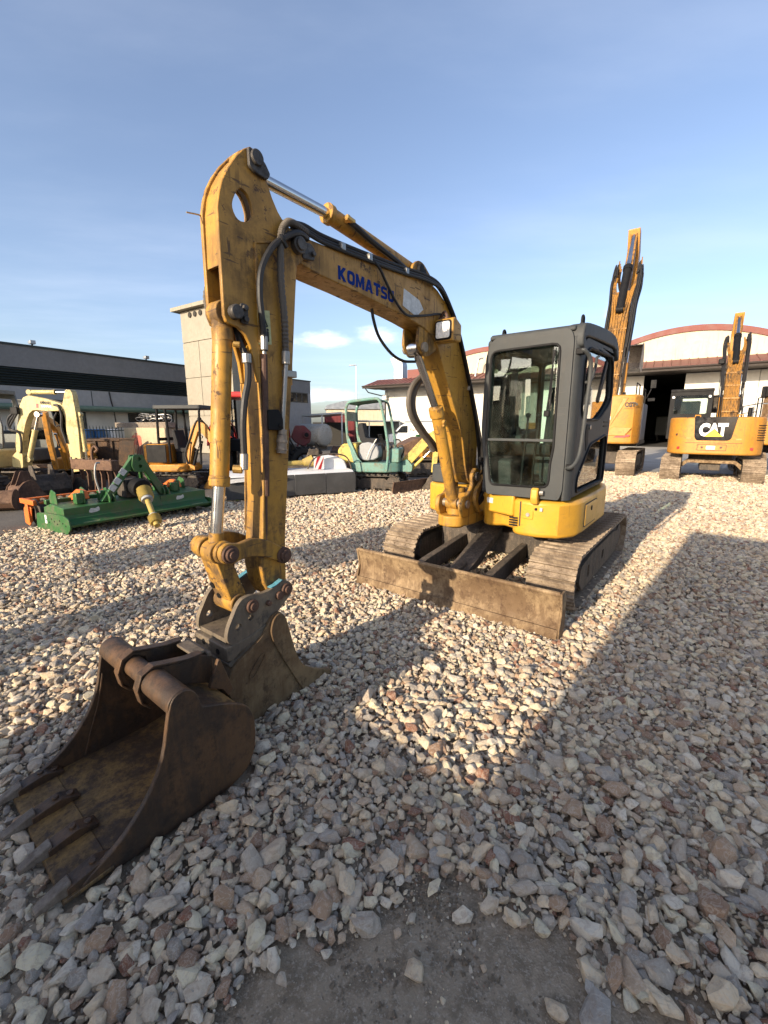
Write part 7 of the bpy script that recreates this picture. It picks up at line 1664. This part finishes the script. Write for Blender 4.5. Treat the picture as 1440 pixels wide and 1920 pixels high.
# ------------------------------------------------------------------ white van by the annex
vn = thing('van', 'white van with roof rack parked in front of the white annex', 'van', (0.35, 34.8, 0), R(-8))
M().prism(rnd([(0.0, 0.35), (0.0, 0.95), (0.42, 1.08), (1.0, 1.68), (1.35, 1.80), (3.6, 1.84), (3.75, 1.2), (3.75, 0.35)], [0.1, 0.1, 0.15, 0.15, 0.15, 0.12, 0.08, 0.06]), 'y', 0, 1.6).build('van_body', MAT['white'], vn, bevel=0.05, seg=3)
M().prism(rnd([(0.62, 1.10), (1.05, 1.62), (1.55, 1.66), (1.55, 1.10)], 0.05), 'y', -0.006, 0.004).build('side_window', MAT['winglass'], vn, smooth=False)
M().add([(0.46, 0.12, 1.10), (0.46, 1.48, 1.10), (1.0, 1.4, 1.69), (1.0, 0.2, 1.69)], [(0, 1, 2, 3)]).xform(Matrix.Translation((-0.03, 0, 0.03))).build('windscreen', MAT['winglass'], vn, smooth=False)
for x in (0.75, 2.95): 
    wv = M().cyl((x, -0.02, 0.32), (x, 0.2, 0.32), 0.32, n=24).build('wheel', MAT['rubbertrack'], vn, bevel=0.02)
    M().cyl((x, -0.03, 0.32), (x, -0.018, 0.32), 0.2, n=20).build('rim', MAT['palepanel'], wv)
for y in (0.15, 1.45): M().tube([(1.3, y, 1.95), (3.5, y, 1.98)], 0.03, 6).build('rack_rail', MAT['galv'], vn)
for k in range(5): M().tube([(1.4 + k * 0.5, 0.12, 1.96), (1.4 + k * 0.5, 1.48, 1.96)], 0.025, 6).build('rack_bar', MAT['galv'], vn)
M().bb((1.3, 0.4, 1.98), (3.6, 0.8, 2.06)).build('ladder', MAT['galv'], vn, smooth=False)
lettering('print', 'Farresi', MAT['redfaded'], vn, (1.75, -0.004, 1.22), (1, 0, 0), (0, 0, 1), 1.0, 0.24, bold=0.02)
M().bb((1.78, -0.004, 1.16), (2.7, 0.0, 1.175)).build('underline', MAT['redfaded'], vn, smooth=False)
M().box((0.6, -0.1, 1.12), (0.12, 0.2, 0.16)).build('mirror', MAT['black'], vn, bevel=0.03)

# ------------------------------------------------------------------ the two big excavators at the right, seen from behind
RY = R(54.7)
ca = thing('excavator', 'amber excavator seen from behind, black panel with white and yellow letters', 'excavator', (10.1, 13.3, 0), RY, 'yellow excavators')
track_pair(ca, 2.05, 0.34, 1.92, 0.50, MAT['tracksteel'], 'steel', 0.16)
M().prism([(-0.7, -0.25), (0.7, -0.25), (0.7, 0.25), (-0.7, 0.25)], 'z', 0.3, 0.62).build('centre_frame', MAT['trackframe'], ca, bevel=0.02)
M().prism([(0.72, 0.35), (0.55, 0.52), (-0.55, 0.52), (-0.72, 0.35), (-0.72, 0.50), (-0.55, 0.64), (0.55, 0.64), (0.72, 0.50)], 'x', -0.85, -0.7).build('cross_member', MAT['blade'], ca, bevel=0.01)
M().cyl((0, 0, 0.6), (0, 0, 0.8), 0.55, n=30).build('slew_ring', MAT['trackframe'], ca)
M().bb((-1.1, -1.0, 0.78), (1.3, 1.0, 0.86)).build('deck', MAT['black'], ca, bevel=0.02)
cw = [(-1.50, -0.62), (-1.50, 0.62), (-1.42, 0.85), (-1.20, 1.05), (-0.75, 1.12), (-0.75, -1.12), (-1.20, -1.05), (-1.42, -0.85)]
cwp = M().prism(cw, 'z', 0.80, 1.84).build('counterweight', MAT['catyellow'], ca, bevel=0.05, seg=4)
M().bb((-0.75, -1.12, 0.80), (1.1, -0.2, 1.82)).build('engine_body', MAT['catyellow'], ca, bevel=0.05, seg=3)
M().bb((-0.75, 0.25, 0.80), (1.1, 1.1, 1.2)).build('cab_base', MAT['catyellow'], ca, bevel=0.04, seg=3)
bp = M().prism(rnd([(0.52, 1.845), (0.47, 1.28), (0.42, 1.20), (-0.30, 1.20), (-0.36, 1.26), (-0.44, 1.845)], [0.01, 0.05, 0.05, 0.05, 0.05, 0.01]), 'x', -1.512, -1.49).build('black_panel', MAT['black'], cwp, bevel=0.004)
bp.data.materials[0] = flat('panel_gloss_black', (0.012, 0.012, 0.014), 0.12, bump=0.0)
yx_ = -1.5135
lettering('lettering', 'CAT', MAT['white'], cwp, (yx_, 0.385, 1.31), (0, -1, 0), (0, 0, 1), 0.64, 0.37, bold=0.06, extrude=0.001, space=0.92)
M().prism([(0.235, 1.305), (-0.155, 1.305), (0.04, 1.50)], 'x', -1.5185, -1.516).prism([(0.235, 1.305), (-0.155, 1.305), (0.04, 1.50)], 'x', -1.516, -1.5135).build('yellow_triangle', flat('badge_yellow', (0.72, 0.45, 0.02), 0.4, var=0.05), cwp, smooth=False)
M().prism([(0.26, 1.295), (-0.18, 1.295), (0.04, 1.525)], 'x', -1.5160, -1.5140).build('triangle_edge', MAT['black'], cwp, smooth=False)
M().prism(rnd(rect(-0.28, 0.92, 0.38, 1.09), 0.02), 'x', -1.508, -1.49, [rnd(rect(-0.27, 0.93, 0.37, 1.08), 0.02)]).build('plate_seam', MAT['darkin'], cwp, smooth=False)
M().bb((-1.506, -0.03, 0.955), (-1.495, 0.17, 1.05)).build('number_plate', MAT['white'], cwp, smooth=False)
for y in (0.27, -0.16): M().cyl((-1.515, y, 1.01), (-1.495, y, 1.01), 0.03, n=12).build('plug', MAT['rustpipe'], cwp)
for y in (0.69, -0.62): M().bb((-1.47, y - 0.008, 0.9), (-1.455, y + 0.008, 1.84)).build('seam', MAT['darkin'], cwp, smooth=False)
for (y, z) in ((0.60, 1.24), (-0.52, 1.22)): M().bb((-1.506, y - 0.06, z), (-1.49, y + 0.06, z + 0.035)).build('sticker', MAT['ptoyellow'], cwp, smooth=False)
M().cyl((-1.40, 0.88, 1.36), (-1.37, 0.9, 1.36), 0.03, n=10).build('lock', MAT['rustpipe'], cwp)
for k in range(7):
    M().box((-1.30, -0.965, 1.22 + k * 0.065), (0.30, 0.02, 0.022), (0, 0, R(-52))).build('vent_slot', MAT['black'], cwp, smooth=False)
M().bb((-1.506, -0.60, 1.125), (-1.495, 0.67, 1.135)).build('seam', MAT['darkin'], cwp, smooth=False)
for y in (0.80, -0.80): M().box((-1.455 + 0.02, y, 0.98), (0.02, 0.12, 0.07), (0, 0, R(25 if y > 0 else -25))).build('tail_lamp', MAT['red'], cwp, bevel=0.004)
for y in (0.45, -0.50): M().tube([(-1.2, y - 0.06, 1.84), (-1.2, y - 0.06, 1.90), (-1.2, y + 0.06, 1.90), (-1.2, y + 0.06, 1.84)], 0.018, 6).build('lifting_lug', MAT['catyellow'], cwp)
M().cyl((-0.4, -0.75, 1.82), (-0.4, -0.75, 2.12), 0.05, n=12).build('exhaust', MAT['black'], ca)
# cab of the amber excavator
pr = rnd(rect(0.14, 1.20, 1.20, 2.64), 0.06)
cb2 = M().prism(pr, 'x', -0.45, -0.38, [rnd(rect(0.26, 1.96, 1.08, 2.50), 0.05)]).build('cab', MAT['black'], ca, bevel=0.015)
M().prism(rnd(rect(0.26, 1.96, 1.08, 2.50), 0.05), 'x', -0.42, -0.413).build('rear_window', MAT['glass'], cb2, smooth=False)
M().prism(rnd(rect(0.14, 1.2, 1.20, 2.60), 0.06), 'x', 0.85, 0.92, [rnd(rect(0.24, 1.4, 1.1, 2.48), 0.05)]).build('cab_front', MAT['black'], cb2, bevel=0.01)
for y in (0.14, 1.14): M().prism(rnd(rect(-0.39, 1.2, 0.86, 2.60), 0.05), 'y', y, y + 0.06, [rnd(rect(-0.28, 1.7, 0.75, 2.45), 0.06)]).build('cab_side', MAT['black'], cb2, bevel=0.01)
M().bb((-0.46, 0.13, 2.60), (0.95, 1.21, 2.70)).build('cab_roof', MAT['black'], cb2, bevel=0.03, seg=3)
M().prism(rnd([(-0.1, 1.3), (0.4, 1.3), (0.35, 1.6), (0.05, 1.62), (-0.05, 2.35), (-0.18, 2.35)], 0.05), 'y', 0.42, 0.92).build('seat', MAT['seat'], cb2, bevel=0.03)
for y in (0.22, 1.12): M().cyl((-0.47, y, 2.46), (-0.45, y, 2.46), 0.035, n=12).build('lamp', MAT['lens'], cb2)
# its raised boom: lower boom leaning forward, folded stick in front
def raised_boom(root, y, w, foot, bend, tip, thick, m_boom, hoses, lanes, tipw=0.46):
    f, b, t = Vector((foot[0], foot[1])), Vector((bend[0], bend[1])), Vector((tip[0], tip[1]))
    def nrm(a, c): d = (c - a).normalized(); return Vector((-d.y, d.x))
    n1, n2 = nrm(f, b), nrm(b, t); nb = ((n1 + n2) / 2).normalized()
    h0, h1, h2 = thick
    e = b.lerp(t, 0.12)
    prof_ = [f + n1 * h0 * 0.6, f.lerp(b, 0.5) + n1 * h1, b + nb * h1, e + n2 * h1, e - n2 * h1, b - nb * h1, f.lerp(b, 0.5) - n1 * h1, f - n1 * h0 * 0.6]
    bo = M().prism([tuple(p) for p in prof_], 'y', y - w / 2, y + w / 2).build('boom', m_boom, root, bevel=0.015)
    up_ = [e + n2 * h1, b.lerp(t, 0.5) + n2 * h2, t + n2 * h2, t - n2 * h2, b.lerp(t, 0.5) - n2 * h2 * 1.6, e - n2 * h1]
    for sgn in (-1, 1):
        yy = y + sgn * w * (tipw / 2 - 0.06)
        M().prism([tuple(p) for p in up_], 'y', yy - w * 0.055, yy + w * 0.055).build('boom_cheek', m_boom, bo, bevel=0.01)
    M().prism([tuple(p) for p in [e - n2 * h1 * 0.2, t - n2 * h2 * 0.3, t - n2 * h2, e - n2 * h1]], 'y', y - w * tipw / 2 + 0.02, y + w * tipw / 2 - 0.02).build('boom_web', MAT['black'], bo, smooth=False)
    # arm cylinder lying on the back of the boom
    k_ = n1 * (h1 + w * 0.24)
    A = b.lerp(f, 0.10) + k_; B = t + n2 * (h2 * 0.4)
    A3, B3 = Vector((A.x, y, A.y)), Vector((B.x, y, B.y))
    c_ = M().cyl(A3, A3.lerp(B3, 0.54), w * 0.24, n=16).cyl(A3.lerp(B3, 0.50), A3.lerp(B3, 0.55), w * 0.28, n=16).cyl((A.x, y - w * 0.2, A.y), (A.x, y + w * 0.2, A.y), w * 0.2, n=14).build('arm_cylinder', MAT['black'], root, bevel=0.006)
    M().cyl(A3.lerp(B3, 0.55), B3, w * 0.13, n=14).build('rod', MAT['chrome'], c_)
    q = M()
    for sgn in (-1, 1): q.prism([tuple(p) for p in [A + n1 * w * 0.15, A - k_ - (b - f).normalized() * 0.25, A - k_ + (b - f).normalized() * 0.25]], 'y', y + sgn * w * 0.24 - 0.02, y + sgn * w * 0.24 + 0.02)
    q.build('cylinder_lug', m_boom, bo, bevel=0.01)
    # rear hard lines up the back of the boom, spreading to the sides near its top
    for k in range(lanes):
        fr = k / (lanes - 1) - 0.5
        yy = y + w * 0.80 * fr
        yo = y + (1 if fr > 0 else -1) * w * (0.50 + 0.22 * abs(fr))
        P_ = [(f + n1 * (h0 * 0.6 + 0.03), yy), (f.lerp(b, 0.5) + n1 * (h1 + 0.03), yy), (f.lerp(b, 0.8) + n1 * (h1 + 0.03), yy), (b + nb * (h1 + 0.03), (yy + yo) / 2), (b.lerp(t, 0.22) + n2 * h1 * 0.8, yo), (b.lerp(t, 0.36 + 0.05 * (k % 3)) + n2 * h1 * 0.4, yo)]
        M().tube([(p.x, q_, p.y) for p, q_ in P_], 0.05 * w + 0.004, 6, 4).build('hard_line', m_boom, bo)
    for k in range(4):
        p = f.lerp(b, 0.14 + 0.2 * k) + n1 * (h1 * (0.85 + 0.1 * min(1, k)) + 0.03)
        M().box((p.x, y, p.y), (0.06, w * 1.06, 0.05)).build('line_clamp', m_boom, bo, bevel=0.006)
    for k in range(hoses):
        s = -1 if k % 2 else 1
        r0 = random.Random(k + int(w * 100))
        off = w * 0.52 + 0.02 + r0.uniform(0, 0.22 * w); bow = r0.uniform(0.0, 0.22 * w)
        lo_ = r0.uniform(0.45, 0.75)
        P_ = [f.lerp(b, lo_), f.lerp(b, min(0.97, lo_ + 0.25)), b, b.lerp(t, 0.25 + r0.uniform(0, 0.1)), b.lerp(t, 0.42 + r0.uniform(0, 0.12)), b.lerp(t, 0.36)]
        O_ = [0, 0.02, bow * 0.5, bow, bow * 0.35, 0.0]
        dx = r0.uniform(-0.6, 1.0) * h1
        M().tube([((p + n1 * dx).x, y + s * (off + o), (p + n1 * dx).y) for p, o in zip(P_, O_)], 0.026 * w + 0.008, 6, 5).build('hose', MAT['rubber'], root)
    for s in (-1, 1):
        for k in range(2):
            p = f.lerp(b, 0.1)
            P_ = [f.lerp(b, 0.05), f.lerp(b, 0.5), f.lerp(b, 0.85), b, b.lerp(t, 0.15)]
            M().tube([(p.x - 0.04 * k, y + s * (w * 0.56 + 0.04 + 0.05 * k + (0.04 if i == 3 else 0)), p.y) for i, p in enumerate(P_)], 0.014, 6, 4).build('side_line', MAT['rubber'], bo)
    return bo
raised_boom(ca, -0.32, 0.37, (0.3, 1.65), (1.40, 3.62), (2.66, 5.20), (0.22, 0.22, 0.11), MAT['boomamber'], 28, 5)
hyd(ca, 'boom_cylinder', (0.95, 1.3), (1.75, 3.3), 0.6, 0.06, MAT['catyellow'], -0.10)
hyd(ca, 'boom_cylinder', (0.95, 1.3), (1.75, 3.3), 0.6, 0.06, MAT['catyellow'], -0.54)
slab('arm', ca, rnd([(2.5, 5.3), (2.75, 5.3), (3.2, 4.9), (3.0, 2.9), (2.85, 2.9), (2.75, 4.6)], 0.04), -0.45, -0.19, MAT['catyellow'])
simple_bucket(ca, 2.3, 2.2, 0.8, -0.32, 1.5, MAT['scrap'], R(15))
M().box((1.2, 0.02, 3.62), (0.16, 0.16, 0.16)).build('boom_lamp', MAT['black'], ca, bevel=0.02)
M().tube([(-0.2, -0.05, 1.84), (-0.2, -0.05, 2.45), (-0.2, 0.14, 2.45)], 0.018, 6).tube([(0.3, -0.95, 1.84), (0.3, -0.95, 2.4), (-0.7, -0.95, 2.4), (-0.7, -0.95, 1.84)], 0.018, 6).build('guard_rail', MAT['black'], ca)

cg = thing('excavator', 'tall yellow excavator behind the grey cab, boom raised, black letters and red stripe', 'excavator', (7.7848, 15.5756, 0), RY, 'yellow excavators')
track_pair(cg, 2.6, 0.41, 2.08, 0.55, MAT['tracksteel'], 'steel', 0.18)
M().prism([(-0.9, -0.9), (0.9, -0.9), (0.9, 0.9), (-0.9, 0.9)], 'z', 0.35, 0.75).build('centre_frame', MAT['trackframe'], cg, bevel=0.02)
M().cyl((0, 0, 0.75), (0, 0, 1.02), 0.65, n=30).build('slew_ring', MAT['trackframe'], cg)
M().bb((-1.3, -1.25, 0.98), (1.6, 1.25, 1.10)).build('deck', MAT['black'], cg, bevel=0.02)
cwg = M().prism([(-1.70, -0.9), (-1.70, 0.9), (-1.62, 1.12), (-1.40, 1.27), (-0.95, 1.30), (-0.95, -1.30), (-1.40, -1.27), (-1.62, -1.12)], 'z', 1.04, 2.56).build('counterweight', MAT['catyellow'], cg, bevel=0.06, seg=4)
M().bb((-0.95, -1.28, 1.06), (0.9, -0.3, 2.35)).build('engine_body', MAT['cabgrey'], cg, bevel=0.05, seg=3)
M().bb((-0.95, 0.2, 1.06), (1.3, 1.28, 1.5)).build('cab_base', MAT['catyellow'], cg, bevel=0.04)
M().prism([(-0.95, 1.30), (-1.12, 1.55), (-0.6, 1.58), (-0.4, 1.38), (0.9, 1.38), (0.9, 1.30)], 'x', -1.72, -1.69).build('lower_ridge', MAT['catyellow'], cwg, bevel=0.012)
M().prism([(-0.80, 2.46), (-0.95, 2.46), (-0.52, 1.62), (-0.46, 1.62)], 'x', -1.72, -1.69).build('slanted_ridge', MAT['catyellow'], cwg, bevel=0.012)
lettering('lettering', 'CGT>', MAT['ink'], cwg, (-1.703, -0.86, 2.18), (0, -1, 0), (0, 0, 1), 0.36, 0.145, bold=0.045)
M().bb((-1.703, -0.86, 2.135), (-1.70, -1.12, 2.142)).build('underline', MAT['ink'], cwg, smooth=False)
M().prism([(-0.62, 1.24), (-0.75, 1.33), (-1.10, 1.33), (-1.05, 1.27), (-0.98, 1.27), (-0.96, 1.24)], 'x', -1.704, -1.70).build('red_stripe', flat('stripe_red', (0.55, 0.02, 0.025), 0.4, var=0.05), cwg, smooth=False)
M().cyl((-1.703, -0.28, 1.85), (-1.70, -0.28, 1.85), 0.22, n=28).build('white_ring', MAT['white'], cwg)
M().cyl((-1.705, -0.28, 1.85), (-1.702, -0.28, 1.85), 0.19, n=28).build('ring_fill', MAT['redtrim'], cwg)
pr = rnd([(1.6, 1.5), (1.65, 2.0), (1.45, 3.05), (-0.05, 3.1), (-0.2, 1.5)], 0.08); hl = rnd([(1.5, 1.9), (1.5, 2.1), (1.35, 2.95), (0.05, 2.98), (-0.05, 1.9)], 0.08)
cbb = M().prism(pr, 'y', 0.3, 0.36, [hl]).prism(pr, 'y', 1.22, 1.28, [hl]).bb((-0.05, 0.3, 3.04), (1.45, 1.28, 3.14)).bb((-0.2, 0.36, 1.5), (-0.13, 1.22, 2.0)).build('cab', MAT['black'], cg, bevel=0.012)
M().prism(hl, 'y', 0.325, 0.333).build('pane', MAT['glass'], cbb, smooth=False)
M().prism(hl, 'y', 1.245, 1.253).build('pane', MAT['glass'], cbb, smooth=False)
raised_boom(cg, 0.0, 0.58, (0.5, 1.9), (2.02, 6.05), (3.28, 8.85), (0.32, 0.30, 0.15), MAT['boomamber'], 36, 6)
for y in (-0.36, 0.36): hyd(cg, 'boom_cylinder', (1.3, 1.5), (2.2, 5.4), 0.62, 0.075, MAT['catyellow'], y)
slab('arm', cg, rnd([(3.05, 9.0), (3.4, 8.95), (3.8, 8.4), (4.1, 5.9), (3.85, 5.9), (3.4, 8.0)], 0.05), -0.2, 0.2, MAT['catyellow'])
hyd(cg, 'bucket_cylinder', (3.75, 8.8), (4.35, 6.3), 0.6, 0.07, MAT['catyellow'], 0.0)
for sgn in (-1, 1):
    for k in range(4):
        yo = 0.27 + 0.03 * k
        M().tube([(2.62 - 0.03 * k, sgn * 0.18, 6.35 + 0.1 * k), (2.70, sgn * (0.22 + 0.02 * k), 6.85), (2.86, sgn * (yo + 0.03), 7.25 + 0.08 * k), (2.98, sgn * (yo + 0.02), 7.6 + 0.1 * k)], 0.022, 6, 4).build('bent_line', MAT['boomamber'], cg)
gb_ = simple_bucket(cg, 3.55, 3.9, 1.25, 0.0, 2.6, MAT['wornsteel'], R(0))
M().tube([(1.2, -0.95, 2.35), (1.2, -0.95, 3.05), (0.2, -0.95, 3.05), (0.2, -0.95, 2.35)], 0.022, 7).tube([(0.3, -1.22, 2.35), (0.3, -1.22, 2.8), (-0.5, -1.22, 2.8), (-0.5, -1.22, 2.35)], 0.022, 7).build('guard_rail', MAT['black'], cg)
M().tube([(-0.2, -1.3, 2.5), (-0.25, -1.4, 2.75), (-0.2, -1.42, 2.85)], 0.02, 6).box((-0.22, -1.46, 2.95), (0.06, 0.16, 0.26)).box((-0.3, -1.45, 2.45), (0.1, 0.2, 0.1)).build('mirror', MAT['black'], cg, bevel=0.01)
M().cyl((0.1, -0.6, 2.35), (0.1, -0.6, 2.75), 0.05, n=12).build('exhaust', MAT['black'], cg)
M().bb((-0.9, -1.31, 1.15), (0.5, -1.285, 2.3)).build('side_door', MAT['palepanel'], cg, bevel=0.01)

# third yellow machine at the right edge
fr_ = thing('excavator', 'yellow machine cut off by the right edge with work lights and a handrail', 'excavator', (13.6, 14.6, 0), R(60), 'yellow excavators')
track_pair(fr_, 2.4, 0.38, 2.0, 0.5, MAT['tracksteel'], 'steel', 0.18)
M().bb((-1.4, -1.2, 1.0), (1.4, 1.2, 1.75)).build('body', MAT['catyellow'], fr_, bevel=0.05, seg=3)
M().cyl((0, 0, 0.7), (0, 0, 1.0), 0.6, n=24).build('slew_ring', MAT['trackframe'], fr_)
M().bb((-1.0, -0.2, 1.75), (0.2, 0.75, 2.55)).build('engine_body', MAT['catyellow'], fr_, bevel=0.05)
for k in range(3): M().bb((-1.012, 0.0 + k * 0.22, 2.1), (-1.0, 0.12 + k * 0.22, 2.14)).build('vent_slot', MAT['black'], fr_, smooth=False)
M().prism(rnd([(-0.2, 2.55), (-0.25, 2.9), (0.4, 2.95), (0.4, 2.55)], 0.05), 'y', 0.1, 0.8).build('lamp_carrier', MAT['black'], fr_, bevel=0.03)
for y in (0.3, 0.6): M().bb((-0.262, y - 0.1, 2.72), (-0.24, y + 0.1, 2.84)).build('lamp', MAT['lens'], fr_, bevel=0.01)
for y in (0.85, 1.15): M().tube([(-1.3, y, 1.75), (-1.3, y, 2.3)], 0.02, 6).tube([(0.9, y, 1.75), (0.9, y, 2.3)], 0.02, 6).build('rail_post', MAT['galv'], fr_)
M().tube([(-1.3, 1.15, 2.3), (0.9, 1.15, 2.3)], 0.02, 6).tube([(-1.3, 0.85, 2.3), (-1.3, 1.15, 2.3)], 0.02, 6).tube([(-1.3, 1.15, 2.05), (0.9, 1.15, 2.05)], 0.02, 6).build('guard_rail', MAT['galv'], fr_)
# lorry inside the hall, its dark colour standing in for shade
lo = thing('lorry', 'lorry coloured dark to look unlit deep inside the hall doorway', 'lorry', (32.9, 50.2, 0), R(-125))
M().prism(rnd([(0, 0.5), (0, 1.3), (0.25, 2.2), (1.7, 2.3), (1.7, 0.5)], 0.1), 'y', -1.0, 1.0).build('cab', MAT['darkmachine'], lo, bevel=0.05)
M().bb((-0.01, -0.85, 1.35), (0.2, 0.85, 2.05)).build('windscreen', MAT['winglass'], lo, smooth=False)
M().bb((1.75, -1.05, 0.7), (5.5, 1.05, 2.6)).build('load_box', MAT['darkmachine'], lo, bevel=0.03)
for x in (0.8, 4.4):
    for y in (-0.95, 0.75): M().cyl((x, y, 0.45), (x, y + 0.25, 0.45), 0.45, n=20).build('wheel', MAT['rubbertrack'], lo, bevel=0.02)
for y in (-0.7, 0.7): M().cyl((-0.03, y, 0.8), (0.0, y, 0.8), 0.12, n=14).build('headlight', MAT['lens'], lo)
# concrete apron in front of the hall and dark soil marks behind the machine
M().prism([(6.9, 16.6), (8.6, 15.7), (12.2, 14.5), (17.5, 13.0), (40, 22), (21.5 + 0.839 * 20, 35 - 0.544 * 20), (21.5 - 0.839 * 12, 35 + 0.544 * 12)], 'z', -0.018, -0.012).build('concrete_apron', MAT['concrete'], None, smooth=False, kind='structure')

# ------------------------------------------------------------------ more machinery clutter in the rows behind
def implement(label, loc, yaw, seed, m_main, w=1.8, h=1.0):
    t = thing('farm_implement', label, 'implement', loc, yaw, 'parked implements')
    r0 = random.Random(seed)
    for y in (-0.35, 0.35): M().bb((-w / 2, y - 0.05, 0.42), (w / 2, y + 0.05, 0.54)).build('frame_beam', m_main, t, bevel=0.01)
    for k in range(4): M().bb((-w / 2 + w * k / 3 - 0.04, -0.35, 0.40), (-w / 2 + w * k / 3 + 0.04, 0.35, 0.50)).build('cross_beam', m_main, t, bevel=0.01)
    for k in range(6):
        x = -w / 2 + w * (k + 0.5) / 6
        M().tube([(x, 0.3, 0.45), (x, 0.55, 0.36), (x, 0.5, 0.12), (x, 0.34, 0.0)], 0.022, 6, 4).build('spring_tine', MAT['scrap'], t)
    for s in (-1, 1): M().tube([(s * 0.3, -0.3, 0.5), (s * 0.08, -0.25, h + r0.uniform(0, 0.2))], 0.035, 6).build('mast_leg', m_main, t)
    M().bb((-0.14, -0.32, h - 0.05), (0.14, -0.18, h + 0.12)).build('mast_head', m_main, t, bevel=0.01)
    for s in (-1, 1): M().cyl((s * w / 2, -0.1, 0.26), (s * w / 2 + s * 0.14, -0.1, 0.26), 0.26, n=18).build('wheel', MAT['rubbertrack'], t, bevel=0.02)
    return t
implement('dark red tine implement standing right of the white tank', (-3.2, 16.5, 0), R(20), 3, MAT['dullred'])
implement('dark grey tine implement behind the white mower cover', (-2.0, 12.2, 0), R(10), 5, MAT['scrap'], 1.6, 0.85)
implement('rusty tine implement in front of the stained concrete block', (-7.2, 13.6, 0), R(-20), 8, MAT['rustbrown'], 1.5, 0.9)
implement('dark green tine implement in front of the white van', (1.5, 20.5, 0), R(30), 9, MAT['harrow'], 2.0, 1.1)
for k, (x, y, n, lb) in enumerate([(-1.6, 17.4, 3, 'stack of three worn tyres behind the green canopy excavator'), (-10.6, 17.5, 4, 'stack of four worn tyres by the picket fence')]):
    t = thing('tyre_stack', lb, 'tyres', (x, y, 0), 0)
    for i in range(n):
        q = M(); ring = []
        for a in range(24):
            aa = 2 * math.pi * a / 24
            ring.append((0.36 * math.cos(aa) + 0.02 * (i % 2), 0.36 * math.sin(aa), 0.12 + i * 0.235))
        q.tube(ring + ring[:1], 0.125, 10, caps=False); q.build('tyre', MAT['rubbertrack'], t)

# ------------------------------------------------------------------ unseen vehicles and a block, added behind the camera to shade the yard
def by_sun(p, q):                                # p across the sunlight, q along it
    a = SUN_AZ - math.pi
    return (p * math.cos(a) + q * math.sin(a), -p * math.sin(a) + q * math.cos(a), 0)
ALONG = math.pi / 2 - (SUN_AZ - math.pi)         # yaw that points down the sunlight
bt = thing('shadow_box_truck', 'white box truck added out of view to shade the right of the yard', 'truck', by_sun(0.52, -3.6), ALONG)  # added out of view; its box shades the right foreground
M().prism(rnd([(-6.0, 0.9), (-6.0, 3.70), (-0.2, 3.70), (-0.2, 0.9)], 0.05), 'y', -1.26, 1.26).build('load_box', MAT['white'], bt, bevel=0.03)
M().prism(rnd([(-7.9, 0.6), (-7.95, 1.5), (-7.5, 2.7), (-6.1, 2.8), (-6.1, 0.6)], 0.1), 'y', -1.1, 1.1).build('cab', MAT['white'], bt, bevel=0.05)
M().bb((-7.6, -0.5, 0.5), (-0.2, 0.5, 0.9)).build('chassis', MAT['trackframe'], bt)
for x in (-7.0, -1.8):
    for y in (-1.15, 0.85): M().cyl((x, y, 0.5), (x, y + 0.3, 0.5), 0.5, n=22).build('wheel', MAT['rubbertrack'], bt, bevel=0.02)
cab_machine('orange cab excavator added unseen behind the camera to cast a shadow band', by_sun(-3.42, -5.9), ALONG, MAT['orange'], MAT['black'], MAT['orange'], 1.25, False, 'parked mini excavators')  # added out of view; its cab casts a shadow band
cab_machine('cream cab excavator added unseen furthest left behind the camera for its shadow', by_sun(-5.05, -7.6), ALONG, MAT['cream'], MAT['black'], MAT['cream'], 1.25, False, 'parked mini excavators')  # added out of view for the second shadow band
blk2 = thing('concrete_block', 'plain concrete block added unseen behind the camera to shade the near ground', 'concrete block', by_sun(-1.69, -3.9), ALONG - math.pi / 2)  # low unseen blocker added to shade the ground near the camera
M().bb((-1.05, -0.4, 0.0), (1.05, 0.4, 1.6)).build('block', MAT['blockwall'], blk2, bevel=0.03)
